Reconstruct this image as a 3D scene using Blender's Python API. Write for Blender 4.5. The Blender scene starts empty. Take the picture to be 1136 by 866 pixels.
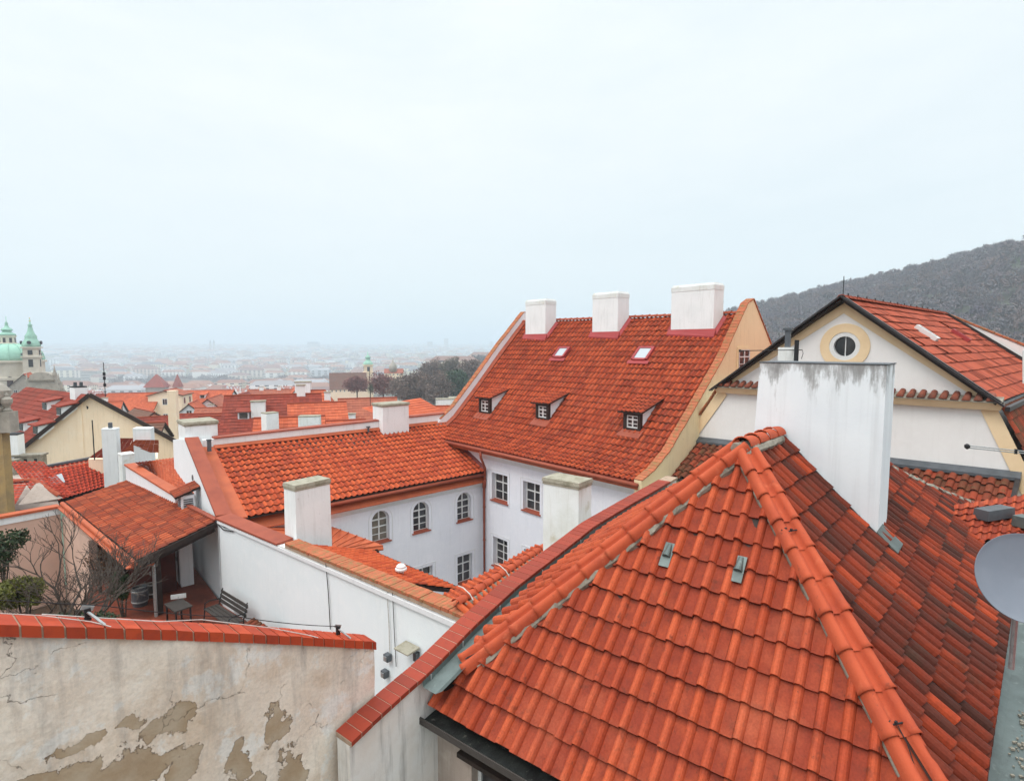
import bpy, bmesh, math, random
import numpy as np
from mathutils import Vector, Matrix
rnd = random.Random(11)
S_ = bpy.context.scene
COL = S_.collection
R = math.radians
# ------------------------------------------------------------------ survey helpers (bearings and heights measured from the balcony)
F_ = 615.0; CX, CY = 568.0, 433.0
PT = math.atan(50/615.0); YAW = R(48.5)
fw = (math.cos(YAW), math.sin(YAW)); rt = (math.sin(YAW), -math.cos(YAW))
cp, sp = math.cos(PT), math.sin(PT)
def ray(x, y):
    a = (x-CX)/F_; b = -(y-CY)/F_
    return Vector((fw[0]*(cp+sp*b)+rt[0]*a, fw[1]*(cp+sp*b)+rt[1]*a, -sp+cp*b))
def P(x, y, z=None, X=None, Y=None, D=None, pl=None):
    d = ray(x, y)
    if z is not None: t = z/d.z
    elif X is not None: t = X/d.x
    elif Y is not None: t = Y/d.y
    elif D is not None: t = D/(d.x*fw[0]+d.y*fw[1])
    else:
        p0, n = pl; t = Vector(p0).dot(Vector(n))/d.dot(Vector(n))
    return d*t
def hit(x, y, f):                       # first meeting of a bearing with a height field z=f(x,y)
    d = ray(x, y); lo = 0.5; t = lo
    while t < 60:
        p = d*t
        if p.z < f(p.x, p.y): break
        lo = t; t += .1
    for _ in range(30):
        m = (lo+t)/2; p = d*m
        if p.z < f(p.x, p.y): t = m
        else: lo = m
    return d*t
def ld(lat, dep, z=0.0): return Vector((lat*rt[0]+dep*fw[0], lat*rt[1]+dep*fw[1], z))
def dv(az):                             # horizontal unit vector at a bearing
    a = R(az); return ld(math.sin(a), math.cos(a))
def vpl(p, az):
    d = dv(az); return (p, (-d.y, d.x, 0))
UP = Vector((0, 0, 1))
EX = Vector((1, 0, 0)); EY = Vector((0, 1, 0))
def lerp(a, b, t): return a+(b-a)*t

# ------------------------------------------------------------------ mesh builder
class MB:
    def __init__(s): s.v = []; s.f = []; s.m = []; s.uv = None
    def add(s, vs, fs, m=0):
        b = len(s.v); s.v += [tuple(p) for p in vs]
        for f in fs: s.f.append(tuple(i+b for i in f)); s.m.append(m)
        return s
    def poly(s, pts, m=0): return s.add(pts, [tuple(range(len(pts)))], m)
    def hexa(s, b, t, m=0):             # bottom ring, top ring (ccw)
        n = len(b); fs = [tuple(reversed(range(n))), tuple(range(n, 2*n))]
        for i in range(n): j = (i+1) % n; fs.append((i, j, n+j, n+i))
        return s.add(list(b)+list(t), fs, m)
    def prism(s, pts, vec, m=0): return s.hexa(pts, [Vector(p)+Vector(vec) for p in pts], m)
    def box(s, c, size, ux=EX, m=0, taper=1.0, uz=UP):   # c = centre of the base
        c = Vector(c); ux = Vector(ux).normalized(); uz = Vector(uz).normalized(); uy = uz.cross(ux)
        a, b, h = size[0]/2, size[1]/2, size[2]
        q = [(-a, -b), (a, -b), (a, b), (-a, b)]
        return s.hexa([c+ux*i+uy*j for i, j in q], [c+ux*i*taper+uy*j*taper+uz*h for i, j in q], m)
    def bar(s, p, q, w, h, m=0, up=UP):
        p = Vector(p); q = Vector(q); d = (q-p)
        if d.length < 1e-6: return s
        d.normalize(); sd = d.cross(up)
        if sd.length < 1e-4: sd = d.cross(EX)
        sd.normalize(); u2 = sd.cross(d)
        o = [(-w/2, -h/2), (w/2, -h/2), (w/2, h/2), (-w/2, h/2)]
        return s.hexa([q+sd*i+u2*j for i, j in o], [p+sd*i+u2*j for i, j in o], m)
    def tube(s, pts, r, n=8, m=0, half=False, cap=True):
        pts = [Vector(p) for p in pts]; k = len(pts)
        rs = r if isinstance(r, (list, tuple)) else [r]*k
        vs = []
        for i, p in enumerate(pts):
            d = (pts[min(i+1, k-1)]-pts[max(i-1, 0)]).normalized()
            sd = d.cross(UP)
            if sd.length < 1e-3: sd = d.cross(EX)
            sd.normalize(); u2 = sd.cross(d).normalized()
            for j in range(n):
                a = (math.pi*j/(n-1)) if half else (2*math.pi*j/n)
                vs.append(p+sd*math.cos(a)*rs[i]+u2*math.sin(a)*rs[i])
        fs = []
        for i in range(k-1):
            for j in range(n-1 if half else n):
                j2 = (j+1) % n; fs.append((i*n+j, i*n+j2, (i+1)*n+j2, (i+1)*n+j))
        if cap: fs += [tuple(reversed(range(n))), tuple(range((k-1)*n, k*n))]
        return s.add(vs, fs, m)
    def lathe(s, prof, c, n=20, m=0, ang=0.0, sx=1.0):
        c = Vector(c); vs = []
        for r, z in prof:
            for j in range(n):
                a = ang+2*math.pi*j/n; vs.append(c+Vector((math.cos(a)*r*sx, math.sin(a)*r, z)))
        fs = []
        for i in range(len(prof)-1):
            for j in range(n):
                j2 = (j+1) % n; fs.append((i*n+j, i*n+j2, (i+1)*n+j2, (i+1)*n+j))
        fs += [tuple(reversed(range(n))), tuple(range((len(prof)-1)*n, len(prof)*n))]
        return s.add(vs, fs, m)
    def build(s, name, mats, parent=None, smooth=False, local=False):
        v = np.array(s.v, dtype=float).reshape(-1, 3)
        if parent is not None and not local:
            o = parent; off = Vector((0, 0, 0))
            while o is not None: off += o.location; o = o.parent
            v = v-np.array(off)
        me = bpy.data.meshes.new(name)
        me.from_pydata(v.tolist(), [], s.f)
        if not isinstance(mats, (list, tuple)): mats = [mats]
        for m in mats: me.materials.append(m)
        if any(s.m): me.polygons.foreach_set('material_index', s.m)
        if s.uv is not None:
            l = me.uv_layers.new(name='UVMap'); l.data.foreach_set('uv', np.array(s.uv, dtype=float).ravel())
        if smooth: me.polygons.foreach_set('use_smooth', [True]*len(me.polygons))
        me.update()
        o = bpy.data.objects.new(name, me); COL.objects.link(o)
        if parent is not None: o.parent = parent
        return o
def thing(name, label, cat, loc=(0, 0, 0), group=None, rz=0.0):
    o = bpy.data.objects.new(name, None); o.empty_display_size = .2; COL.objects.link(o)
    o.location = loc; o.rotation_euler.z = rz
    o['label'] = label; o['category'] = cat
    if group: o['group'] = group
    return o
def tag(o, label=None, cat=None, group=None, kind=None):
    for k, x in (('label', label), ('category', cat), ('group', group), ('kind', kind)):
        if x: o[k] = x
    return o

# ------------------------------------------------------------------ materials
def newmat(name):
    m = bpy.data.materials.new(name); m.use_nodes = True
    nt = m.node_tree; b = nt.nodes['Principled BSDF']; return m, nt, b
class N:
    def __init__(s, nt): s.nt = nt
    def __call__(s, typ, ins=None, **kw):
        n = s.nt.nodes.new('ShaderNode'+typ)
        for k, v in kw.items(): setattr(n, k, v)
        for k, v in (ins or {}).items():
            if hasattr(v, 'is_output') or isinstance(v, bpy.types.NodeSocket): s.nt.links.new(v, n.inputs[k])
            else: n.inputs[k].default_value = v
        return n
    def mix(s, f, a, b):
        n = s.nt.nodes.new('ShaderNodeMix'); n.data_type = 'RGBA'
        for i, v in ((0, f), (6, a), (7, b)):
            if isinstance(v, bpy.types.NodeSocket): s.nt.links.new(v, n.inputs[i])
            else: n.inputs[i].default_value = (tuple(v)+(1,)) if i > 0 and len(v) == 3 else v
        return n.outputs[2]
    def math(s, op, a, b=0.0, clamp=False):
        n = s.nt.nodes.new('ShaderNodeMath'); n.operation = op; n.use_clamp = clamp
        for i, v in ((0, a), (1, b)):
            if isinstance(v, bpy.types.NodeSocket): s.nt.links.new(v, n.inputs[i])
            else: n.inputs[i].default_value = v
        return n.outputs[0]
    def ramp(s, f, stops, interp='LINEAR'):
        n = s.nt.nodes.new('ShaderNodeValToRGB'); s.nt.links.new(f, n.inputs[0]); cr = n.color_ramp; cr.interpolation = interp
        while len(cr.elements) < len(stops): cr.elements.new(.5)
        for e, (p, c) in zip(cr.elements, stops):
            e.position = p; e.color = (c, c, c, 1) if isinstance(c, (int, float)) else tuple(c)+(1,)
        return n.outputs[0]
    def noise(s, co, scale, detail=4, rough=.55, dist=0.0):
        n = s('TexNoise', {'Vector': co, 'Scale': scale, 'Detail': detail, 'Roughness': rough, 'Distortion': dist}); return n.outputs[0]
def surf(name, base, spots=(), rough=.85, bump=0.0, bscale=20, metal=0.0, spec=.3, streak=None, coords='Object'):
    """spots: (scale, colour, lo, hi, detail); streak: (colour, amount) vertical run-off marks"""
    m, nt, b = newmat(name); n = N(nt)
    co = n('TexCoord').outputs[coords]
    c = None; prev = tuple(base)
    for i, sp_ in enumerate(spots):
        sc, col, lo, hi = sp_[:4]; det = sp_[4] if len(sp_) > 4 else 5
        mp = n('Mapping', {'Vector': co, 'Location': (i*3.7, i*1.3, i*5.1)})
        f = n.ramp(n.noise(mp.outputs[0], sc, det, .6), [(lo, 0.0), (hi, 1.0)])
        prev = n.mix(f, prev, col)
    if streak:
        mp = n('Mapping', {'Vector': co, 'Scale': (4.0, 4.0, .35)})
        f = n.ramp(n.noise(mp.outputs[0], 2.2, 5, .65), [(.52, 0.0), (.78, streak[1])])
        prev = n.mix(f, prev, streak[0])
    if isinstance(prev, tuple): b.inputs['Base Color'].default_value = prev+(1,)
    else: nt.links.new(prev, b.inputs['Base Color'])
    b.inputs['Roughness'].default_value = rough; b.inputs['Metallic'].default_value = metal
    b.inputs['Specular IOR Level'].default_value = spec
    if bump:
        bn = n('Bump', {'Strength': bump, 'Distance': .02, 'Height': n.noise(co, bscale, 6, .6)})
        nt.links.new(bn.outputs[0], b.inputs['Normal'])
    return m
def tilemat(name, cols, weather=None, pan=None, rough=.75, head=None, bump=.25, jitter=1.0):
    """cols: ramp of per-tile colours; weather: (scale,colour,lo,hi); pan: (colour,amount) grime and painted-in shade of the flat part; head: lip shade painted in with some grime below the upper course"""
    m, nt, b = newmat(name); n = N(nt)
    uv = n('UVMap').outputs[0]; sx = n('SeparateXYZ', {0: uv})
    u, v = sx.outputs[0], sx.outputs[1]
    fl = n('CombineXYZ', {0: n.math('FLOOR', u), 1: n.math('FLOOR', v)})
    wn = n('TexWhiteNoise', {'Vector': fl.outputs[0]}, noise_dimensions='3D')
    k = len(cols); c = n.ramp(wn.outputs[0], [(i/(k-1), col) for i, col in enumerate(cols)])
    co = n('TexCoord').outputs['Object']
    fu = n.math('FRACT', u); fv = n.math('FRACT', v)
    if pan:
        f = n.math('MULTIPLY', n.ramp(fu, [(.455, 0.0), (.49, 1.0), (.97, 1.0), (1.0, .6)]), n.ramp(n.noise(co, 5, 5, .65), [(.3, .35*pan[1]), (.7, pan[1])]))  # grime plus the shade between rolls, painted into the pan colour
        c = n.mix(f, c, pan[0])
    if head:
        f = n.math('MULTIPLY', n.ramp(fv, [(.74, 0.0), (.92, head[1])]), n.ramp(n.noise(co, 1.1, 4, .6), [(.35, .35), (.62, 1.0)]))  # shade under the next tile's lip painted into the colour, with grime
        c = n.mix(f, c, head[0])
    if weather:
        for i, (sc, col, lo, hi) in enumerate(weather):
            mp = n('Mapping', {'Vector': co, 'Location': (i*2.3, i*4.1, 0)})
            f = n.ramp(n.noise(mp.outputs[0], sc, 7, .68), [(lo, 0.0), (hi, 1.0)])
            c = n.mix(f, c, col)
    # fired-clay speckle
    f = n.ramp(n.noise(co, 45, 3, .6), [(.3, .82), (.7, 1.12)])
    hs = n.mix(1.0, c, c); mul = nt.nodes.new('ShaderNodeVectorMath'); mul.operation = 'MULTIPLY'
    nt.links.new(c, mul.inputs[0]); nt.links.new(f, mul.inputs[1])
    nt.links.new(mul.outputs[0], b.inputs['Base Color'])
    b.inputs['Roughness'].default_value = rough; b.inputs['Specular IOR Level'].default_value = .12
    if bump:
        bn = n('Bump', {'Strength': bump, 'Distance': .004, 'Height': n.noise(co, 60, 4, .6)})
        nt.links.new(bn.outputs[0], b.inputs['Normal'])
    return m
M = {}
# --- clay tiles
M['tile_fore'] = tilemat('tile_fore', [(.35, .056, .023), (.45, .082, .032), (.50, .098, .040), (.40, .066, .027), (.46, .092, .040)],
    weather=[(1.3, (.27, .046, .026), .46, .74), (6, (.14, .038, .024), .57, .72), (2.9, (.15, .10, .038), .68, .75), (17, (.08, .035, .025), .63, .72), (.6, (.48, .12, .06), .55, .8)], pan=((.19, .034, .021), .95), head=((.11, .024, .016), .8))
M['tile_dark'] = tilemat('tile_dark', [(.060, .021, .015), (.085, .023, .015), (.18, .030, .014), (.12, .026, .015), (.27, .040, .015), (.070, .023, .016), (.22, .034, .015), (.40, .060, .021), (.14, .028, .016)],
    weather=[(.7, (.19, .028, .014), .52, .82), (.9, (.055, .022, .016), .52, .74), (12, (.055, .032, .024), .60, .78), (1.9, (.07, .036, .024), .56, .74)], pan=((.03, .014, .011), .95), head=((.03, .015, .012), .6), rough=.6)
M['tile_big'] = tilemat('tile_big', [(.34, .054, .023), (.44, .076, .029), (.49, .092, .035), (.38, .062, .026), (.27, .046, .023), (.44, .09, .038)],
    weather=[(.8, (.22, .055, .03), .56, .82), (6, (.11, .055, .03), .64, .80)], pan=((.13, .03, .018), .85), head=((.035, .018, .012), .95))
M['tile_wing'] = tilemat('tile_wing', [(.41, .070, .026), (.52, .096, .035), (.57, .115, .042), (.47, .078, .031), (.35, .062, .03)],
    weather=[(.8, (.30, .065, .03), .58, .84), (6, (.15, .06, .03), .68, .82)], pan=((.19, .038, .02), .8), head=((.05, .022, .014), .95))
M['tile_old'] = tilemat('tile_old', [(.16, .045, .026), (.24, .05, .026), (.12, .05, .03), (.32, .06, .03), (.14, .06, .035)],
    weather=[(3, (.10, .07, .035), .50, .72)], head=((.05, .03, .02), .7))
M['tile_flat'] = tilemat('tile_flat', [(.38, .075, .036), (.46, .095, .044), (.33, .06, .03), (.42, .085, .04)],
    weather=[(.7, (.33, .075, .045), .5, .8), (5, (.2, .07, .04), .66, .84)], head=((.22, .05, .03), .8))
M['tile_terrace'] = tilemat('tile_terrace', [(.30, .055, .025), (.42, .08, .032), (.22, .05, .03), (.5, .11, .045), (.35, .09, .045)],
    weather=[(1.1, (.17, .05, .03), .45, .75), (5, (.12, .05, .035), .62, .8)], pan=((.12, .03, .02), .85))
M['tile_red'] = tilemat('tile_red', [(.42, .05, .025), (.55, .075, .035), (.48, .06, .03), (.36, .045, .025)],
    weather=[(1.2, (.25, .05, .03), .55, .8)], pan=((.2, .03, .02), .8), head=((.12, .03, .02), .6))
M['tile_far_o'] = tilemat('tile_far_o', [(.48, .10, .045), (.58, .14, .065), (.42, .09, .045)], weather=[(.4, (.38, .09, .05), .45, .75)], bump=0)
M['tile_far_r'] = tilemat('tile_far_r', [(.24, .045, .03), (.31, .06, .038), (.20, .04, .028)], weather=[(.4, (.19, .05, .035), .45, .75)], bump=0)
M['tile_far_p'] = tilemat('tile_far_p', [(.40, .12, .075), (.46, .15, .09), (.34, .10, .065)], weather=[(.4, (.28, .10, .07), .45, .75)], bump=0)
M['tile_far_b'] = tilemat('tile_far_b', [(.16, .08, .055), (.2, .1, .07), (.14, .08, .06)], bump=0)
M['hip'] = surf('hip_clay', (.46, .082, .033), [(2.2, (.35, .058, .027), .45, .72), (11, (.16, .045, .028), .64, .78), (5, (.58, .15, .07), .6, .8)], bump=.3, bscale=50)
M['ridge'] = surf('ridge_clay', (.36, .075, .036), [(2.2, (.36, .075, .04), .45, .75), (11, (.2, .06, .035), .6, .8)], bump=.3, bscale=40)
M['mortar'] = surf('mortar', (.30, .27, .22), [(4, (.16, .14, .11), .45, .7), (14, (.45, .40, .33), .6, .75), (9, (.18, .17, .06), .68, .8)], bump=.8, bscale=25)
M['brick_joint'] = surf('brick_joint', (.42, .30, .22), [(8, (.25, .17, .12), .5, .75)], bump=.5)
def brickmat(name, cols, moss=None, rough=.5, spec=.18):
    m, nt, b = newmat(name); n = N(nt)
    g = n('NewGeometry').outputs['Random Per Island']
    k = len(cols); c = n.ramp(g, [(i/(k-1), x) for i, x in enumerate(cols)])
    co = n('TexCoord').outputs['Object']
    c = n.mix(n.ramp(n.noise(co, 9, 6, .65), [(.5, 0.0), (.85, .7)]), c, (.20, .035, .025))
    if moss: c = n.mix(n.ramp(n.noise(co, moss[0], 6, .7), [(moss[2], 0.0), (moss[3], 1.0)]), c, moss[1])
    nt.links.new(c, b.inputs['Base Color']); b.inputs['Roughness'].default_value = rough; b.inputs['Specular IOR Level'].default_value = spec
    bn = n('Bump', {'Strength': .3, 'Distance': .004, 'Height': n.noise(co, 40, 4, .6)}); nt.links.new(bn.outputs[0], b.inputs['Normal'])
    return m
M['brick'] = brickmat('coping_brick', [(.26, .040, .022), (.32, .050, .027), (.29, .045, .024), (.235, .038, .022)])
M['brick_o'] = brickmat('wall_top_brick', [(.42, .055, .022), (.50, .075, .028), (.36, .05, .022)], moss=(6, (.40, .32, .2), .72, .76), rough=.6)
M['brick_moss'] = brickmat('old_coping_brick', [(.42, .12, .06), (.48, .15, .075), (.36, .12, .06)], moss=(7, (.26, .16, .07), .48, .62), rough=.85)
# --- walls
M['white'] = surf('white_render', (.82, .83, .85), [(.7, (.74, .76, .79), .4, .7), (7, (.79, .79, .8), .5, .8)], bump=.12, bscale=12, streak=((.5, .5, .48), .35))
M['white_blue'] = surf('cool_white_render', (.81, .80, .85), [(.5, (.75, .75, .81), .4, .7), (5, (.84, .83, .87), .5, .8)], bump=.1, bscale=10, streak=((.48, .47, .49), .22))
M['white_trim'] = surf('white_trim', (.76, .75, .76), [(3, (.66, .65, .66), .5, .8)], bump=.1)
M['white_wall2'] = surf('pale_render', (.82, .85, .87), [(.5, (.77, .81, .83), .35, .7), (3.5, (.85, .87, .88), .5, .8), (1.4, (.68, .69, .69), .64, .84)], bump=.15, bscale=14, streak=((.60, .62, .61), .14))
M['chim_white'] = surf('chimney_render', (.84, .85, .85), [(.9, (.76, .78, .78), .4, .7), (9, (.55, .54, .50), .66, .80)], bump=.3, bscale=14, streak=((.46, .45, .42), .35))
M['chim_mossy'] = surf('weathered_chimney_render', (.78, .80, .79), [(.9, (.60, .61, .55), .45, .75), (2.2, (.50, .46, .33), .62, .82), (9, (.55, .54, .46), .66, .8)], bump=.3, bscale=14, streak=((.45, .42, .34), .35))
M['yellow'] = surf('yellow_render', (.85, .70, .44), [(.4, (.79, .63, .38), .4, .7), (4, (.84, .70, .45), .5, .8), (1.5, (.50, .39, .22), .66, .84)], bump=.12, streak=((.46, .36, .2), .35))
M['cream'] = surf('cream_render', (.90, .74, .55), [(.3, (.86, .68, .49), .4, .7), (2, (.90, .76, .59), .5, .8)], bump=.1, streak=((.5, .4, .25), .35))
M['band'] = surf('ochre_band', (.80, .60, .38), [(2, (.74, .54, .33), .4, .7)], bump=.1)
M['pink'] = surf('pink_render', (.66, .44, .35), [(.8, (.58, .38, .30), .4, .7), (6, (.58, .42, .34), .55, .8), (2, (.36, .27, .22), .66, .82)], bump=.3, bscale=10)
M['peel_white'] = surf('stained_render', (.78, .76, .74), [(.8, (.70, .62, .55), .4, .7), (3, (.66, .60, .55), .5, .75), (1.2, (.45, .36, .29), .70, .76)], bump=.4, bscale=12, streak=((.22, .20, .19), .7))
M['gable_pink'] = surf('pale_gable_render', (.80, .77, .75), [(.5, (.76, .72, .70), .4, .7), (4, (.82, .79, .77), .5, .8)], bump=.06, streak=((.6, .56, .52), .2))
M['mint'] = surf('mint_render', (.50, .62, .48), [(1, (.42, .54, .4), .4, .7)])
M['grey_beige'] = surf('greybeige_render', (.44, .36, .31), [(1.1, (.36, .29, .25), .4, .7), (5, (.50, .43, .38), .55, .8)], bump=.3, streak=((.22, .17, .14), .5))
M['concrete'] = surf('cap_concrete', (.36, .33, .26), [(5, (.22, .20, .14), .45, .7), (18, (.5, .46, .36), .6, .75)], bump=.6, bscale=25)
M['stone'] = surf('sandstone', (.40, .36, .31), [(1, (.27, .245, .21), .45, .7), (6, (.50, .44, .37), .55, .8)], bump=.5, bscale=6)
M['pale_stone'] = surf('pale_sandstone', (.68, .62, .52), [(.3, (.56, .50, .42), .4, .7)], bump=.3)
M['ochre_stone'] = surf('ochre_stone', (.40, .27, .12), [(1.5, (.26, .19, .11), .45, .7), (6, (.46, .33, .17), .55, .8)], bump=.5, bscale=6)
# --- metals, wood, glass
M['copper_paint'] = surf('red_painted_sheet', (.48, .115, .048), [(1.5, (.38, .085, .04), .42, .7), (7, (.24, .08, .045), .62, .78)], rough=.55, spec=.2, bump=.1, bscale=6)
M['copper_dull'] = surf('dull_red_sheet', (.33, .08, .045), [(2.5, (.26, .062, .038), .42, .7), (7, (.16, .055, .038), .62, .78)], rough=.6, spec=.2)
M['red_sheet'] = surf('crimson_sheet', (.36, .045, .045), [(2, (.3, .04, .04), .4, .7)], rough=.5)
M['maroon'] = surf('maroon_paint', (.20, .05, .045), [(6, (.13, .04, .04), .5, .8)], rough=.6)
M['lead'] = surf('lead_sheet', (.14, .17, .163), [(3, (.10, .12, .115), .4, .65), (12, (.26, .29, .27), .6, .8)], rough=.42, metal=.35, bump=.35, bscale=9)
M['zinc'] = surf('dark_zinc', (.13, .14, .155), [(3, (.09, .10, .11), .4, .7)], rough=.45, metal=.4, bump=.1)
M['black_sheet'] = surf('black_sheet', (.028, .022, .022), [(6, (.05, .04, .04), .5, .8)], rough=.4)
M['gutter_wet'] = surf('tarred_gutter', (.035, .038, .036), [(5, (.02, .02, .02), .4, .6), (14, (.13, .13, .11), .63, .70)], rough=.35, metal=.2, bump=.6, bscale=20)
M['wood_dark'] = surf('dark_wood', (.035, .022, .018), [(5, (.02, .014, .012), .4, .7)], rough=.6)
M['wood_grey'] = surf('grey_wood', (.065, .055, .05), [(9, (.06, .05, .045), .4, .7)], rough=.8, bump=.3)
M['frame_white'] = surf('white_frame', (.72, .71, .70), [(20, (.6, .6, .58), .5, .8)], rough=.5)
M['cable'] = surf('black_cable', (.02, .02, .022), rough=.6)
M['cable_w'] = surf('pale_cable', (.6, .58, .55), [(30, (.4, .38, .35), .5, .7)], rough=.6)
M['galv'] = surf('galvanised_steel', (.42, .43, .43), [(30, (.3, .3, .3), .5, .7)], rough=.45, metal=.6)
m, nt, b = newmat('window_glass'); n = N(nt)
b.inputs['Roughness'].default_value = .06; b.inputs['Specular IOR Level'].default_value = .6
nt.links.new(n.mix(n.ramp(n.noise(n('TexCoord').outputs['Object'], 1.3, 2), [(.4, 0.0), (.6, 1.0)]), (.022, .022, .026), (.06, .055, .055)), b.inputs['Base Color'])
M['glass'] = m
M['curtain'] = surf('net_curtain', (.20, .17, .14), [(3, (.10, .09, .08), .4, .7)], rough=.2, spec=.6)
M['skyglass'] = surf('skylight_glass', (.40, .43, .46), rough=.12, spec=.7)
M['dish'] = surf('dish_grey', (.17, .19, .23), [(2, (.20, .22, .26), .4, .7)], rough=.5, spec=.4)
M['copper_green'] = surf('green_copper', (.33, .56, .45), [(.3, (.26, .48, .38), .4, .7), (1.5, (.42, .62, .52), .55, .8)], rough=.7)
M['gold'] = surf('gilt', (.5, .36, .12), rough=.4, metal=.7)
M['bark'] = surf('bark', (.075, .058, .048), [(9, (.12, .10, .085), .5, .75)], bump=.5, bscale=20)
M['leaf_dark'] = surf('dark_leaves', (.030, .050, .020), [(3, (.05, .075, .025), .45, .7)], rough=.5)
M['leaf_yell'] = surf('yellowgreen_leaves', (.13, .13, .018), [(5, (.06, .07, .015), .45, .7)], rough=.55)
M['leaf_brown'] = surf('withered_leaves', (.16, .075, .035), [(5, (.10, .05, .03), .45, .7)], rough=.7)
# peeling plaster wall
def peel(name, blobs=()):
    m, nt, b = newmat(name); n = N(nt)
    co = n('TexCoord').outputs['Object']
    wob = n('TexNoise', {'Vector': co, 'Scale': 2.6, 'Detail': 8.0, 'Roughness': .62}).outputs[1]
    wc = nt.nodes.new('ShaderNodeVectorMath'); wc.operation = 'MULTIPLY_ADD'; nt.links.new(wob, wc.inputs[0]); wc.inputs[1].default_value = (.55, .55, .55); nt.links.new(co, wc.inputs[2])
    wc2 = nt.nodes.new('ShaderNodeVectorMath'); wc2.operation = 'SUBTRACT'; nt.links.new(wc.outputs[0], wc2.inputs[0]); wc2.inputs[1].default_value = (.275, .275, .275); wco = wc2.outputs[0]
    c = n.mix(n.ramp(n.noise(co, .9, 8, .66), [(.34, 0.0), (.62, 1.0)]), (.90, .80, .70), (.76, .62, .50))
    c = n.mix(n.ramp(n.noise(n('Mapping', {'Vector': co, 'Location': (3, 9, 1)}).outputs[0], 1.9, 8, .68), [(.5, 0.0), (.70, .85)]), c, (.60, .44, .31))
    c = n.mix(n.ramp(n.noise(n('Mapping', {'Vector': co, 'Location': (13, 2, 8)}).outputs[0], 2.4, 8, .7), [(.54, 0.0), (.60, .75)]), c, (.84, .81, .77))
    c = n.mix(n.ramp(n.noise(n('Mapping', {'Vector': co, 'Scale': (3, 3, .45), 'Location': (7, 2, 4)}).outputs[0], 1.8, 7, .65), [(.52, 0.0), (.72, .6)]), c, (.33, .29, .27))
    c = n.mix(n.ramp(n.noise(co, 28, 6, .7), [(.35, .22), (.6, 0.0)]), c, (.30, .26, .23))
    v = n('TexVoronoi', {'Vector': wco, 'Scale': 1.25}, feature='DISTANCE_TO_EDGE')
    crack = n.math('MULTIPLY', n.ramp(v.outputs[0], [(0.0, .6), (.003, 0.0)]), n.ramp(n.noise(co, 1.5, 4), [(.50, 0.0), (.56, 1.0)]))
    c = n.mix(crack, c, (.12, .09, .075))
    edge = n.noise(wco, 3.2, 9, .62); field = None
    for (cx, cy, cz, rx, rz) in blobs:
        d = nt.nodes.new('ShaderNodeVectorMath'); d.operation = 'SUBTRACT'; nt.links.new(wco, d.inputs[0]); d.inputs[1].default_value = (cx, cy, cz)
        sc = nt.nodes.new('ShaderNodeVectorMath'); sc.operation = 'MULTIPLY'; nt.links.new(d.outputs[0], sc.inputs[0]); sc.inputs[1].default_value = (1/rx, 1/rx, 1/rz)
        ln_ = nt.nodes.new('ShaderNodeVectorMath'); ln_.operation = 'LENGTH'; nt.links.new(sc.outputs[0], ln_.inputs[0])
        f = n.math('SUBTRACT', 1.0, ln_.outputs['Value']); field = f if field is None else n.math('MAXIMUM', field, f)
    if field is not None:
        field = n.math('ADD', field, n.math('MULTIPLY', n.math('SUBTRACT', edge, .5), 1.9)); patch = n.ramp(field, [(.0, 0.0), (.02, 1.0)])
        rim = n.math('SUBTRACT', n.ramp(field, [(-.0, 0.0), (.001, 1.0)]), n.ramp(field, [(.03, 0.0), (.07, 1.0)]))
        c = n.mix(patch, c, n.mix(n.ramp(n.noise(co, 3, 7), [(.4, 0.0), (.6, 1.0)]), (.40, .29, .19), (.48, .38, .28)))
        c = n.mix(n.math('MULTIPLY', rim, .6), c, (.14, .10, .075))
    else: patch = crack
    nt.links.new(c, b.inputs['Base Color']); b.inputs['Roughness'].default_value = .92; b.inputs['Specular IOR Level'].default_value = .15
    h = n.math('SUBTRACT', n.math('MULTIPLY', n.noise(co, 11, 9, .65), .6), n.math('ADD', n.math('MULTIPLY', patch, .8), crack))
    bn = n('Bump', {'Strength': .9, 'Distance': .02, 'Height': h}); nt.links.new(bn.outputs[0], b.inputs['Normal'])
    return m
# wide foreground chimney: soot runs from the top
def sooty(name, ztop):
    m, nt, b = newmat(name); n = N(nt)
    g = n('NewGeometry').outputs['Position']
    z = n('SeparateXYZ', {0: g}).outputs[2]
    d = n.math('SUBTRACT', ztop, z)
    c = n.mix(n.ramp(n.noise(g, 1.2, 5), [(.4, 0.0), (.7, 1.0)]), (.84, .87, .89), (.78, .81, .84))
    st = n.noise(n('Mapping', {'Vector': g, 'Scale': (1.0, 1.0, .22)}).outputs[0], 5.0, 8, .72)
    bl = n.noise(g, 2.2, 6, .65)
    q = n.math('SUBTRACT', n.math('ADD', n.math('MULTIPLY', st, .65), n.math('MULTIPLY', bl, .35)), n.math('MULTIPLY', d, .40))
    c = n.mix(n.math('MULTIPLY', n.ramp(q, [(.40, 0.0), (.47, .65), (.56, 1.0)]), .82), c, n.mix(n.ramp(st, [(.4, 0.0), (.6, 1.0)]), (.30, .27, .25), (.10, .09, .085)))
    q2 = n.math('SUBTRACT', st, n.math('MULTIPLY', d, .16))
    c = n.mix(n.ramp(q2, [(.47, 0.0), (.62, .5)]), c, (.34, .33, .32))
    c = n.mix(n.ramp(n.noise(n('Mapping', {'Vector': g, 'Scale': (3, 3, .12)}).outputs[0], 2.0, 6, .65), [(.5, 0.0), (.8, .35)]), c, (.42, .42, .42))
    nt.links.new(c, b.inputs['Base Color']); b.inputs['Roughness'].default_value = .85
    bn = n('Bump', {'Strength': .2, 'Distance': .01, 'Height': n.noise(g, 14, 6)}); nt.links.new(bn.outputs[0], b.inputs['Normal'])
    return m

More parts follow.
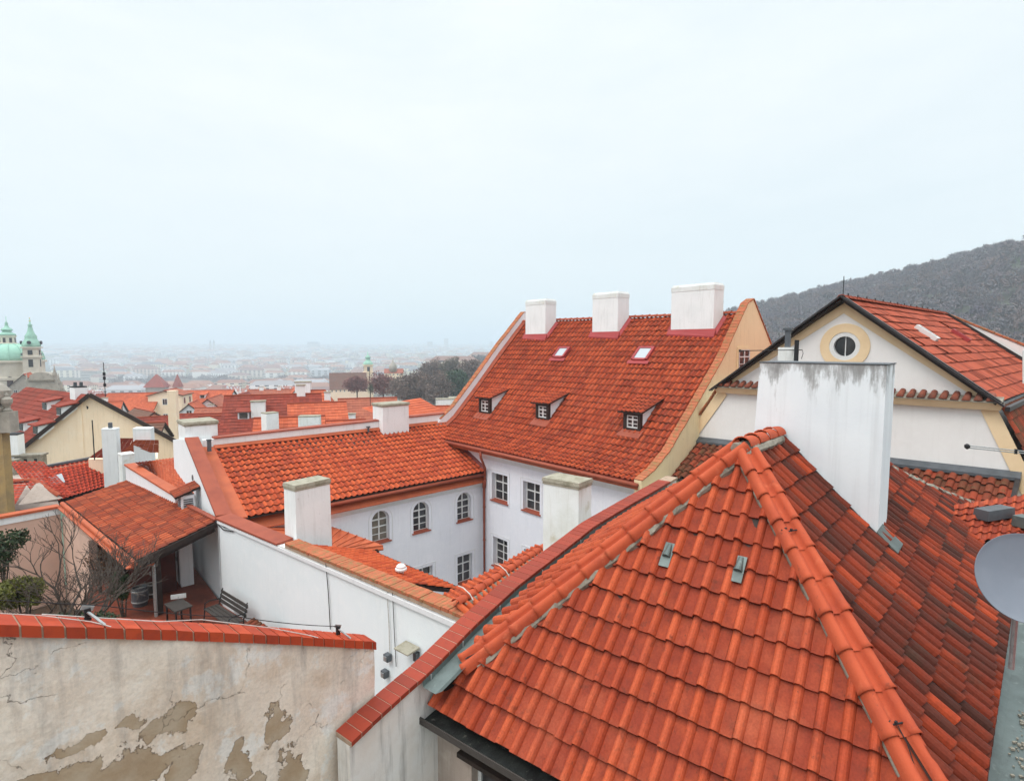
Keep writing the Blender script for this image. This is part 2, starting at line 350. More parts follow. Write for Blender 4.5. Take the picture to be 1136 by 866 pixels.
# ------------------------------------------------------------------ tile sheets
def prof_roll(n=9):                      # one rounded roll and a flat pan
    p = [(0, .0), (.02, .028), (.075, .058), (.16, .076), (.27, .078), (.365, .062), (.435, .030), (.465, .0), (.62, -.008), (.82, -.008), (1.004, .0)]
    return p
def prof_barrel():                       # narrow pan, dominant roll
    return [(0, .0), (.02, .035), (.08, .068), (.19, .090), (.33, .097), (.47, .088), (.58, .064), (.64, .032), (.66, .0), (.82, -.008), (1.004, .0)]
def prof_wave(h=.05): return [(0, 0), (.12, h*.75), (.26, h), (.40, h*.7), (.54, 0), (.75, -h*.2), (1.004, 0)]
def prof_flat(): return [(0, .0), (.5, .004), (.985, .0)]
def tiles(mb, Sf, u0, u1, v0, v1, pw, pl, prof, step=.02, lip=.014, jit=.003, seed=1, uoff=0, voff=0, ns=1):
    """clay tile courses over the surface Sf(u,v) in metres; every tile has its own vertices and a little play"""
    rs = np.random.RandomState(seed)
    nc = max(1, int(round((u1-u0)/pw))); nr = max(1, int(round((v1-v0)/pl)))
    pw = (u1-u0)/nc; pl = (v1-v0)/nr
    pf = np.array(prof); k = len(pf)
    C, Rr = np.meshgrid(np.arange(nc), np.arange(nr)); C = C.ravel(); Rr = Rr.ravel(); T = len(C)
    ja = rs.normal(0, jit, T); jb = rs.normal(0, jit*.6, T); jt = rs.normal(0, jit*1.2, T); ju = rs.normal(0, jit*.25, T)
    odd = rs.random(T) < .025; jt = jt+odd*rs.normal(0, jit*5, T); ja = ja+odd*abs(rs.normal(0, jit*1.5, T)); sag = .011*np.sin((u0+C*pw)*.83+seed)*np.sin((v0+Rr*pl)*.9+seed*1.7)+.006*np.sin((u0+C*pw)*2.1+(v0+Rr*pl)*1.3)
    ja = ja+sag
    rows = [(0.0, -lip), (0.0, 0.0)]+[(1.04*(i+1)/ns, None) for i in range(ns)]
    V = []; UV = []
    for (fv, kind) in rows:
        h = step*(1-fv/1.04) if fv > 0 else step
        for (x, ph) in pf:
            U = u0+(C+x)*pw+ju; W = v0+(Rr+fv)*pl+jb*1.5
            if kind is not None and kind < 0: off = step+ph+kind+ja
            else: off = h+ph*(1-.12*fv)+ja*(1-fv*.6)
            off = off+jt*(x-.5)
            e = .01
            p = Sf(U, W); pu = Sf(U+e, W)-p; pv = Sf(U, W+e)-p
            nn = np.cross(pu, pv); nn /= np.linalg.norm(nn, axis=1)[:, None]
            nn = nn*np.sign(nn[:, 2:3]+1e-9)
            V.append(p+nn*off[:, None]); UV.append(np.stack([C+uoff+.01+.97*x, Rr+voff+min(max(fv*.93, .01), .98)+0*U], 1))
    V = np.stack(V, 1); UV = np.stack(UV, 1)          # T, rows*k, 3
    b = len(mb.v); nv = len(rows)*k
    mb.v += [tuple(x) for x in V.reshape(-1, 3)]
    q = []
    for r in range(len(rows)-1):
        for i in range(k-1): q.append((r*k+i, r*k+i+1, (r+1)*k+i+1, (r+1)*k+i))
    q = np.array(q)
    Fs = (q[None]+(np.arange(T)*nv)[:, None, None])
    uvs = UV[:, q.ravel(), :].reshape(-1, 2)
    mb.f += [tuple(x) for x in (Fs.reshape(-1, 4)+b).tolist()]; mb.m += [0]*(T*len(q))
    mb.uv = (mb.uv or [])+uvs.tolist()
    return mb
def clip(o, cuts):
    """trim a sheet object with planes (point, outward normal) given in world space"""
    off = Vector((0, 0, 0)); q = o.parent
    while q is not None: off += q.location; q = q.parent
    bm = bmesh.new(); bm.from_mesh(o.data)
    for p, nrm in cuts:
        bmesh.ops.bisect_plane(bm, geom=bm.verts[:]+bm.edges[:]+bm.faces[:], plane_co=Vector(p)-off, plane_no=Vector(nrm), clear_outer=True, dist=1e-5)
    bm.to_mesh(o.data); bm.free(); return o
def bil(a, b, c, d, lu, lv, bell=0.0):
    """surface over corners a (u0,v0) b (u1,v0) c (u1,v1) d (u0,v1), metres in, with a flared foot"""
    a, b, c, d = [np.array(x, float) for x in (a, b, c, d)]
    nn = np.cross(b-a, d-a); nn /= np.linalg.norm(nn); nn *= np.sign(nn[2])
    def f(U, W):
        s = (np.asarray(U)/lu)[:, None]; t = (np.asarray(W)/lv)[:, None]
        p = a*(1-s)*(1-t)+b*s*(1-t)+c*s*t+d*(1-s)*t
        if bell: p = p-nn*(bell*np.sin(np.clip(t, 0, 1)*math.pi)**1.0*(1-t)*2)
        return p
    return f
def tile_quad(name, a, b, c, d, mat, parent, pw=.23, pl=.34, prof=None, step=.02, jit=.003, seed=1, bell=0.0, ns=1, clipp=None, local=False, lip=.014):
    a, b, c, d = [Vector(x) for x in (a, b, c, d)]
    lu = ((b-a).length+(c-d).length)/2; lv = ((d-a).length+(c-b).length)/2
    mb = MB(); tiles(mb, bil(a, b, c, d, lu, lv, bell), 0, lu, 0, lv, pw, pl, prof or prof_wave(), step, lip, jit, seed, ns=ns)
    o = mb.build(name, mat, parent, local=local)
    if clipp: clip(o, clipp)
    return o
def cap_row(mb, pts, half_w, h, seg=.36, double=False, seed=0, lipr=1.12, lift=0.02, upv=None):
    """overlapping ridge/hip tiles along a polyline; each tile its own shell. half_w sideways, h rise"""
    rs = random.Random(seed); pts = [Vector(p) for p in pts]
    acc = [0.0]
    for i in range(1, len(pts)): acc.append(acc[-1]+(pts[i]-pts[i-1]).length)
    def at(t):
        t = max(0, min(acc[-1], t))
        for i in range(1, len(acc)):
            if t <= acc[i]+1e-9:
                return lerp(pts[i-1], pts[i], (t-acc[i-1])/max(1e-9, acc[i]-acc[i-1]))
        return pts[-1].copy()
    nseg = max(1, int(round(acc[-1]/seg))); L_ = acc[-1]/nseg
    for i in range(nseg):
        a = at(i*L_); b2 = at(min(acc[-1], (i+1.06)*L_)); d = (b2-a).normalized(); sd = d.cross(upv or UP).normalized(); u2 = sd.cross(d).normalized()
        tw = rs.uniform(-.02, .02); jz = rs.uniform(-.003, .006)
        def sec(sc, up):
            out = []
            if double:
                pr = []
                for cx_ in (-.61, .61):
                    for k in range(7):
                        an = math.pi*(1-k/6); pr.append((cx_+.375*math.cos(an), .80*math.sin(an)-.10))
                pr = [(-1.0, -.5)]+pr+[(1.0, -.5)]
            else:
                pr = [(math.cos(math.pi*(1-k/8)), math.sin(math.pi*(1-k/8))*1.0) for k in range(9)]
            for x, y in pr: out.append((x*half_w*sc, y*h*sc+up+tw*x*half_w))
            return out
        A = sec(lipr, lift+jz); A0 = sec(lipr*.90, lift+jz-.004); B = sec(.97, jz)
        k = len(A); base = len(mb.v)
        for st, p in ((A0, a), (A, a), (sec((lipr+.97)/2*1.0, lift*.5+jz), lerp(a, b2, .12)), (B, b2)):
            for x, y in st: mb.v.append(tuple(p+sd*x+u2*y))
        for r in range(3):
            for j in range(k-1): mb.f.append((base+r*k+j, base+r*k+j+1, base+(r+1)*k+j+1, base+(r+1)*k+j)); mb.m.append(0)
    return mb
def rough_strip(mb, pts, w, h, seed=0, n=6, amp=.02, side=Vector((0, 0, 0))):
    """irregular mortar bead along a polyline"""
    rs = random.Random(seed); P2 = []
    for i in range(len(pts)-1):
        for k in range(n): P2.append(lerp(Vector(pts[i]), Vector(pts[i+1]), k/n))
    P2.append(Vector(pts[-1]))
    vs = []; K = 6
    for i, p in enumerate(P2):
        d = (P2[min(i+1, len(P2)-1)]-P2[max(i-1, 0)]).normalized(); sd = d.cross(UP).normalized(); u2 = sd.cross(d)
        ww = w*(1+rs.uniform(-.3, .3)); hh = h*(1+rs.uniform(-.25, .3)); p = p+side+sd*rs.uniform(-amp, amp)*.6
        for k in range(K):
            a = 2*math.pi*k/K; vs.append(p+sd*math.cos(a)*ww+u2*math.sin(a)*hh+Vector((rs.uniform(-amp, amp), rs.uniform(-amp, amp), 0))*.3)
    fs = []
    for i in range(len(P2)-1):
        for k in range(K): k2 = (k+1) % K; fs.append((i*K+k, i*K+k2, (i+1)*K+k2, (i+1)*K+k))
    fs += [tuple(reversed(range(K))), tuple(range((len(P2)-1)*K, len(P2)*K))]
    return mb.add(vs, fs)

# ------------------------------------------------------------------ walls with real openings, windows with frames
def wall_face(mb, o, ux, nrm, L_, H, ops, depth=.22, m=0, topf=None):
    """front skin of a wall. o lower-left corner, ux along, nrm outward. ops: (x,z,w,h,arch)"""
    o = Vector(o); ux = Vector(ux).normalized(); nrm = Vector(nrm).normalized()
    def pt(x, z, d=0): return o+ux*x+UP*z-nrm*d
    xs = sorted(set([0, L_]+[v for q in ops for v in (q[0], q[0]+q[2])]))
    zs = sorted(set([0, H]+[v for q in ops for v in (q[1], q[1]+q[3])]))
    for i in range(len(xs)-1):
        for j in range(len(zs)-1):
            cx_ = (xs[i]+xs[i+1])/2; cz = (zs[j]+zs[j+1])/2
            if any(q[0] < cx_ < q[0]+q[2] and q[1] < cz < q[1]+q[3] for q in ops): continue
            mb.poly([pt(xs[i], zs[j]), pt(xs[i+1], zs[j]), pt(xs[i+1], zs[j+1]), pt(xs[i], zs[j+1])], m)
    for (x, z, w, h, arch) in ops:
        if not arch: ring = [(x, z), (x+w, z), (x+w, z+h), (x, z+h)]
        else:
            r = w/2; hs = z+h-r; arc = [(x+r+r*math.cos(math.pi*k/12), hs+r*math.sin(math.pi*k/12)) for k in range(13)]
            ring = [(x, z), (x+w, z)]+arc
            for k in range(6):
                mb.poly([pt(x+w, z+h), pt(*arc[k+1]), pt(*arc[k])], m); mb.poly([pt(x, z+h), pt(*arc[12-k]), pt(*arc[11-k])], m)
        for k in range(len(ring)):
            a = ring[k]; b2 = ring[(k+1) % len(ring)]
            mb.poly([pt(*a), pt(*a, depth), pt(*b2, depth), pt(*b2)], m)
def window(parent, o, ux, nrm, w, h, arch=False, depth=.2, rows=3, cols=2, sill=True, sillmat='copper_dull', frame='frame_white', trim=True, glass='glass', fw_=.05, local=False):
    """o = lower-left corner of the opening on the wall face"""
    o = Vector(o); ux = Vector(ux).normalized(); nrm = Vector(nrm).normalized()
    def pt(x, z, d=0): return o+ux*x+UP*z-nrm*d
    r = w/2; hs = h-r
    if arch: ring = [(.0, .0), (w, .0)]+[(r+r*math.cos(math.pi*k/12), hs+r*math.sin(math.pi*k/12)) for k in range(13)]
    else: ring = [(0, 0), (w, 0), (w, h), (0, h)]
    mb = MB(); cx_ = sum(a[0] for a in ring)/len(ring); cz = h/2
    inr = [(w/2+(a[0]-w/2)*(1-2*fw_/w), cz+(a[1]-cz)*(1-2*fw_/h)) for a in ring]
    k = len(ring); d0, d1 = depth-.03, depth+.03
    for i in range(k):
        j = (i+1) % k
        mb.poly([pt(*ring[i], d0), pt(*ring[j], d0), pt(*inr[j], d0), pt(*inr[i], d0)])
        mb.poly([pt(*inr[i], d0), pt(*inr[j], d0), pt(*inr[j], d1), pt(*inr[i], d1)])
    hh = hs if arch else h
    for c in range(1, cols): x = w*c/cols; mb.bar(pt(x, fw_, d0+.012), pt(x, (h-fw_), d0+.012), .055, .03, up=nrm)
    for q in range(1, rows):
        z = hh*q/rows; mb.bar(pt(fw_*.9, z, d0+.016), pt(w-fw_*.9, z, d0+.016), .028 if q != rows-1 else .05, .025, up=nrm)
    if arch: mb.bar(pt(fw_*.9, hs, d0+.014), pt(w-fw_*.9, hs, d0+.014), .06, .03, up=nrm)
    wn = mb.build('window', M[frame], parent, local=local)
    g = MB(); g.poly([pt(*a, d0+.028) for a in [(w/2+(a[0]-w/2)*(1-1.6*fw_/w), cz+(a[1]-cz)*(1-1.6*fw_/h)) for a in ring]])
    g.build('pane', M[glass], wn, local=local)
    if sill:
        s = MB(); s.hexa([pt(-.07, -.05, depth-.03), pt(-.07, -.05, -.07), pt(w+.07, -.05, -.07), pt(w+.07, -.05, depth-.03)],
                         [pt(-.07, .035, depth-.03), pt(-.07, -.012, -.07), pt(w+.07, -.012, -.07), pt(w+.07, .035, depth-.03)])
        s.build('sill', M[sillmat], wn, local=local)
    if trim:
        t = MB(); e0, e1 = .13, .155
        if arch: ro = [(-e1, -.1)]+[(r-(r+e1)*math.cos(math.pi*k/12), hs+(r+e1)*math.sin(math.pi*k/12)) for k in range(13)]+[(w+e1, -.1)]; ri = [(-e0, -.1)]+[(r-(r+e0)*math.cos(math.pi*k/12), hs+(r+e0)*math.sin(math.pi*k/12)) for k in range(13)]+[(w+e0, -.1)]
        else: ro = [(-e1, -.12), (-e1, h+e1), (w+e1, h+e1), (w+e1, -.12)]; ri = [(-e0, -.12), (-e0, h+e0), (w+e0, h+e0), (w+e0, -.12)]
        for i in range(len(ro)-1):
            t.hexa([pt(*ro[i], .001), pt(*ro[i+1], .001), pt(*ri[i+1], .001), pt(*ri[i], .001)], [pt(*ro[i], -.02), pt(*ro[i+1], -.02), pt(*ri[i+1], -.02), pt(*ri[i], -.02)])
        t.build('surround', M['white_trim'], wn, local=local)
    return wn
SKY_STR=0.13; EXPO=0.10; HAZE=0.00042
# ================================================================== FOREGROUND HOUSE (hipped roof)
A0 = P(474, 776, z=-4.6)
R0 = P(824, 499, pl=vpl(A0, 82.8))
a_ = dv(37.8); e_ = dv(127.8)           # up-slope bearing of the near face, eave bearing
rise = R0.z-A0.z; run = (R0-A0).dot(a_); m_near = rise/run; ln = math.hypot(1, m_near)
up_n = (a_+UP*m_near)/ln; n_near = Vector((-m_near*a_.x, -m_near*a_.y, 1)).normalized()
hh = thing('roof_house', 'near house under the big hipped orange clay-tile roof filling the lower right', 'house', (R0.x, R0.y, -17))
def S_near(U, W):
    U = np.asarray(U)[:, None]; W = np.asarray(W)[:, None]
    return np.array(A0)+U*np.array(e_)+W*np.array(up_n)
Lh = (R0-A0).dot(up_n)
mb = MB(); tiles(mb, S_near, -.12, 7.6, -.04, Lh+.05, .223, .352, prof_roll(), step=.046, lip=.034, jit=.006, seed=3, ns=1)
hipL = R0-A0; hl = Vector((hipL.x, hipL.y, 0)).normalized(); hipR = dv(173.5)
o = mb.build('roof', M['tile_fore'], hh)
hn = Vector((-hl.y, hl.x, 0)); rn = Vector((hipR.y, -hipR.x, 0))
clip(o, [(A0-hn*.07, hn), (R0+rn*.075, -rn)])
roof_near = o
# under-deck so that nothing shows between courses
def deck(name, pts, mat, parent, t=.05):
    mb = MB(); pts = [Vector(p) for p in pts]; n_ = (pts[1]-pts[0]).cross(pts[2]-pts[0]).normalized(); n_ *= (1 if n_.z > 0 else -1)
    mb.hexa([p-n_*(t+.012) for p in pts], [p-n_*.012 for p in pts]); return mb.build(name, mat, parent)
hip_end = R0+hipR*(run/abs(hipR.dot(a_)))-UP*rise
deck('roof_deck', [A0, hip_end, R0], M['wood_dark'], hh)
# coping wall right edge (top), measured along a vertical plane
Q0 = P(390, 823, z=-4.4); cpx = [(390, 823), (414, 800), (446, 771), (477, 744), (528, 692), (575, 649), (622, 613), (660, 583), (700, 559), (735, 539), (752, 529)]
cop = [P(x, y, pl=vpl(Q0, 37.8)) for x, y in cpx]
cs = np.array([(p-Q0).dot(a_) for p in cop]); czs = np.array([p.z for p in cop])
zc = lambda s: np.interp(s, cs, czs)
# left face
sA = (A0-Q0).dot(a_); tA = (A0-Q0).dot(e_); sR = (R0-Q0).dot(a_); tR = (R0-Q0).dot(e_)
T0 = .24; S1 = cs[-2]+.25
def th(s): return np.interp(s, [sA, sR, S1], [tA, tR, tR])
def slope(s):
    zg = zc(s)-.04; zh = np.interp(s, [sA, sR], [A0.z, R0.z])
    base = np.clip((zh-zg)/np.maximum(th(s)-T0, .35), .25, .8)
    return np.where(s > sR, np.interp(s, [sR, S1], [float((R0.z-(zc(sR)-.04))/(tR-T0)), .42]), base)
def S_left(U, W):
    s = np.asarray(U, float); t = np.asarray(W, float)
    z = zc(s)-.04+slope(s)*(t-T0)
    q = np.array(Q0)[None]+s[:, None]*np.array(a_)+t[:, None]*np.array(e_)
    q[:, 2] = z; return q
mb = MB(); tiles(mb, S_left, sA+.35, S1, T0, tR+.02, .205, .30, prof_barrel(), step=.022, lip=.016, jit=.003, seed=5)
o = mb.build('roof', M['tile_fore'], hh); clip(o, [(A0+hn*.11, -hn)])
# right face: slightly dished slope falling to bearing 132
u_ = dv(42); w_ = dv(132)
def zr(s): return R0.z-(1.08*s-.06*s*s)
def f_right(x, y):
    s = (x-R0.x)*w_.x+(y-R0.y)*w_.y; return zr(np.clip(s, -.2, 4))
def S_right(U, W):                       # U along the ridge, W measured up from the gutter (s = 2.85-W*k)
    u = np.asarray(U, float); s = 2.86-np.asarray(W, float)*.715
    q = np.array(R0)[None]+u[:, None]*np.array(u_)+s[:, None]*np.array(w_); q[:, 2] = zr(s); return q
ga, gb = hit(1122, 690, f_right), hit(1096, 866, f_right)
gdl = (ga-gb); gdl.z = 0; gdl.normalize(); gnl = Vector((gdl.y, -gdl.x, 0)); gnl = gnl if gnl.dot(w_) > 0 else -gnl
far = [hit(x, y, f_right) for x, y in ((984, 519), (1010, 533), (1040, 546), (1080, 562), (1110, 573), (1136, 582), (1170, 594))]
mb = MB(); tiles(mb, S_right, -4.6, 14.0, 0, 4.0, .222, .335, prof_barrel(), step=.030, lip=.016, jit=.005, seed=9)
o = mb.build('roof', M['tile_dark'], hh); o['label'] = 'weathered dark brown tile slope'
d1 = (far[2]-far[0]); d1.z = 0; d1.normalize(); d2 = far[5]-far[2]; d2.z = 0; d2.normalize()
clip(o, [(gb, gnl), (R0-rn*.10, rn), (far[0], (-d1.y, d1.x, 0)), (far[2], (-d2.y, d2.x, 0))])
def under(Sf, u0, u1, v0, v1, nu, nv, drop, cuts, name='roof_deck'):
    uu, vv = np.meshgrid(np.linspace(u0, u1, nu+1), np.linspace(v0, v1, nv+1)); pts = Sf(uu.ravel(), vv.ravel()); pts[:, 2] -= drop
    mb = MB(); mb.add(pts, [(j*(nu+1)+i, j*(nu+1)+i+1, (j+1)*(nu+1)+i+1, (j+1)*(nu+1)+i) for j in range(nv) for i in range(nu)])
    o = mb.build(name, M['wood_dark'], hh); clip(o, cuts)
under(S_right, -4.6, 14, .02, 4.0, 30, 8, .012, [(gb-gnl*.03, gnl), (R0, Vector((hipR.y, -hipR.x, 0))), (far[0], (-d1.y, d1.x, 0)), (far[2], (-d2.y, d2.x, 0))])
under(S_left, sA+.35, S1, T0, tR+.02, 20, 5, .012, [(A0, (hl.y, -hl.x, 0))])
# mortared far edge of that slope with half-round caps showing behind
mb = MB(); st = far[0]-d1*2.2; st.z = f_right(st.x, st.y)
fpts = [st]+far
rough_strip(mb, [p+UP*.05 for p in fpts], .075, .06, seed=4, n=10, amp=.03); mb.build('mortar_edge', M['mortar'], hh, smooth=False)
mb = MB(); cap_row(mb, [p+UP*.05+Vector((-d1.y, d1.x, 0))*.12 for p in fpts], .09, .075, seg=.38, seed=8); mb.build('ridge_tiles', M['ridge'], hh, smooth=True)
# hips
pL = [A0+hipL*t for t in (.11, 1.0)]
hl_pts = [p+UP*.085 for p in pL]
mb = MB(); cap_row(mb, hl_pts, .150, .105, seg=.385, double=True, seed=1, upv=(n_near*1.15+Vector((-e_.x*.48, -e_.y*.48, .87))).normalized()); mb.build('hip_tiles', M['hip'], hh, smooth=True)
pr_ = [hip_end, R0]
pr_ = [R0+hipR*k-UP*(k*abs(hipR.dot(a_))*m_near)+UP*.10 for k in (4.3, 3.2, 2.1, 1.0, .12)]
mb = MB(); cap_row(mb, pr_, .160, .105, seg=.385, double=True, seed=3, upv=(n_near*1.0+(w_*.7+UP*.72)*.8).normalized()); mb.build('hip_tiles', M['hip'], hh, smooth=True)
# mortar beads on the near face side of both hips
sdL = e_*.13+up_n*-.045
mb = MB(); rough_strip(mb, [p+sdL+UP*.05 for p in (A0+hipL*.14, A0+hipL*.4, A0+hipL*.7, R0)], .045, .06, seed=6, n=14, amp=.022); mb.build('mortar', M['mortar'], hh)
mb = MB(); rough_strip(mb, [p-e_*.158-UP*.045 for p in pr_], .026, .045, seed=7, n=8, amp=.010); mb.build('mortar', M['mortar'], hh)
# short ridge to the chimney
R1 = P(858, 477, pl=vpl(R0, 42)); R1.z = R0.z
mb = MB(); cap_row(mb, [R0-u_*.05+UP*.05, R1+u_*.25+UP*.05], .12, .11, seg=.37, seed=5); mb.build('ridge_tiles', M['hip'], hh, smooth=True)
mb = MB(); rough_strip(mb, [R0-u_*.12+UP*.03, R0+u_*.25+UP*.05], .12, .09, seed=9, n=6, amp=.05)
rough_strip(mb, [R0+w_*.13+UP*.0+u_*.1, R1+w_*.13+UP*.0], .05, .06, seed=10, n=6, amp=.04)
rough_strip(mb, [R0-w_*.13+UP*.0+u_*.1, R1-w_*.13+UP*.0], .05, .06, seed=12, n=6, amp=.04); mb.build('mortar', M['mortar'], hh)
# two grey metal vent tiles
def S_near1(u, w): return Vector(S_near(np.array([u]), np.array([w]))[0])
for k, (x, y) in enumerate(((741, 617), (820, 633))):
    c = P(x, y, pl=(A0, n_near)); w2 = e_
    v = MB(); q = [c-w2*.065-up_n*.16+n_near*.045, c+w2*.065-up_n*.16+n_near*.045, c+w2*.065+up_n*.17+n_near*.03, c-w2*.065+up_n*.17+n_near*.03]
    v.prism(q, n_near*.012)
    v.tube([c+up_n*.15+n_near*.03, c-up_n*.03+n_near*.06], [.03, .05], n=9, half=True)
    v.build('vent_tile', M['lead'], roof_near)
# hip clamps with the lightning wire
for k in (1.15, 2.75):
    c = R0+hipR*k-UP*(k*abs(hipR.dot(a_))*m_near)+UP*.14
    v = MB(); sd = Vector((hipR.y, -hipR.x, 0)); v.tube([c-sd*.15-UP*.03, c-sd*.06+UP*.015, c+sd*.05+UP*.0, c+sd*.14+UP*.02], .009, n=5)
    v.box(c+sd*.09, (.03, .02, .045)); v.box(c+sd*.02, (.03, .02, .03)); v.build('clamp', M['cable'], hh)
v = MB(); wp = []
for k in range(12):
    kk = 2.75+k*.13; wp.append(R0+hipR*kk-UP*(kk*abs(hipR.dot(a_))*m_near)+UP*(.13+.02*math.sin(k*2))-e_*(.03*k-.02*math.sin(k)))
v.tube(wp, .005, n=4); v.build('wire', M['cable'], hh)
# gutter at the near eave, fascia, soffit and front wall
g0 = A0-e_*.25-a_*.02; g1 = A0+e_*6.8-a_*.02
v = MB(); gp = [(-.17, -.02), (-.17, -.10), (.10, -.13), (.16, -.05), (.16, -.075), (.09, -.155), (-.185, -.12), (-.185, -.02)]
v.hexa([g0-a_*(x)+UP*z-UP*.05 for x, z in gp], [g1-a_*(x)+UP*z-UP*.05 for x, z in gp]); v.build('gutter', M['gutter_wet'], hh)
v = MB(); v.bar(g0-a_*.165-UP*.125, g1-a_*.165-UP*.125, .02, .035); v.bar(g0-a_*.15-UP*.17, g1-a_*.15-UP*.17, .05, .05); v.build('gutter_edge', M['wood_grey'], hh)
wz = -17.0
wo = A0+a_*.12-e_*.05; wo.z = wz; H_ = -4.78-wz
v = MB(); wx = (P(523, 842, pl=(wo, a_))-wo).dot(e_); wtop = P(523, 842, pl=(wo, a_)).z-wz
ops = [(wx, wtop-1.6, 1.25, 1.6, False)]
wall_face(v, wo, e_, -a_, 6.9, H_, ops, .18)
v.poly([wo, wo+UP*H_, wo+UP*H_-e_*.0+a_*9, wo+a_*9]); v.build('wall', M['grey_beige'], hh)
w_near = window(hh, wo+e_*wx+UP*(wtop-1.6), e_, -a_, 1.25, 1.6, depth=.15, rows=3, trim=False)
v = MB(); v.bar(wo+e_*(wx-.15)+UP*(wtop+.06)-a_*.05, wo+e_*(wx+1.5)+UP*(wtop+.06)-a_*.05, .12, .06); v.build('lintel', M['wood_dark'], w_near)
# box gutter beside the coping
v = MB(); ns_ = 24; prev = None
for i in range(ns_):
    s0 = lerp(1.06, S1, i/ns_); s1 = lerp(1.06, S1, (i+1)/ns_)
    for (ta, za, tb, zb) in ((.012, -.04, .02, -.11), (.02, -.11, .24, -.115), (.24, -.115, .36, -.03)):
        q = [Q0+a_*s0+e_*ta, Q0+a_*s1+e_*ta, Q0+a_*s1+e_*tb, Q0+a_*s0+e_*tb]
        for p, s, zz in zip(q, (s0, s1, s1, s0), (za, za, zb, zb)): p.z = float(zc(s))+zz
        v.poly(q)
o = v.build('box_gutter', M['lead'], hh)
v = MB(); c = P(651, 608, pl=vpl(Q0+e_*.12, 37.8)); v.tube([c+e_*.16-a_*.1, c-e_*.06+a_*.12], .03, n=8, half=True); v.build('overflow_pipe', M['zinc'], hh)
for s in (1.0, 1.7, 2.6, 3.7, 4.9, 6.2):
    pass
for s in (1.2, 1.8, 2.6, 3.7, 4.9, 6.2):
    v = MB(); p = Q0+a_*s+e_*.022; p.z = float(zc(s))-.055; v.box(p-UP*.05, (.018, .014, .07), a_)
    v.build('gutter_strap', M['galv'], hh)

# ------------------------------------------------------------------ parapet with brick coping, between the courtyard and the near roof
pw_ = thing('parapet_wall', 'sloping white parapet wall capped with glossy dark red bricks beside the hipped roof', 'wall', (Q0.x, Q0.y, -17))
v = MB(); mj = MB(); s = 0.0; bl = .142; Wc = .30; k = 0
while s < S1+.1:
    z0, z1 = float(zc(s+.006)), float(zc(s+bl-.006))
    a0 = Q0+a_*(s+.005); a1 = Q0+a_*(s+bl-.005); a0.z, a1.z = z0, z1
    j = rnd.uniform(-.003, .003)
    v.prism([a0+e_*j-UP*.055, a1+e_*j-UP*.055, a1-e_*Wc-UP*.055, a0-e_*Wc-UP*.055], UP*(.055+rnd.uniform(-.002, .002)))
    s += bl; k += 1
v.build('coping', M['brick'], pw_)
for i in range(len(cs)-1):
    q = [cop[i]-UP*.006-e_*.004, cop[i+1]-UP*.006-e_*.004, cop[i+1]-UP*.006-e_*(Wc-.004), cop[i]-UP*.006-e_*(Wc-.004)]
    mj.hexa([p-UP*.055 for p in q], q)
mj.build('coping_mortar', M['brick_joint'], pw_)
v = MB()
for i in range(len(cs)-1):
    a, b2 = cop[i], cop[i+1]
    q = [a-e_*.04, b2-e_*.04, b2-e_*(Wc-.03), a-e_*(Wc-.03)]
    v.hexa([Vector((p.x, p.y, -17)) for p in q], [p-UP*.066 for p in q])
v.build('wall', M['peel_white'] if 'peel_white' in M else M['white_wall2'], pw_)

# ------------------------------------------------------------------ wide chimney standing on the right slope
C0 = R0+u_*1.58
cl = P(843, 403, pl=vpl(C0, 132)); crt = P(984, 404, pl=vpl(C0, 132)); cb = P(835, 488, pl=vpl(C0, 132)); cbr = P(976, 590, pl=vpl(C0, 132))
zt = (cl.z+crt.z)/2
M['sooty'] = sooty('sooty_render', zt)
ch = thing('wide_chimney', 'very wide white chimney with soot streaks, behind the peak of the near roof', 'chimney', (lerp(cl, crt, .5).x, lerp(cl, crt, .5).y, -4))
v = MB(); sl = (cl-C0).dot(w_); sr = (crt-C0).dot(w_); slb = (cb-C0).dot(w_); thk = .75
def cpt(s, z, d): q = C0+w_*s+u_*d; q.z = z; return q
v.hexa([cpt(slb-.10, -4.2, 0), cpt(sr+.0, -4.2, 0), cpt(sr+.0, -4.2, thk), cpt(slb-.10, -4.2, thk)], [cpt(sl, zt, 0), cpt(sr, zt, 0), cpt(sr, zt, thk), cpt(sl, zt, thk)])
v.build('shaft', M['sooty'], ch)
v = MB(); v.hexa([cpt(sl-.012, zt+.002, -.012), cpt(sr+.012, zt+.002, -.012), cpt(sr+.012, zt+.002, thk+.012), cpt(sl-.012, zt+.002, thk+.012)],
                 [cpt(sl-.012, zt+.016, -.012), cpt(sr+.012, zt+.016, -.012), cpt(sr+.012, zt+.016, thk+.012), cpt(sl-.012, zt+.016, thk+.012)]); v.build('cap', M['zinc'], ch)
v = MB(); xs = np.linspace(-.14, sr+.04, 14); 
for i in range(13):
    a, b2 = xs[i], xs[i+1]
    za = R0.z+.07-abs(a)*1.0 if a < 0 else zr(a)+.07; zb = R0.z+.07-abs(b2)*1.0 if b2 < 0 else zr(b2)+.07
    v.hexa([cpt(a, za-.16, -.03), cpt(b2, zb-.16, -.03), cpt(b2, zb-.16, .04), cpt(a, za-.16, .04)], [cpt(a, za+.035, -.03), cpt(b2, zb+.035, -.03), cpt(b2, zb+.035, .01), cpt(a, za+.035, .01)])
v.build('flashing', M['black_sheet'], ch)
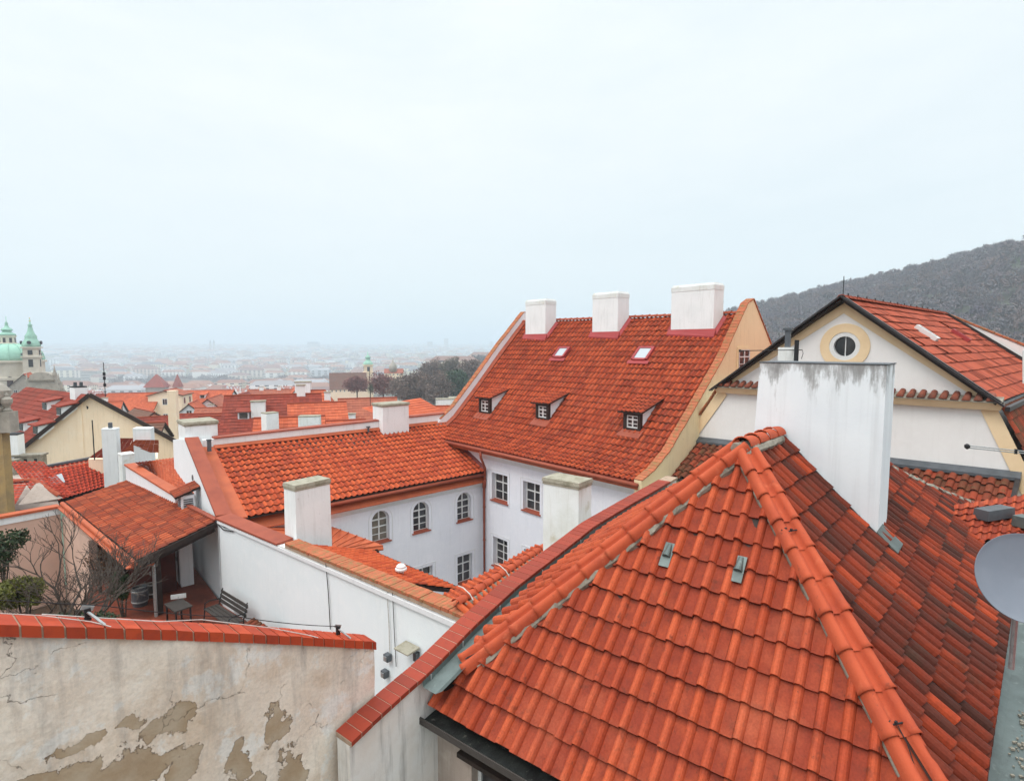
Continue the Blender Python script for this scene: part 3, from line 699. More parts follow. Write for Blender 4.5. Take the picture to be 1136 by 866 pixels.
v = MB(); zz = zr(sr+.1); v.hexa([cpt(sr+.002, zr(sr)+.10, -.1), cpt(sr+.26, zr(sr+.26)+.14, -.1), cpt(sr+.26, zr(sr+.26)+.14, thk*.5), cpt(sr+.002, zr(sr)+.10, thk*.5)],
                                 [cpt(sr+.002, zr(sr)+.16, -.1), cpt(sr+.26, zr(sr+.26)+.155, -.1), cpt(sr+.26, zr(sr+.26)+.155, thk*.5), cpt(sr+.002, zr(sr)+.16, thk*.5)]); v.build('flashing', M['lead'], ch)

# ------------------------------------------------------------------ valley sheet on the right, red slope beyond, dish
v = MB(); sg = 2.80
vs = thing('valley_gutter', 'grey lead valley gutter with crumbled mortar at the foot of the dark tile slope', 'gutter', tuple(R0+w_*3.0-UP*3))
for (sa, za, sb, zb) in ((sg-.12, .02, sg+.06, -.06), (sg+.06, -.06, sg+.42, -.04), (sg+.42, -.04, sg+.60, .20)):
    q = [gb-gdl*2.5+gnl*(sa-sg), gb+gdl*9+gnl*(sa-sg), gb+gdl*9+gnl*(sb-sg), gb-gdl*2.5+gnl*(sb-sg)]
    for p, zz in zip(q, (za, za, zb, zb)): p.z = gb.z+zz-.06
    v.prism(q, UP*-.01)
v.build('sheet', M['lead'], vs)
v = MB(); r2 = random.Random(5)
for i in range(240):
    c = gb+gdl*r2.uniform(-.8, 1.8)+gnl*(.26+r2.gauss(0, .06)); c.z = gb.z-.108; sz = r2.uniform(.006, .022)
    if r2.random() < .5: sz *= 1.2
    v.box(c, (sz*1.4, sz, sz*.8), Vector((r2.uniform(-1, 1), r2.uniform(-1, 1), 0)))
tag(v.build('debris', M['mortar'], vs), kind='stuff')
nr = thing('red_roof', 'sliver of a bright red tile slope right of the grey valley gutter', 'roof', tuple(R0+w_*3.8-UP*5))
b0 = gb-gdl*2.5+gnl*.60; b1 = gb+gdl*2.0+gnl*.60
for p in (b0, b1): p.z = gb.z+.12
tile_quad('slope', b0, b1, b1+gnl*1.6+UP*1.2, b0+gnl*1.6+UP*1.2, M['tile_red'], nr, pw=.2, pl=.33, prof=prof_barrel(), seed=4)
v = MB(); q = [b0, b1, b1+gnl*1.6+UP*1.2, b0+gnl*1.6+UP*1.2]; v.hexa([Vector((p.x, p.y, -9)) for p in q], [p-UP*.03 for p in q]); v.build('wall', M['white_wall2'], nr)
dc = P(1139, 641, D=5.0); dr = .375
ds = thing('satellite_dish', 'grey round satellite dish cut off by the right edge above the valley gutter', 'dish', tuple(dc-UP*.9))
dn = (Vector((0, 0, 0))-dc).normalized(); dn = (dn+Vector((rt[0], rt[1], 0))*.30+UP*.05).normalized()
ax = dn.cross(UP).normalized(); ay = ax.cross(dn).normalized()
v = MB(); rings = []
for (r, h) in ((.0, -.062), (.3, -.055), (.6, -.036), (.85, -.014), (1.0, 0.0), (1.015, .004), (1.015, -.012), (.85, -.028), (.5, -.055), (.0, -.075)):
    rings.append([dc+ax*math.cos(2*math.pi*k/48)*dr*r*1.0+ay*math.sin(2*math.pi*k/48)*dr*r*1.07+dn*h*1.3 for k in range(48)])
vs2 = [p for r_ in rings for p in r_]; fs = [(i*48+k, i*48+(k+1) % 48, (i+1)*48+(k+1) % 48, (i+1)*48+k) for i in range(len(rings)-1) for k in range(48)]
v.add(vs2, fs); v.build('reflector', M['dish'], ds, smooth=True)
v = MB(); v.tube([dc-dn*.1, dc-dn*.22, dc-dn*.24-UP*.8, dc-dn*.24-UP*.9], .025); v.build('mast', M['galv'], ds)
v = MB(); v.tube([dc-ay*dr*1.03, dc-ay*dr*.9+dn*.32+ax*.05], .012); v.box(dc-ay*dr*.9+dn*.32+ax*.05, (.05, .09, .05)); v.build('feed_arm', M['galv'], ds)

# ------------------------------------------------------------------ peeling garden wall, lower left
Lf = P(0, 699, D=3.9); Rf = P(418, 716, D=6.55)
wd = (Rf-Lf); L2 = wd.length; wd.normalize(); wh = Vector((wd.x, wd.y, 0)).normalized(); wn_ = Vector((-wh.y, wh.x, 0))   # away from the camera
if wn_.dot(Lf) < 0: wn_ = -wn_
gw = thing('garden_wall', 'cracked wall of peeling plaster with an orange brick top, lower left corner', 'wall', tuple(lerp(Lf, Rf, .5)))
bl_w = []
for (x, y, w_x, h_z) in ((138, 868, .46, .24), (192, 802, .24, .10), (206, 846, .16, .17), (306, 806, .16, .20), (324, 850, .15, .28), (268, 850, .12, .22), (88, 832, .20, .05), (150, 800, .13, .06), (20, 905, .6, .2), (240, 905, .5, .2)):
    q = P(x, y, pl=(Lf, wn_))-Vector(gw.location); bl_w.append((q.x, q.y, q.z, w_x, h_z))
M['peel'] = peel('peeling_plaster', bl_w)
bend = lambda t: .05*math.sin(max(0, min(1, t))*math.pi)
v = MB(); mj = MB(); t = -2.4; bl = .150
def tp(t, dn_, dz): return Lf+wd*t+wn_*dn_+UP*(dz+bend(t/L2)*.5)
while t < L2:
    l = bl*rnd.uniform(.93, 1.05); l = min(l, L2-t); j = rnd.uniform(-.006, .006); jz = rnd.uniform(-.004, .004); jr = rnd.uniform(-.01, .01)
    if l > .05:
        v.hexa([tp(t+.008, j, -.050), tp(t+l-.008, j+jr*.3, -.050), tp(t+l-.008, .24, -.050), tp(t+.008, .24, -.050)],
               [tp(t+.008, j, .045+jz), tp(t+l-.008, j+jr*.3, .045+jz+jr*.3), tp(t+l-.008, .24, .062+jz), tp(t+.008, .24, .062+jz)])
    t += l
v.build('coping', M['brick_o'], gw)
n_ = 24
for i in range(n_):
    ta, tb = lerp(-2.4, L2-.01, i/n_), lerp(-2.4, L2-.01, (i+1)/n_)
    mj.hexa([tp(ta, .012, -.046), tp(tb, .012, -.046), tp(tb, .23, -.046), tp(ta, .23, -.046)], [tp(ta, .010, .034), tp(tb, .010, .034), tp(tb, .23, .052), tp(ta, .23, .052)])
mj.build('coping_mortar', M['brick_joint'], gw)
v = MB(); rr = random.Random(3); nx, nz = 60, 46; grid = []
e_right = L2-.03
for j in range(nz+1):
    zz = -.052-4.2*j/nz
    edge = e_right-(.0 if j < 10 else .02*rr.random()+min(.30, (j-10)*.03))
    for i in range(nx+1):
        t = lerp(-2.4, edge, i/nx); d = .035+.012*math.sin(t*3.1+zz*2)+.008*math.sin(t*7.7-zz*5)
        grid.append(tp(t, d, zz))
v.add(grid, [(j*(nx+1)+i, (j+1)*(nx+1)+i, (j+1)*(nx+1)+i+1, j*(nx+1)+i+1) for j in range(nz) for i in range(nx)])
bk = [g+wn_*.34 for g in grid]; b = len(v.v); v.add(bk, [(j*(nx+1)+i, j*(nx+1)+i+1, (j+1)*(nx+1)+i+1, (j+1)*(nx+1)+i) for j in range(nz) for i in range(nx)])
for j in range(nz):
    i = j*(nx+1)+nx; v.f.append((i, i+nx+1, b+i+nx+1, b+i)); v.m.append(0)
v.build('render', M['peel'], gw, smooth=False)
# cables on the wall top
def catline(a, b2, sag, n=10): return [lerp(a, b2, k/n)-UP*sag*4*(k/n)*(1-k/n) for k in range(n+1)]
def posts(px): return P(px[0], px[1], D=px[2])
k1 = [tp(-2.3, .16, .22), tp(.75, .16, .19), tp(2.0, .16, .17), tp(L2-.48, .16, .16)]
cb1 = MB(); cb1.tube(catline(k1[0], k1[1], .03)+catline(k1[1], k1[2], .02)[1:]+catline(k1[2], k1[3], .02)[1:], .0045, n=5)
for q in (P(408, 668, X=4.62), ): pass
tag(cb1.build('cable', M['cable'], None), 'thin black cable strung low over the brick top of the peeling wall', 'cable')
cb2 = MB(); cb2.tube([tp(-2.3, .14, .10), tp(-.8, .12, .09), tp(.3, .14, .085), tp(.62, .08, .07), tp(.75, .01, .055)], .004, n=5)
cb2.tube([tp(.3, .16, .09), tp(1.2, .14, .08), tp(1.6, .18, .11), tp(2.3, .14, .085), tp(2.75, .04, .06), tp(2.85, .0, .05)], .0055, n=5)
tag(cb2.build('cable', M['cable_w'], None), 'pale loose cable lying on the brick top of the peeling wall', 'cable')
for i, t in enumerate((.62, L2-.48)):
    br = thing('cable_bracket', ('small metal clip holding the cable near the left of the wall top' if i == 0 else 'small metal clip holding the cable near the right end of the wall top'), 'bracket', tuple(tp(t, .2, .08)), 'cable clips on the brick wall top')
    v = MB(); v.box(tp(t, .16, .055), (.045, .025, .10), wh); v.build('post', M['cable'], br)
    v = MB(); v.bar(tp(t+.0, .15, .13), tp(t+.09, .03, .06), .022, .01); v.bar(tp(t-.04, .17, .16), tp(t+.05, .17, .16), .012, .035); v.build('arm', M['galv'], br)
# out-of-focus stone corner of our own balcony
v = MB(); bc = P(8, 912, D=1.6); v.lathe([(.30, -.6), (.24, -.12), (.15, -.02), (.05, .03), (.01, .035)], bc-UP*.02, n=14, sx=1.5)
tag(v.build('balcony_stone', M['mortar'], None, smooth=True), 'blurred rough stone edge in the bottom left corner', 'stone')
# ================================================================== BIG HOUSE with three ridge chimneys
XE, ZE, HR = 15.70, -4.70, 6.05
YR, YL = 11.05, 24.15
GP = [(0, 0), (.10, .045), (.22, .135), (.45, .385), (.72, .695), (1, 1)]
def g_prof(t): return np.interp(t, [a for a, b in GP], [b for a, b in GP])
def Wd(y): return np.interp(y, [YR, YL], [7.55, 6.55])
def S_big(U, W):                          # U metres along +Y from the right gable, W fraction*9.6
    y = YR+np.asarray(U, float); t = np.asarray(W, float)/9.4
    return np.stack([XE+Wd(y)*t, y, ZE+HR*g_prof(t)], 1)
def f_big(x, y):
    t = (x-XE)/Wd(y); return float(ZE+HR*g_prof(t)) if t <= 1 else float(ZE+HR-(x-XE-Wd(y))*.9)
bh = thing('courtyard_house', 'large white house with steep red tiled roof, three dormers and three ridge chimneys', 'house', (16.2, 18, -17))
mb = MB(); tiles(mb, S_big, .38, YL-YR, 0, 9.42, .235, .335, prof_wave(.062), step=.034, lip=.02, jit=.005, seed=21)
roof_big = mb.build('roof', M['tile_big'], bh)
v = MB(); ny = 6
for i in range(ny):
    ya, yb = lerp(YR, YL, i/ny), lerp(YR, YL, (i+1)/ny)
    for k in range(len(GP)-1):
        ta, tb = GP[k][0], GP[k+1][0]
        v.poly([(XE+Wd(ya)*ta, ya, ZE+HR*GP[k][1]-.03), (XE+Wd(yb)*ta, yb, ZE+HR*GP[k][1]-.03), (XE+Wd(yb)*tb, yb, ZE+HR*GP[k+1][1]-.03), (XE+Wd(ya)*tb, ya, ZE+HR*GP[k+1][1]-.03)])
    v.poly([(XE+Wd(ya), ya, ZE+HR-.03), (XE+Wd(yb), yb, ZE+HR-.03), (XE+Wd(yb)+6.5, yb, ZE+HR-5.9), (XE+Wd(ya)+6.5, ya, ZE+HR-5.9)])
v.build('back_slope', M['tile_far_r'], bh)
mb = MB(); cap_row(mb, [(XE+Wd(YR)+.0, YR+.4, ZE+HR+.02), (XE+Wd(YL), YL, ZE+HR+.02)], .12, .10, seg=.4, seed=31); mb.build('ridge_tiles', M['ridge'], bh, smooth=True)
# street-side walls: facade on the courtyard with real openings
XF = 16.17
bw = [(18.585, -7.17, 1.12, 1.28), (16.50, -7.17, 1.05, 1.28), (14.10, -7.17, 1.05, 1.28), (18.60, -10.30, 1.02, 1.38), (16.45, -10.30, 1.02, 1.38), (14.10, -10.3, 1.02, 1.38)]
v = MB(); wall_face(v, (XF, 20.6, -17), -EY, -EX, 9.5, 11.95, [(20.6-y-w, z+17, w, h, False) for y, z, w, h in bw], .26)
v.prism([(XF, 11.1, -17), (XF+14, 11.1, -17), (XF+14, 24.1, -17), (XF, 24.1, -17)], UP*.1)
v.poly([(XF, 20.6, -17), (XF, 24.1, -17), (XF, 24.1, -4.95), (XF, 20.6, -4.95)]); v.poly([(XF, 11.1, -17), (XF, 11.1, -5.05), (XF+.4, 11.1, -5.05), (XF+.4, 11.1, -17)])
v.build('wall', M['white_blue'], bh)
for i, (y, z, w, h) in enumerate(bw):
    window(bh, (XF, y+w, z), -EY, -EX, w, h, depth=.24, rows=3 if i < 3 else 4, sillmat='copper_dull')
v = MB(); v.hexa([(XF-.02, 11.2, -5.32), (XF-.02, 20.55, -5.32), (XF-.003, 20.55, -5.32), (XF-.003, 11.2, -5.32)], [(XF-.30, 11.2, -4.98), (XF-.30, 20.55, -4.98), (XF-.003, 20.55, -4.98), (XF-.003, 11.2, -4.98)])
v.build('cornice', M['white_trim'], bh)
v = MB(); v.hexa([(XE-.03, 11.2, -4.965), (XE-.03, 23.0, -4.965), (XF+.2, 23.0, -4.965), (XF+.2, 11.2, -4.965)], [(XE+.02, 11.2, -4.80), (XE+.02, 23.0, -4.80), (XF+.2, 23.0, -4.76), (XF+.2, 11.2, -4.76)])
v.build('eaves_sheet', M['copper_paint'], bh)
v = MB(); v.tube([(XE-.09, 11.15, -4.79), (XE-.09, 23.0, -4.79)], .075, n=10)
for y in np.arange(11.6, 21, 1.3): v.bar((XE-.02, y, -4.74), (XE-.17, y, -4.78), .02, .02)
v.build('gutter', M['copper_dull'], bh, smooth=True)
pp = [(XE-.1, 19.80, -4.85), (XE-.08, 19.82, -5.15), (XF-.12, 20.05, -5.75), (XF-.10, 20.12, -6.35), (XF-.10, 20.16, -6.6), (XF-.10, 20.16, -16.5)]
v = MB(); v.tube(pp, .058, n=10); v.tube([Vector(pp[3])+UP*.05, Vector(pp[4])-UP*.1], .085, n=10)
for z in (-7.6, -9.2, -10.8): v.tube([(XF-.10, 20.16, z), (XF-.10, 20.16, z-.05)], .07, n=10)
v.build('downpipe', M['copper_dull'], bh, smooth=True)
# right gable, yellow
gy = YR; ap = XE+7.55
gpts = [(XE+7.55*t, ZE+HR*g) for t, g in GP]
prof = [(x, z+.06) for x, z in gpts]+[(ap+.25, ZE+HR+.60), (25.6, -.22), (28.2, -3.0)]
prof[-4] = (ap-.25, ZE+HR+.40)
v = MB(); fr = [(XE+.5, -17)]+[(28.2, -17)]+[(x, z) for x, z in reversed(prof)]
v.poly([(x, gy, z) for x, z in fr]); v.poly([(x, gy+.30, z) for x, z in reversed(fr)])
for i in range(len(fr)):
    a, b2 = fr[i], fr[(i+1) % len(fr)]; v.poly([(a[0], gy, a[1]), (a[0], gy+.30, a[1]), (b2[0], gy+.30, b2[1]), (b2[0], gy, b2[1])])
v.build('gable_wall', M['yellow'], bh)
def coping_run(name, pts, across, width, mat, parent, unit=.16, th=.07, seed=0):
    """brick or tile-on-edge coping following a polyline; across = horizontal unit vector, pts = outer top edge"""
    rs = random.Random(seed); v = MB(); pts = [Vector(p) for p in pts]; across = Vector(across)
    for i in range(len(pts)-1):
        a, b2 = pts[i], pts[i+1]; n_ = max(1, int(round((b2-a).length/unit))); nn = (b2-a).cross(across).normalized(); nn *= (1 if nn.z > 0 else -1)
        for k in range(n_):
            p, q = lerp(a, b2, (k+.04)/n_), lerp(a, b2, (k+.96)/n_); j = rs.uniform(-.006, .006)
            o = across*rs.uniform(-.008, .008)
            v.hexa([p+o, q+o, q+o+across*width, p+o+across*width], [x+nn*(th+j) for x in (p+o, q+o, q+o+across*width, p+o+across*width)])
    return v.build(name, M[mat], parent)
coping_run('coping', [(x, gy-.04, z+.01) for x, z in prof], EY, .34, 'brick_moss', bh, unit=.17, seed=3, th=.04)
wn1 = window(bh, (22.30, gy-.05, -1.08), EX, -EY, .95, .90, depth=.02, rows=3, cols=2, trim=False, sill=False)
v = MB()
for (x, z, w, h) in ((22.2, -1.18, 1.15, .10), (22.2, -.18, 1.15, .10), (22.2, -1.08, .10, .90), (23.25, -1.08, .10, .90)): v.prism([(x, gy-.004, z), (x+w, gy-.004, z), (x+w, gy-.004, z+h), (x, gy-.004, z+h)], (0, -.04, 0))
v.build('surround', M['yellow'], wn1)
# left gable parapet, white inner face, brick on top
gl = YL; lp = [(XE+6.55*t, ZE+HR*g) for t, g in GP]
lp2 = [(x, z+.55) for x, z in lp[1:]]; lp2[-1] = (lp2[-1][0]+.1, lp2[-1][1]+.05); lp2 += [(lp2[-1][0]+4, lp2[-1][1]-3.6)]
v = MB(); fr = [(XE+.1, -17), (lp2[-1][0], -17)]+[(x, z) for x, z in reversed(lp2)]+[(XE+.1, -4.4)]
v.poly([(x, gl, z) for x, z in fr]); v.poly([(x, gl+.3, z) for x, z in reversed(fr)])
for i in range(len(fr)):
    a, b2 = fr[i], fr[(i+1) % len(fr)]; v.poly([(a[0], gl, a[1]), (a[0], gl+.3, a[1]), (b2[0], gl+.3, b2[1]), (b2[0], gl, b2[1])])
v.build('parapet', M['white'], bh)
coping_run('coping', [(x, gl-.02, z+.01) for x, z in lp2], EY, .34, 'copper_coping' if 'copper_coping' in M else 'brick_moss', bh, unit=.3, seed=5, th=.035)
v = MB(); 
for i in range(1, len(lp)-1):
    a, b2 = lp[i], lp[i+1]; v.hexa([(a[0], gl-.28, a[1]+.055), (b2[0], gl-.28, b2[1]+.055), (b2[0], gl-.005, b2[1]+.055), (a[0], gl-.005, a[1]+.055)], [(a[0], gl-.28, a[1]+.08), (b2[0], gl-.28, b2[1]+.08), (b2[0], gl-.005, b2[1]+.14), (a[0], gl-.005, a[1]+.14)])
v.build('flashing', M['copper_dull'], bh)
# ridge chimneys (things of their own)
def ridge_chimney(xl, xr, xback, ytop, ybase, label):
    bl_ = hit(xl, ybase, f_big); br_ = hit(xr, ybase+1, f_big); Xf = (bl_.x+br_.x)/2; y0 = P(xr, ybase, X=Xf).y; y1 = P(xl, ybase, X=Xf).y
    zt_ = P((xl+xr)/2, ytop, X=Xf).z; dep = P(xback, ytop+8, Y=y0).x-Xf
    c = thing('chimney', label, 'chimney', (Xf+dep/2, (y0+y1)/2, bl_.z), 'white chimneys on the ridge of the big red roof')
    v = MB(); zb = bl_.z-.8
    def ring(z, e): return [(Xf-e, y0-e, z), (Xf+dep+e, y0-e, z), (Xf+dep+e, y1+e, z), (Xf-e, y1+e, z)]
    v.hexa(ring(zb, 0), ring(zt_-.30, 0)); v.build('shaft', M['chim_white'], c)
    v = MB(); v.hexa(ring(zt_-.297, .012), ring(zt_-.10, .014)); v.hexa(ring(zt_-.098, .0), ring(zt_, -.04)); v.build('cap', M['chim_mossy'], c)
    v = MB(); zf = bl_.z
    v.hexa([(Xf-.16, y0-.12, f_big(Xf-.16, y0)+.05), (Xf+.02, y0-.12, zf+.02), (Xf+.02, y1+.12, zf+.02), (Xf-.16, y1+.12, f_big(Xf-.16, y1)+.05)],
           [(Xf-.16, y0-.12, f_big(Xf-.16, y0)+.13), (Xf+.0, y0-.12, zf+.22), (Xf+.0, y1+.12, zf+.22), (Xf-.16, y1+.12, f_big(Xf-.16, y1)+.13)])
    xm = min(Xf+dep, XE+float(Wd(y0)))
    for (ya, yb) in ((y0-.16, y0-.01), (y1+.01, y1+.16)):
        v.hexa([(Xf, ya, f_big(Xf, ya)+.04), (xm, ya, f_big(xm, ya)+.04), (xm, yb, f_big(xm, yb)+.04), (Xf, yb, f_big(Xf, yb)+.04)],
               [(Xf, ya, f_big(Xf, ya)+.10), (xm, ya, f_big(xm, ya)+.10), (xm, yb, f_big(xm, yb)+.20), (Xf, yb, f_big(Xf, yb)+.20)])
    v.build('flashing', M['red_sheet'], c); return c
ridge_chimney(583, 605, 617, 332, 375, 'smallest white ridge chimney, nearest the left gable of the big red roof')
ridge_chimney(657, 685, 698, 324, 373, 'middle white ridge chimney of the three on the big red roof')
ridge_chimney(744, 791, 803, 315, 371, 'broadest white ridge chimney, beside the yellow gable of the big house')
# dormers
def dormer(xl, xr, yt, yb, xtop, ytop, seed):
    a = hit(xl, yb, f_big); b2 = hit(xr, yb, f_big); Xf = (a.x+b2.x)/2; y0 = P(xr, yb, X=Xf).y; y1 = P(xl, yb, X=Xf).y
    zb = f_big(Xf, (y0+y1)/2)+.05; zt_ = P((xl+xr)/2, yt, X=Xf).z
    # roof plane rising gently until it meets the main slope
    k = .30; x = Xf
    while zt_+.10+k*(x-Xf) > f_big(x, y0)+.03 and x < Xf+5: x += .03
    Xm = x; zm = zt_+.10+k*(Xm-Xf)
    d = MB(); ov = .16
    A = Vector((Xf-ov, y0-.14, zt_+.10-k*ov)); B = Vector((Xf-ov, y1+.22, zt_+.08-k*ov)); C_ = Vector((Xm+.12, y1+.30, zm+.05)); D_ = Vector((Xm+.12, y0-.14, zm+.06))
    body = MB(); q = [Vector((Xf+.02, y0, zb-.3)), Vector((Xf+.02, y0, zt_+.06)), Vector((Xm-.05, y0, zm)), Vector((Xf+.5, y0, zb-.1))]
    # cheek (near side) and far side
    body.hexa([Vector((Xf+.11, y0+.03, zb-.25)), Vector((Xm, y0+.03, f_big(Xm, y0)-.3)), Vector((Xm, y1-.05, f_big(Xm, y1)-.3)), Vector((Xf+.11, y1-.05, zb-.25))],
              [Vector((Xf+.11, y0+.03, zt_+.06)), Vector((Xm, y0+.03, zm-.03)), Vector((Xm, y1-.05, zm-.03)), Vector((Xf+.11, y1-.05, zt_+.06))])
    dm = body.build('dormer', M['white'], bh); dm['label'] = 'dormer window with white cheek'
    lu = (B-A).length
    tile_quad('dormer_roof', B, A, D_, C_, M['tile_big'], dm, pw=.2, pl=.33, prof=prof_wave(.05), step=.028, seed=seed)
    s = MB(); s.hexa([A-UP*.05, D_-UP*.05, C_-UP*.05, B-UP*.05], [A-UP*.015, D_-UP*.015, C_-UP*.015, B-UP*.015]); s.build('soffit', M['wood_dark'], dm)
    f = MB(); w = y1-y0; h = zt_-zb
    for (ya, yb2, za, zb2) in ((y0, y0+.13, zb, zt_+.04), (y1-.13, y1, zb, zt_+.04), (y0+.13, y1-.13, zt_-.09, zt_+.04), (y0+.13, y1-.13, zb, zb+.07)):
        f.hexa([(Xf-.05, ya, za), (Xf+.10, ya, za), (Xf+.10, yb2, za), (Xf-.05, yb2, za)], [(Xf-.05, ya, zb2), (Xf+.10, ya, zb2), (Xf+.10, yb2, zb2), (Xf-.05, yb2, zb2)])
    f.build('casing', M['wood_dark'], dm)
    W_ = window(dm, (Xf-.01, y1-.13, zb+.07), -EY, -EX, w-.26, h-.16, depth=.05, rows=3, cols=2, trim=False, sill=False)
    s = MB(); s.hexa([(Xf-.34, y0-.12, f_big(Xf-.34, y0)+.07), (Xf+.02, y0-.12, zb-.06), (Xf+.02, y1+.12, zb-.06), (Xf-.34, y1+.12, f_big(Xf-.34, y1)+.07)],
                     [(Xf-.34, y0-.12, f_big(Xf-.34, y0)+.125), (Xf+.02, y0-.12, zb+.03), (Xf+.02, y1+.12, zb+.03), (Xf-.34, y1+.12, f_big(Xf-.34, y1)+.125)]); s.build('apron', M['copper_dull'], dm)
dormer(532, 544, 442, 459, 569, 423, 41); dormer(595, 609, 448, 466, 636, 428, 42); dormer(692, 711, 458, 478, 742, 431, 43)
for (x, y, w, h) in ((624, 392, .55, .62), (714.5, 393.5, .62, .72)):
    c = hit(x, y, f_big); e = .2; up2 = (Vector((c.x+e, c.y, f_big(c.x+e, c.y)))-Vector((c.x, c.y, f_big(c.x, c.y)))).normalized(); nn = up2.cross(-EY).normalized(); nn *= (1 if nn.z > 0 else -1)
    fr = MB(); q = lambda a, b2, d: c+EY*a+up2*b2+nn*d
    for (a0, a1, b0, b1) in ((-w/2-.12, -w/2, -h/2-.05, h/2+.05), (w/2, w/2+.12, -h/2-.05, h/2+.05), (-w/2, w/2, h/2-.06, h/2+.05), (-w/2, w/2, -h/2-.10, -h/2)):
        fr.hexa([q(a0, b0, .02), q(a1, b0, .02), q(a1, b1, .02), q(a0, b1, .02)], [q(a0, b0, .16), q(a1, b0, .16), q(a1, b1, .16), q(a0, b1, .16)])
    s = fr.build('skylight', M['red_sheet'], bh)
    g = MB(); g.prism([q(-w/2+.002, -h/2+.002, .11), q(w/2-.002, -h/2+.002, .11), q(w/2-.002, h/2-.062, .11), q(-w/2+.002, h/2-.062, .11)], nn*.02); g.build('pane', M['skyglass'], s)
    fr = MB(); fr.hexa([q(-w/2-.25, -h/2-.30, .07), q(w/2+.25, -h/2-.30, .07), q(w/2+.25, -h/2-.1, .07), q(-w/2-.25, -h/2-.1, .07)], [q(-w/2-.25, -h/2-.30, .09), q(w/2+.25, -h/2-.30, .09), q(w/2+.25, -h/2-.1, .10), q(-w/2-.25, -h/2-.1, .10)]); fr.build('apron', M['red_sheet'], s)

# ================================================================== WING with three arched windows
YW = 20.409
wg = thing('arched_wing', 'lower white wing with three arched windows and orange wave-tile roof, left of the downpipe', 'house', (10, 22, -17))
v = MB(); aw = [(10.40, -8.13, .80, 1.32, True), (12.35, -8.13, .80, 1.32, True), (14.69, -8.13, .80, 1.32, True), (12.45, -11.13, .86, 1.34, False), (14.68, -11.13, .86, 1.34, False)]
wall_face(v, (4.9, YW, -17), EX, -EY, XF-4.9-.004, 10.5, [(x-4.9, z+17, w, h, a) for x, z, w, h, a in aw], .22)
v.build('wall', M['white_blue'], wg)
for x, z, w, h, a in aw: window(wg, (x, YW, z), EX, -EY, w, h, arch=a, depth=.2, rows=3, sillmat='copper_dull', glass='curtain' if x < 11 else 'glass')
v = MB(); v.hexa([(5.2, YW-.02, -6.70), (XF-.01, YW-.02, -6.70), (XF-.01, YW-.003, -6.70), (5.2, YW-.003, -6.70)], [(5.2, YW-.20, -6.46), (XF-.01, YW-.20, -6.46), (XF-.01, YW-.003, -6.46), (5.2, YW-.003, -6.46)]); v.build('cornice', M['white_trim'], wg)
v = MB(); v.hexa([(5.2, YW-.30, -6.44), (XF-.02, YW-.30, -6.44), (XF-.02, YW+.1, -6.30), (5.2, YW+.1, -6.30)], [(5.2, YW-.30, -6.40), (XF-.02, YW-.30, -6.40), (XF-.02, YW+.1, -6.02), (5.2, YW+.1, -6.02)]); v.build('eaves_sheet', M['copper_paint'], wg)
v = MB(); v.tube([(7.0, YW-.28, -6.06), (XF-.05, YW-.28, -6.06)], .075, n=10); v.build('gutter', M['copper_dull'], wg, smooth=True)
zE, zR = -5.92, -4.12
def S_w(U, W):
    return np.stack([5.55+np.asarray(U, float), 20.12+np.asarray(W, float)*.916, zE+np.asarray(W, float)*.402], 1)
mb = MB(); tiles(mb, S_w, 0, 11.6, 0, 4.45, .235, .345, prof_wave(.06), step=.034, lip=.02, jit=.004, seed=51)
rw = mb.build('roof', M['tile_wing'], wg)
# trimmed by the wall and parapet of the big house
clip(rw, [((XF+.0, 0, 0), (1, 0, 0))]) if False else None
v = MB(); v.hexa([(4.7, 20.15, zE-.09), (17.4, 20.15, zE-.09), (17.4, 24.3, zR-.02), (4.7, 24.3, zR-.02)], [(4.7, 20.15, zE-.02), (17.4, 20.15, zE-.02), (17.4, 24.3, zR+.04), (4.7, 24.3, zR+.04)]); v.build('roof_deck', M['wood_dark'], wg)
v = MB(); v.hexa([(5.00, 20.05, zE-.0), (5.57, 20.05, zE-.0), (5.57, 24.25, zR+.05), (5.0, 24.25, zR+.05)], [(5.0, 20.05, zE+.10), (5.57, 20.05, zE+.03), (5.57, 24.25, zR+.09), (5.0, 24.25, zR+.16)]); v.build('verge_sheet', M['copper_paint'], wg)
v = MB(); v.hexa([(5.57, 24.12, zR+.02), (17.3, 24.12, zR+.02), (17.3, 24.27, zR+.02), (5.57, 24.27, zR+.02)], [(5.57, 24.12, zR+.06), (17.3, 24.12, zR+.06), (17.3, 24.27, zR+.16), (5.57, 24.27, zR+.16)]); v.build('ridge_sheet', M['copper_paint'], wg)
v = MB(); v.hexa([(5.2, 24.27, -6), (17.1, 24.27, -6), (17.1, 24.57, -6), (5.2, 24.57, -6)], [(5.2, 24.27, -3.72), (17.1, 24.27, -3.62), (17.1, 24.57, -3.62), (5.2, 24.57, -3.72)]); v.build('ridge_wall', M['chim_white'], wg)
v = MB(); v.hexa([(5.6, 24.22, -3.715), (17.1, 24.22, -3.615), (17.1, 24.62, -3.615), (5.6, 24.62, -3.715)], [(5.6, 24.22, -3.665), (17.1, 24.22, -3.565), (17.1, 24.62, -3.545), (5.6, 24.62, -3.645)]); v.build('coping', M['copper_dull'], wg)
# far slope behind, orange, rising above the ridge wall at the right
tile_quad('roof', (13.6, 24.8, -3.75), (17.3, 24.8, -3.75), (17.3, 27.6, -3.05), (13.6, 27.6, -3.35), M['tile_far_o'], wg, pw=.3, pl=.35, prof=prof_flat(), step=.02, seed=9)
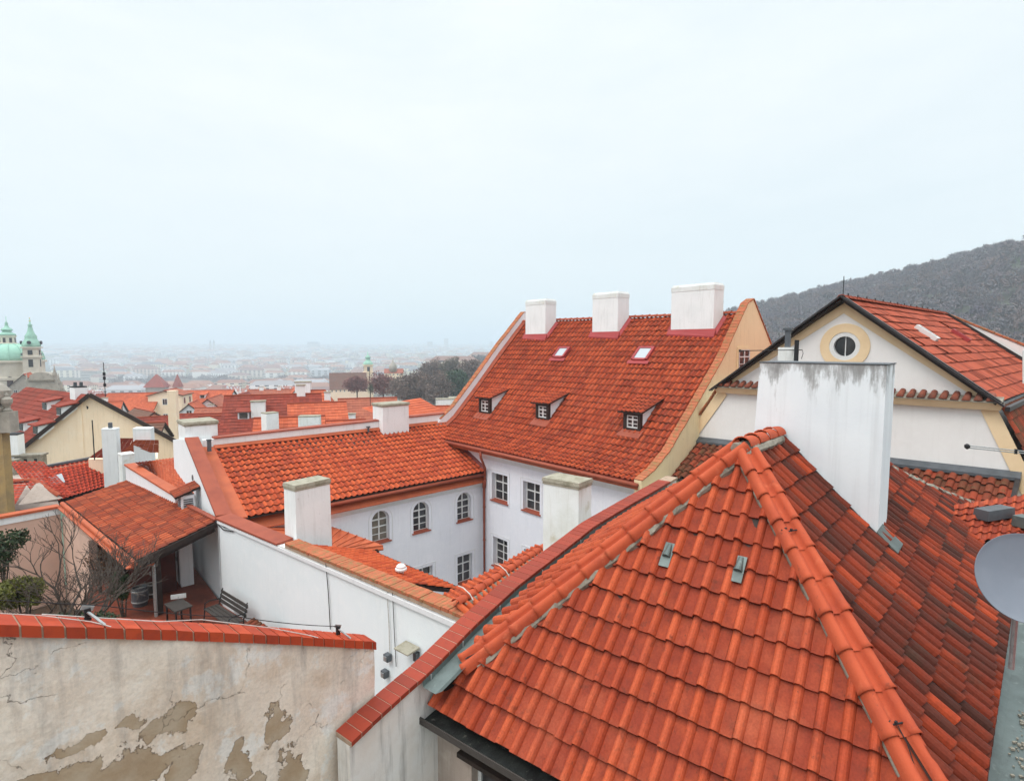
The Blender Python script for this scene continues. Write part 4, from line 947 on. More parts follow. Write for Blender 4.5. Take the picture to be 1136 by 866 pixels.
# gable wall toward the terrace
v = MB(); gp = [(19.95, -17), (26.7, -17), (26.7, -3.95), (24.6, -3.66), (24.2, -3.66), (19.95, -5.72)]
v.poly([(4.6, y, z) for y, z in gp]); v.poly([(4.98, y, z) for y, z in reversed(gp)])
for i in range(len(gp)): a, b2 = gp[i], gp[(i+1) % len(gp)]; v.poly([(4.6, a[0], a[1]), (4.98, a[0], a[1]), (4.98, b2[0], b2[1]), (4.6, b2[0], b2[1])])
v.build('gable_wall', M['white_wall2'], wg)
v = MB(); v.hexa([(4.55, 19.9, -5.70), (5.03, 19.9, -5.70), (5.03, 24.15, -3.63), (4.55, 24.15, -3.63)], [(4.55, 19.9, -5.60), (5.03, 19.9, -5.62), (5.03, 24.15, -3.55), (4.55, 24.15, -3.53)]); v.build('coping', M['copper_dull'], wg)
v = MB(); v.tube([(4.58, 23.3, -4.95), (4.62, 23.3, -4.95)], .11, n=12); v.build('vent_hole', M['zinc'], wg)
v = MB(); v.box((5.3, 23.75, -4.1), (.13, .13, .42)); v.box((5.3, 23.75, -3.68), (.16, .16, .05)); v.build('vent_pipe', M['zinc'], wg)
# gutters meeting, flashing where the wing roof runs into the big house
v = MB(); v.hexa([(XF-.12, 20.2, zE+.02), (XF+.0, 20.2, zE+.02), (XF+.0, 22.4, -4.9), (XF-.12, 22.4, -4.95)], [(XF-.12, 20.2, zE+.10), (XF+.0, 20.2, zE+.22), (XF+.0, 22.4, -4.75), (XF-.12, 22.4, -4.85)]); v.build('valley_sheet', M['maroon'], wg)
def stack(name, label, c, sx, sy, z0, z1, ux, mat='chim_white', capm='concrete', cap=.09, over=.07, group=None, taper=.96, pots=0):
    """rendered chimney with a slab cap; c centre in plan"""
    t = thing(name, label, 'chimney', (c[0], c[1], z0), group)
    v = MB(); v.box((c[0], c[1], z0), (sx, sy, z1-z0-cap-.03), ux, taper=taper); v.build('shaft', M[mat], t)
    v = MB(); v.box((c[0], c[1], z1-cap-.028), (sx*taper+over, sy*taper+over, cap*.5), ux); v.box((c[0], c[1], z1-cap*.5-.026), (sx*taper+over*2, sy*taper+over*2, cap*.5+.02), ux, taper=.97); v.build('cap', M[capm], t)
    for k in range(pots):
        v = MB(); v.tube([(c[0]+(k-.5*(pots-1))*.35, c[1], z1), (c[0]+(k-.5*(pots-1))*.35, c[1], z1+.3)], .11, n=10); v.build('pot', M['zinc'], t)
    return t
c = P(208, 490, X=5.1); stack('chimney', 'white chimney with tan slab cap on the gable top of the arched wing', (5.25, 25.25), 1.15, 1.3, -6, P(207, 466, D=22.2).z, EX, 'chim_white', 'concrete', over=.05, cap=.14, taper=1.0)
stack('chimney', 'white chimney breaking through the ridge wall of the wing, joined by a thin mast', (13.55, 24.35), 1.42, 1.0, -4.6, -2.80, EX, 'chim_white', 'concrete', over=.06, cap=.12, taper=1.0)
v = MB(); v.tube([(12.2, 24.1, -4.1), (12.2, 24.1, -3.9)], .05); v.box((12.2, 24.1, -3.9), (.14, .14, .07)); tag(v.build('roof_vent', M['zinc']), 'tiny dark vent cap near the ridge wall, left of its chimney', 'vent')

# ================================================================== WHITE BOUNDARY WALL with old brick coping
Wa = P(243, 574, z=-5.55); Wb = P(512, 684, z=-5.45); wdv = (Wb-Wa); wlen = Vector((wdv.x, wdv.y, 0)).length; wdh = Vector((wdv.x, wdv.y, 0)).normalized(); wnn = Vector((-wdh.y, wdh.x, 0))
if wnn.dot(Wa) < 0: wnn = -wnn
bwl = thing('boundary_wall', 'long plain white wall descending across the centre with a mossy brick coping', 'wall', (Wa.x+wdv.x/2, Wa.y+wdv.y/2, -12))
L3 = wlen+2.2
def wp_(s, n_, z): q = Wa+wdh*s+wnn*n_; q.z = z; return q
v = MB(); v.hexa([wp_(0, 0, -17), wp_(L3, 0, -17), wp_(L3, .34, -17), wp_(0, .34, -17)], [wp_(0, 0, -5.62), wp_(L3, 0, -5.55), wp_(L3, .34, -5.55), wp_(0, .34, -5.62)]); v.build('wall', M['white_wall2'], bwl)
sb = (P(331, 600, z=-5.5)-Wa).dot(wdh)
v = MB(); v.hexa([wp_(0, -.07, -5.72), wp_(L3, -.07, -5.70), wp_(L3, -.003, -5.70), wp_(0, -.003, -5.72)], [wp_(0, -.07, -5.64), wp_(L3, -.07, -5.58), wp_(L3, -.003, -5.58), wp_(0, -.003, -5.64)]); v.build('ledge', M['white_trim'], bwl)
v = MB(); s1 = (P(322, 597, z=-5.5)-Wa).dot(wdh); v.hexa([wp_(-.1, -.08, -5.61), wp_(s1, -.08, -5.59), wp_(s1, .42, -5.59), wp_(-.1, .42, -5.61)], [wp_(-.1, -.08, -5.55), wp_(s1, -.08, -5.54), wp_(s1, .42, -5.50), wp_(-.1, .42, -5.51)]); v.build('coping', M['copper_dull'], bwl)
coping_run('coping', [wp_(sb, -.05, -5.50), wp_(L3, -.05, -5.44)], wnn, .42, 'brick_moss', bwl, unit=.11, th=.07, seed=8)
v = MB(); v.hexa([wp_(sb, -.04, -5.58), wp_(L3, -.04, -5.54), wp_(L3, .36, -5.54), wp_(sb, .36, -5.58)], [wp_(sb, -.04, -5.5), wp_(L3, -.04, -5.44), wp_(L3, .36, -5.44), wp_(sb, .36, -5.5)]); v.build('coping_mortar', M['brick_joint'], bwl)
def on_wall(x, y, d=.04): # point on the wall face seen at a bearing
    return P(x, y, pl=(Wa, wnn))-wnn*d
def walltube(pts, r, mat, label, cat='cable', nm='cable'):
    v = MB(); v.tube([on_wall(x, y) for x, y in pts], r, n=6); return tag(v.build(nm, M[mat]), label, cat)
walltube([(363, 624), (366, 660), (368, 697)], .012, 'cable', 'dark cable hanging straight down the middle of the long white wall')
walltube([(300, 600), (350, 622), (400, 647), (431, 656), (433, 690), (434, 722)], .014, 'cable_w', 'pale conduit running under the ledge then down the long white wall')
walltube([(437, 656), (439, 700), (441, 738)], .009, 'cable', 'thin dark cable right of the pale conduit on the long white wall')
v = MB()
v.tube([on_wall(241, 577), on_wall(250, 584), on_wall(262, 586), on_wall(268, 588)], .02, n=6); v.tube([on_wall(241, 579), on_wall(249, 587), on_wall(260, 589)], .016, n=6)
tag(v.build('cable', M['cable']), 'bundle of black cables drooping at the left top corner of the long white wall', 'cable')
def fixture(x, y, label, kind):
    c = on_wall(x, y, .02)
    t = thing('wall_box', label, 'junction box', tuple(c)); v = MB(); v.box(c-wnn*.06-UP*.08, (.15, .12, .16), wdh); v.build('housing', M['zinc'], t)
    v = MB(); v.box(c-wnn*.13-UP*.05, (.09, .03, .10), wdh); v.build('cover', M['galv'], t)
fixture(433, 727, 'small dark junction box at the foot of the pale conduit', 0); fixture(430, 745, 'bigger grey box low on the white wall beside the peeling wall', 1)
t = thing('wall_lamp', 'small flat lamp on a bracket on the white wall, just left of the brick parapet', 'lamp', tuple(on_wall(463, 722)))
v = MB(); c = on_wall(464, 726); v.box(c-UP*.1, (.10, .14, .18), wdh); v.build('bracket', M['zinc'], t)
v = MB(); c = on_wall(462, 716); v.hexa([c-wdh*.35-wnn*.3-UP*.05, c+wdh*.1-wnn*.3-UP*.05, c+wdh*.15, c-wdh*.3], [c-wdh*.35-wnn*.3-UP*.02, c+wdh*.1-wnn*.3-UP*.02, c+wdh*.15+UP*.04, c-wdh*.3+UP*.04]); v.build('shade', M['concrete'], t)
# chimney on that wall and the one in front of the big house
cA = P(322, 600, z=-5.6)+a_*.65+dv(-52.2)*.1
stack('chimney', 'stout white chimney with tan slab cap rising from the long white wall', (cA.x, cA.y), 1.16, .62, -6.4, P(340, 538, D=15.5).z, a_, 'chim_white', 'concrete', over=.03, cap=.15, taper=.97)
cB0 = P(642, 560, D=11.3); cBc = cB0+dv(-52.2)*.45+a_*.27; stack('chimney', 'white chimney with mossy slab cap and yellow stains, in front of the big house windows', (cBc.x, cBc.y), .54, .90, -8, P(640, 533, D=11.5).z, a_, 'chim_mossy', 'concrete', over=.03, cap=.12, taper=.985)

# ================================================================== sheet-metal lean-to and the two small tiled roofs
lt = thing('metal_leanto', 'orange sheet-metal lean-to roof behind the stout chimney, with a low cream wall', 'roof', (9, 18, -12))
BL = Vector((4.8, 20.3, -6.12)); BR = P(369, 584, Y=20.38); FR = P(425, 604.5, z=-7.25); FL = wp_(.2, .25, -6.0)
FM = P(369, 611, z=-7.2)
v = MB(); q = [BL, FL, wp_(s1, .3, -6.1), FM, FR, BR]; 
v.poly([BL, FL, wp_(s1+.2, .3, -6.25), BR]); v.poly([BR, wp_(s1+.2, .3, -6.25), FM, FR])
v.hexa([FM-UP*.14, FR-UP*.14, FR-UP*.14+Vector((0, .1, 0)), FM-UP*.14+Vector((0, .1, 0))], [FM-UP*.005, FR-UP*.005, FR+Vector((0, .1, 0)), FM+Vector((0, .1, 0))])
for k in range(1, 8):
    a = lerp(BL, BR, k/7); 
    b2 = lerp(wp_(s1+.2, .3, -6.25), FM, max(0, (k-3)/4)) if k > 3 else lerp(FL, wp_(s1+.2, .3, -6.25), k/3)
for k in range(1, 6): v.bar(lerp(BR, FR, k/6)+UP*.015, lerp(wp_(s1+.2, .3, -6.25), FM, k/6)+UP*.015, .03, .04)
for k in range(1, 5): v.bar(lerp(BL, FL, k/5)+UP*.015, lerp(BR, wp_(s1+.2, .3, -6.25), k/5)+UP*.015, .03, .04)
v.build('roof', M['copper_paint'], lt)
v = MB(); v.tube([FM-UP*.1-UP*.03, FR-UP*.13], .06, n=8); v.build('gutter', M['copper_paint'], lt)
v = MB(); a = FM-UP*.17; b2 = lerp(a, FR-UP*.17, .84); a, b2 = a+dv(0)*.25, b2+dv(0)*.25; v.hexa([Vector((p.x, p.y, -9)) for p in (a, b2, b2+dv(0)*.2, a+dv(0)*.2)], [a, b2, b2+dv(0)*.2, a+dv(0)*.2]); v.build('wall', M['cream'], lt)
v = MB(); c = lerp(FM, FR, .86)-UP*.1; v.bar(c, c-UP*1.3, .14, .14, up=a_); v.build('downpipe', M['wood_dark'], lt)
e1 = P(408, 610, z=-6.35); e2 = P(506, 652, z=-6.35); Ra1 = wp_((e1-Wa).dot(wdh), .37, -5.52); Ra2 = wp_((e2-Wa).dot(wdh), .37, -5.50)
ra = thing('courtyard_roof', 'narrow orange tiled lean-to behind the mossy brick coping, with a round vent', 'roof', tuple(lerp(Ra1, e2, .5)))
hiS = Ra1; 
tile_quad('slope', e2+ (e2-e1).normalized()*.1, e1+(e2-e1).normalized()*.05, Ra1+wdh*.05, Ra2+wdh*.1, M['tile_wing'], ra, pw=.21, pl=.30, prof=prof_wave(.045), step=.022, seed=61)
v = MB(); q = [e2+(e2-e1).normalized()*.1, e1+(e2-e1).normalized()*.05, Ra1+wdh*.05, Ra2+wdh*.1]; v.hexa([p-UP*.12 for p in q], [p-UP*.02 for p in q]); v.build('deck', M['wood_dark'], ra)
v = MB(); c = e1; d_ = e2+(e2-e1).normalized()*.1; v.bar(c+a_*.07-UP*.05, d_+a_*.07-UP*.05, .06, .10); v.build('gutter', M['wood_dark'], ra)
c = P(445, 638, z=-5.85); t = thing('roof_vent', 'white round cowl vent on the narrow courtyard roof', 'vent', tuple(c))
v = MB(); v.lathe([(.07, -.15), (.07, .14)], c, 12); v.build('pipe', M['cable_w'], t); v = MB(); v.lathe([(.05, .12), (.15, .15), (.15, .19), (.12, .21), (.12, .25), (.08, .29), (.01, .30)], c, 16); v.build('cap', M['frame_white'], t)
g1_ = P(512, 668, z=-5.30); g2_ = P(602, 609, z=-5.30); f1_ = P(505.6, 651.5, z=-6.05); f2_ = P(592, 607.5, z=-6.05)
rb = thing('saddle_roof', 'small orange saddle roof with white mortared ridge beside the brick parapet', 'roof', tuple(lerp(g1_, g2_, .5)))
dd = (g2_-g1_).normalized()
tile_quad('slope', f2_+dd*.2, f1_-dd*.6, g1_-dd*.2, g2_+dd*.1, M['tile_wing'], rb, pw=.21, pl=.30, prof=prof_wave(.045), step=.022, seed=62)
oth = dv(125)*.9-UP*.45
tile_quad('slope', g1_-dd*.2+oth, g2_+dd*.1+oth, g2_+dd*.1, g1_-dd*.2, M['tile_wing'], rb, pw=.19, pl=.30, prof=prof_barrel(), step=.02, seed=63)
v = MB(); v.hexa([f1_-dd*.6-UP*.15, f2_+dd*.2-UP*.15, g2_+dd*.1+oth-UP*.15, g1_-dd*.2+oth-UP*.15], [f1_-dd*.6-UP*.03, f2_+dd*.2-UP*.03, g2_+dd*.1+oth-UP*.03, g1_-dd*.2+oth-UP*.03]); v.build('deck', M['wood_dark'], rb)
v = MB(); v.hexa([Vector((p.x, p.y, -17)) for p in (f1_+oth*.2, f2_+oth*.2, g2_+oth*.9, g1_+oth*.9)], [p-UP*.16 for p in (f1_+oth*.2, f2_+oth*.2, g2_+oth*.9, g1_+oth*.9)]); v.build('wall', M['white_blue'], rb)
mb = MB(); cap_row(mb, [g1_-dd*.2+UP*.05, g2_+dd*.1+UP*.05], .10, .08, seg=.33, seed=12); mb.build('ridge_tiles', M['hip'], rb, smooth=True)
mb = MB(); rough_strip(mb, [g1_+UP*.02+oth*.12, g2_+UP*.02+oth*.12], .05, .06, seed=33, n=40, amp=.03); mb.build('mortar', M['mortar'], rb)
for k in (.05, .45):
    c = lerp(g1_, g2_, k)+UP*.12; v = MB(); v.tube([c-oth*.25, c-oth*.1+UP*.06, c+oth*.1+UP*.06, c+oth*.2], .012, n=5); v.build('clamp', M['cable_w'], rb)
# ================================================================== ATTIC HOUSE at the right: white gable with a round window
XG = 19.397; AY, AZ = 6.22, 1.46; RY, RZ = 2.50, -1.42; LY, LZ = 10.22, -1.46; XB = 33.0
at = thing('gable_house', 'pale house with round attic window, ochre bands and dark-edged gable at the right', 'house', (19.4, 6.2, -17))
# roof slopes
def slab(name, pts, mat, parent, t=.05, drop=0.0):
    pts = [Vector(p)-UP*drop for p in pts]; v = MB(); nn = (pts[1]-pts[0]).cross(pts[2]-pts[0]).normalized(); nn *= (1 if nn.z > 0 else -1)
    v.hexa([p-nn*t for p in pts], pts); return v.build(name, M[mat], parent)
xo = XG-.30
tile_quad('roof', (xo, RY-.12, RZ-.08), (XB, RY-.12, RZ-.08), (XB, AY, AZ), (xo, AY, AZ), M['tile_flat'], at, pw=.27, pl=.42, prof=prof_flat(), step=.03, seed=71, jit=.006)
tile_quad('roof', (XB, LY+.1, LZ-.08), (xo, LY+.1, LZ-.08), (xo, AY, AZ), (XB, AY, AZ), M['tile_flat'], at, pw=.27, pl=.42, prof=prof_flat(), step=.03, seed=72)
slab('roof_deck', [(xo+.02, RY-.1, RZ-.08), (XB, RY-.1, RZ-.08), (XB, AY, AZ), (xo+.02, AY, AZ)], 'wood_dark', at, .06, .02)
slab('roof_deck', [(xo+.02, LY+.1, LZ-.08), (XB, LY+.1, LZ-.08), (XB, AY, AZ), (xo+.02, AY, AZ)], 'wood_dark', at, .06, .02)
# verge boards
v = MB(); v.bar((xo-.02, RY-.25, RZ-.16), (xo-.02, AY+.0, AZ+.05), .05, .20, up=EX); v.bar((xo+.05, RY-.22, RZ-.10), (xo+.05, AY, AZ+.075), .14, .05); v.build('verge', M['black_sheet'], at)
v = MB(); v.bar((xo-.022, LY+.25, LZ-.20), (xo-.022, AY-.0, AZ+.05), .05, .20, up=EX); v.bar((xo+.05, LY+.22, LZ-.14), (xo+.05, AY, AZ+.075), .14, .05); v.build('verge', M['black_sheet'], at)
mb = MB(); cap_row(mb, [(xo, AY, AZ+.0), (XB, AY, AZ+.0)], .11, .08, seg=.38, seed=72); mb.build('ridge_tiles', M['ridge'], at, smooth=True)
for k in range(14): v = MB(); v.box((xo+.6+k*.9, AY, AZ+.08), (.03, .03, .09)); v.build('ridge_hook', M['cable'], at)
# gable wall with round hole
WC = (6.16, -.03); rw_ = .31
v = MB(); ring = [(WC[0]+math.cos(2*math.pi*k/32)*(rw_+.12), WC[1]+math.sin(2*math.pi*k/32)*(rw_+.12)) for k in range(32)]
tri = [(RY+.12, -1.36), (AY, AZ-.13), (LY-.12, -1.36)]
def edge_pt(ang):
    dx, dz = math.cos(ang), math.sin(ang); best = 1e9
    for i in range(3):
        a, b2 = tri[i], tri[(i+1) % 3]; ex, ez = b2[0]-a[0], b2[1]-a[1]; den = dx*ez-dz*ex
        if abs(den) < 1e-9: continue
        t = ((a[0]-WC[0])*ez-(a[1]-WC[1])*ex)/den; s = ((a[0]-WC[0])*dz-(a[1]-WC[1])*dx)/den
        if t > 0 and -1e-6 <= s <= 1+1e-6: best = min(best, t)
    return (WC[0]+dx*best, WC[1]+dz*best)
angs = sorted(set([2*math.pi*k/32 for k in range(32)]+[math.atan2(z-WC[1], y-WC[0]) % (2*math.pi) for y, z in tri]))
for i in range(len(angs)):
    a, b2 = angs[i], angs[(i+1) % len(angs)]
    if b2 < a: b2 += 2*math.pi
    r = rw_+.12; p1 = (WC[0]+math.cos(a)*r, WC[1]+math.sin(a)*r); p2 = (WC[0]+math.cos(b2)*r, WC[1]+math.sin(b2)*r)
    q1, q2 = edge_pt(a), edge_pt(b2); v.poly([(XG, *p1), (XG, *p2), (XG, *q2), (XG, *q1)])
    v.poly([(XG, *p1), (XG+.2, *p1), (XG+.2, *p2), (XG, *p2)])
# lower trapezoid
v.poly([(XG+.02, 1.4, -4.2), (XG+.02, 11.9, -4.2), (XG+.02, 10.1, -1.5), (XG+.02, 2.6, -1.5)])
v.build('gable_wall', M['gable_pink'], at)
def annulus(v, x0, x1, r0, r1, n_=40, c=WC):
    for k in range(n_):
        a, b2 = 2*math.pi*k/n_, 2*math.pi*(k+1)/n_; f = lambda r, t: (c[0]+math.cos(t)*r, c[1]+math.sin(t)*r)
        v.poly([(x0, *f(r0, a)), (x0, *f(r0, b2)), (x0, *f(r1, b2)), (x0, *f(r1, a))])
        v.poly([(x0, *f(r1, a)), (x0, *f(r1, b2)), (x1, *f(r1, b2)), (x1, *f(r1, a))]); v.poly([(x0, *f(r0, a)), (x1, *f(r0, a)), (x1, *f(r0, b2)), (x0, *f(r0, b2))])
v = MB(); annulus(v, XG-.03, XG+.01, rw_+.13, rw_+.40); sr = v.build('window_surround', M['band'], at)
v = MB(); annulus(v, XG-.015, XG+.12, rw_, rw_+.128); v.bar((XG+.10, WC[0], WC[1]-rw_), (XG+.10, WC[0], WC[1]+rw_), .025, .03, up=EX); wr = v.build('window', M['frame_white'], at)
v = MB(); v.poly([(XG+.11, WC[0]+math.cos(2*math.pi*k/32)*(rw_+.05), WC[1]+math.sin(2*math.pi*k/32)*(rw_+.05)) for k in range(32)]); v.build('pane', M['glass'], wr)
# ochre bands
def band(p, q, w, off=.0):
    a, b2 = Vector((XG-.025, p[0], p[1])), Vector((XG-.025, q[0], q[1])); d = (b2-a).normalized(); s = Vector((0, -d.z, d.y))*(w)
    return [a, b2, b2+s, a+s]
v = MB()
for p, q, w in (((RY+.05, -1.34), (AY, AZ-.14), -.26), ((LY-.05, -1.34), (AY+.0, AZ-.14), .26), ((2.45, -1.62), (1.35, -4.1), .34), ((10.25, -1.62), (11.95, -4.1), -.34)):
    qd = band(p, q, w); v.prism([x+EX*(.004 if w > 0 else 0) for x in qd], (.022, 0, 0))
v.build('band', M['band'], at)
v = MB(); v.hexa([(XG-.16, 2.35, -1.72), (XG-.16, 10.3, -1.74), (XG+.01, 10.3, -1.74), (XG+.01, 2.35, -1.72)], [(XG-.28, 2.28, -1.52), (XG-.28, 10.38, -1.54), (XG+.01, 10.38, -1.54), (XG+.01, 2.28, -1.52)]); v.build('cornice', M['band'], at)
mb = MB(); y = 2.42; k = 0
ct = MB(); rs = random.Random(2)
while y < 10.2:
    z = -1.44; ct.tube([(XG-.36, y+.115, z-.035+rs.uniform(-.008, .008)), (XG-.0, y+.115, z+.12)], [.092, .075], n=9, half=True); y += .252
ct.build('cornice_tiles', surf('old_cornice_clay', (.26, .075, .045), [(4, (.15, .06, .04), .45, .65), (12, (.09, .06, .045), .6, .75)], bump=.3), at, smooth=True)
v = MB(); v.hexa([(XG-.34, 2.3, -1.515), (XG-.34, 10.3, -1.535), (XG+.0, 10.3, -1.535), (XG+.0, 2.3, -1.515)], [(XG-.34, 2.3, -1.49), (XG-.34, 10.3, -1.51), (XG, 10.3, -1.36), (XG, 2.3, -1.36)]); v.build('cornice_bed', M['mortar'], at)
# lower (mansard) slope on the right with old tiles, body
tile_quad('mansard', (XG-.05, 1.28, -4.0), (XB, 1.28, -4.0), (XB, 2.36, -1.62), (XG-.05, 2.36, -1.62), M['tile_old'], at, pw=.24, pl=.36, prof=prof_barrel(), step=.03, seed=73)
v = MB(); v.hexa([(XG+.05, 1.35, -17), (XB, 1.35, -17), (XB, 11.9, -17), (XG+.05, 11.9, -17)], [(XG+.05, 1.35, -4.05), (XB, 1.35, -4.05), (XB, 11.9, -4.05), (XG+.05, 11.9, -4.05)])
v.hexa([(XG+.04, 1.45, -4.04), (XB, 1.45, -4.04), (XB, 11.8, -4.04), (XG+.04, 11.8, -4.04)], [(XG+.04, 2.6, -1.64), (XB, 2.6, -1.64), (XB, 10.1, -1.64), (XG+.04, 10.1, -1.64)]); v.build('body', M['white_wall2'], at)
coping_run('edge_tiles', [(XG-.1, 11.95+.05, -4.1), (XG-.1, 10.35, -1.62)], EX, .22, 'brick_moss', at, unit=.3, seed=6, th=.04)
v = MB(); v.bar((XG-.2, 2.2, -1.66), (XB, 2.2, -1.66), .1, .12); v.build('gutter', M['black_sheet'], at)
# fire wall behind
v = MB(); fw1 = P(1055, 351, X=XB+.1); fw2 = P(1136, 384, X=XB+.1); fd = (fw2-fw1); pts = [fw1+Vector((0, .3, .12)), fw1+fd*2.2, Vector((XB+.1, (fw1+fd*2.2).y, -6)), Vector((XB+.1, fw1.y+.3, -6))]
v.prism(pts, (.3, 0, 0)); v.build('fire_wall', M['gable_pink'], at)
coping_run('coping', [fw1+Vector((-.03, .25, .13)), fw1+fd*2.2+Vector((-.03, 0, .02))], EX, .4, 'brick_moss', at, unit=.3, seed=7, th=.08)
v = MB(); v.bar((XB+.02, AY+.0, AZ+.05), (XB+.02, RY, RZ+.12), .10, .14); v.build('verge', M['black_sheet'], at)
# narrow roof windows lying on the slope
nrm_s = Vector((0, -(AZ-RZ), AY-RY)).normalized(); ups = Vector((0, AY-RY, AZ-RZ)).normalized()
def slope_pt(x, y): return P(x, y, pl=(Vector((XG, AY, AZ)), nrm_s))
for (x0, y0, x1, y1, mat, lab) in ((1015, 364, 1038, 379, 'frame_white', 'white framed'), (1053, 368, 1076, 380, 'red_sheet', 'red framed')):
    a, b2 = slope_pt(x0, y0), slope_pt(x1, y1); c = (a+b2)/2; ln_ = abs((a-b2).dot(ups)); w_2 = .40
    v = MB()
    q = lambda i, j, d: c+EX*i+ups*j+nrm_s*d
    h = ln_/2
    for (i0, i1, j0, j1) in ((-w_2/2, -w_2/2+.08, -h, h), (w_2/2-.08, w_2/2, -h, h), (-w_2/2+.08, w_2/2-.08, -h, -h+.08), (-w_2/2+.08, w_2/2-.08, h-.08, h)):
        v.hexa([q(i0, j0, 0), q(i1, j0, 0), q(i1, j1, 0), q(i0, j1, 0)], [q(i0, j0, .15), q(i1, j0, .15), q(i1, j1, .15), q(i0, j1, .15)])
    s = v.build('skylight', M[mat], at); s['label'] = lab+' roof window'
    v = MB(); v.prism([q(-w_2/2+.081, -h+.081, .08), q(w_2/2-.081, -h+.081, .08), q(w_2/2-.081, h-.081, .08), q(-w_2/2+.081, h-.081, .08)], nrm_s*.02); v.build('pane', M['glass'], s)
# aerials and the small vent block near the left slope
v = MB(); c = P(935, 333, X=XG+.2); v.tube([c, c+UP*.75], .012, n=5); tag(v.build('lightning_rod', M['cable']), 'thin rod standing on the apex of the round-window gable', 'rod')
c = P(873, 403, D=14); tb = thing('vent_stack', 'small whitish vent stack seen just above the sooty wide chimney', 'chimney', tuple(c-UP*1))
v = MB(); zt2 = P(873, 372, D=14).z; v.box(c-UP*.6, (.36, .36, zt2-c.z+.3), a_); v.build('shaft', M['chim_mossy'], tb)
v = MB(); v.box((c.x, c.y, zt2-.295), (.12, .12, .42), a_); v.box((c.x, c.y, zt2+.13), (.2, .2, .05), a_); v.build('cowl', M['zinc'], tb)
tp_ = P(883, 403, D=13.6); v = MB(); v.tube([tp_-UP*.4, Vector((tp_.x, tp_.y, P(883, 377, D=13.6).z))], .055, n=8); v.tube([P(821, 389, D=13.4), P(890, 388, D=13.8)], .010, n=5)
v.tube([P(890, 388, D=13.8), P(891, 392, D=13.8), P(889, 398, D=13.8)], .008, n=4); v.lathe([(.03, -.03), (.03, .03)], P(821, 389, D=13.4), 6)
tag(v.build('aerial', M['cable']), 'black post with a long thin horizontal arm above the sooty wide chimney', 'aerial')
an = thing('aerial', 'thin double-rod aerial with black tips in front of the pale lower gable wall', 'aerial', tuple(P(1104, 497, D=9)))
a, b2 = P(1073, 494, D=9), P(1200, 507, D=9); v = MB(); v.tube([a, b2], .010, n=5); v.tube([a-UP*.035, b2-UP*.035], .010, n=5); v.build('rod', M['galv'], an)
v = MB(); v.lathe([(.01, -.045), (.04, -.02), (.04, .02), (.01, .045)], a-UP*.015, 8); v.build('tip', M['cable'], an); v = MB(); c = P(1127, 500, D=9); v.box(c-UP*.05, (.04, .04, .08)); v.build('clamp', M['cable'], an)
# ------------------------------------------------------------------ lean-to tile strip below the gable
ls = thing('leanto_strip', 'mossy old tile lean-to strip under the pale gable wall with zinc flashing on top', 'roof', (18.5, 6.5, -8))
h1, h2 = Vector((XG-.12, 1.95, -3.52)), Vector((XG-.12, 11.5, -3.75)); lo = Vector((-1.75, 0, -1.05))
tile_quad('slope', h2+lo, h1+lo, h1, h2, M['tile_old'], ls, pw=.27, pl=.34, prof=prof_barrel(), step=.035, seed=75, jit=.008)
slab('deck', [h2+lo, h1+lo, h1, h2], 'wood_dark', ls, .08, .03)
v = MB(); v.hexa([h1+Vector((-.10, -.1, .02)), h2+Vector((-.10, .1, .02)), h2+Vector((.1, .1, .02)), h1+Vector((.1, -.1, .02))], [h1+Vector((-.10, -.1, .10)), h2+Vector((-.10, .1, .10)), h2+Vector((.11, .1, .24)), h1+Vector((.11, -.1, .24))]); v.build('flashing', M['zinc'], ls)
v = MB(); v.bar(h2+Vector((.0, .08, .08)), h2+lo+Vector((-.05, .08, .05)), .10, .14); v.bar(h2+lo+Vector((-.08, .1, -.02)), h1+lo+Vector((-.08, 0, -.02)), .1, .1); v.bar(h1+Vector((0, -.05, .06)), h1+lo+Vector((0, -.05, .06)), .10, .12); v.build('edge_sheet', M['black_sheet'], ls)
v = MB(); v.hexa([Vector((p.x, p.y, -17)) for p in (h2+lo*.9, h1+lo*.9, h1, h2)], [p-UP*.15 for p in (h2+lo*.9, h1+lo*.9, h1, h2)]); v.build('wall', M['yellow'], ls)
# bright little roof with a grey box skylight at the right edge
q = [P(1000, 588, D=11.5), P(1175, 592, D=11.5), P(1175, 541, D=14.2), P(1055, 560, D=13.4)]
q = [P(1050, 600, z=-3.55), P(1200, 600, z=-3.55), P(1200, 540, z=-3.1), P(1058, 560, z=-3.1)]
br_ = thing('bright_roof', 'bright orange-red tile roof with a grey box skylight at the right edge', 'roof', tuple(q[0]))
tile_quad('slope', *q, M['tile_fore'], br_, pw=.24, pl=.33, prof=prof_wave(.04), step=.025, seed=77)
c = P(1103, 567, z=-3.18); dx = (q[2]-q[3]).normalized(); v = MB(); v.box(c-UP*.12, (.80, .26, .19), dx, taper=.95); v.build('skylight', M['zinc'], br_)
c = P(1140, 576, z=-3.25); v = MB(); v.box(c-UP*.15, (.3, .35, .2), dx, taper=.94); v.build('skylight', M['lead'], br_)
slab('deck', q, 'wood_dark', br_, .08, .04)
v = MB(); v.hexa([Vector((p.x, p.y, -17)) for p in q], [p-UP*.14 for p in q]); v.build('wall', M['white_wall2'], br_)
v = MB(); c = P(1134, 455, D=7.5); v.bar(P(1138.5, 425, D=7.5), P(1138.5, 388, D=7.5), .07, .07, up=a_); tag(v.build('pole', M['frame_white']), 'white pole grazing the right edge of the picture above the roofs', 'pole')
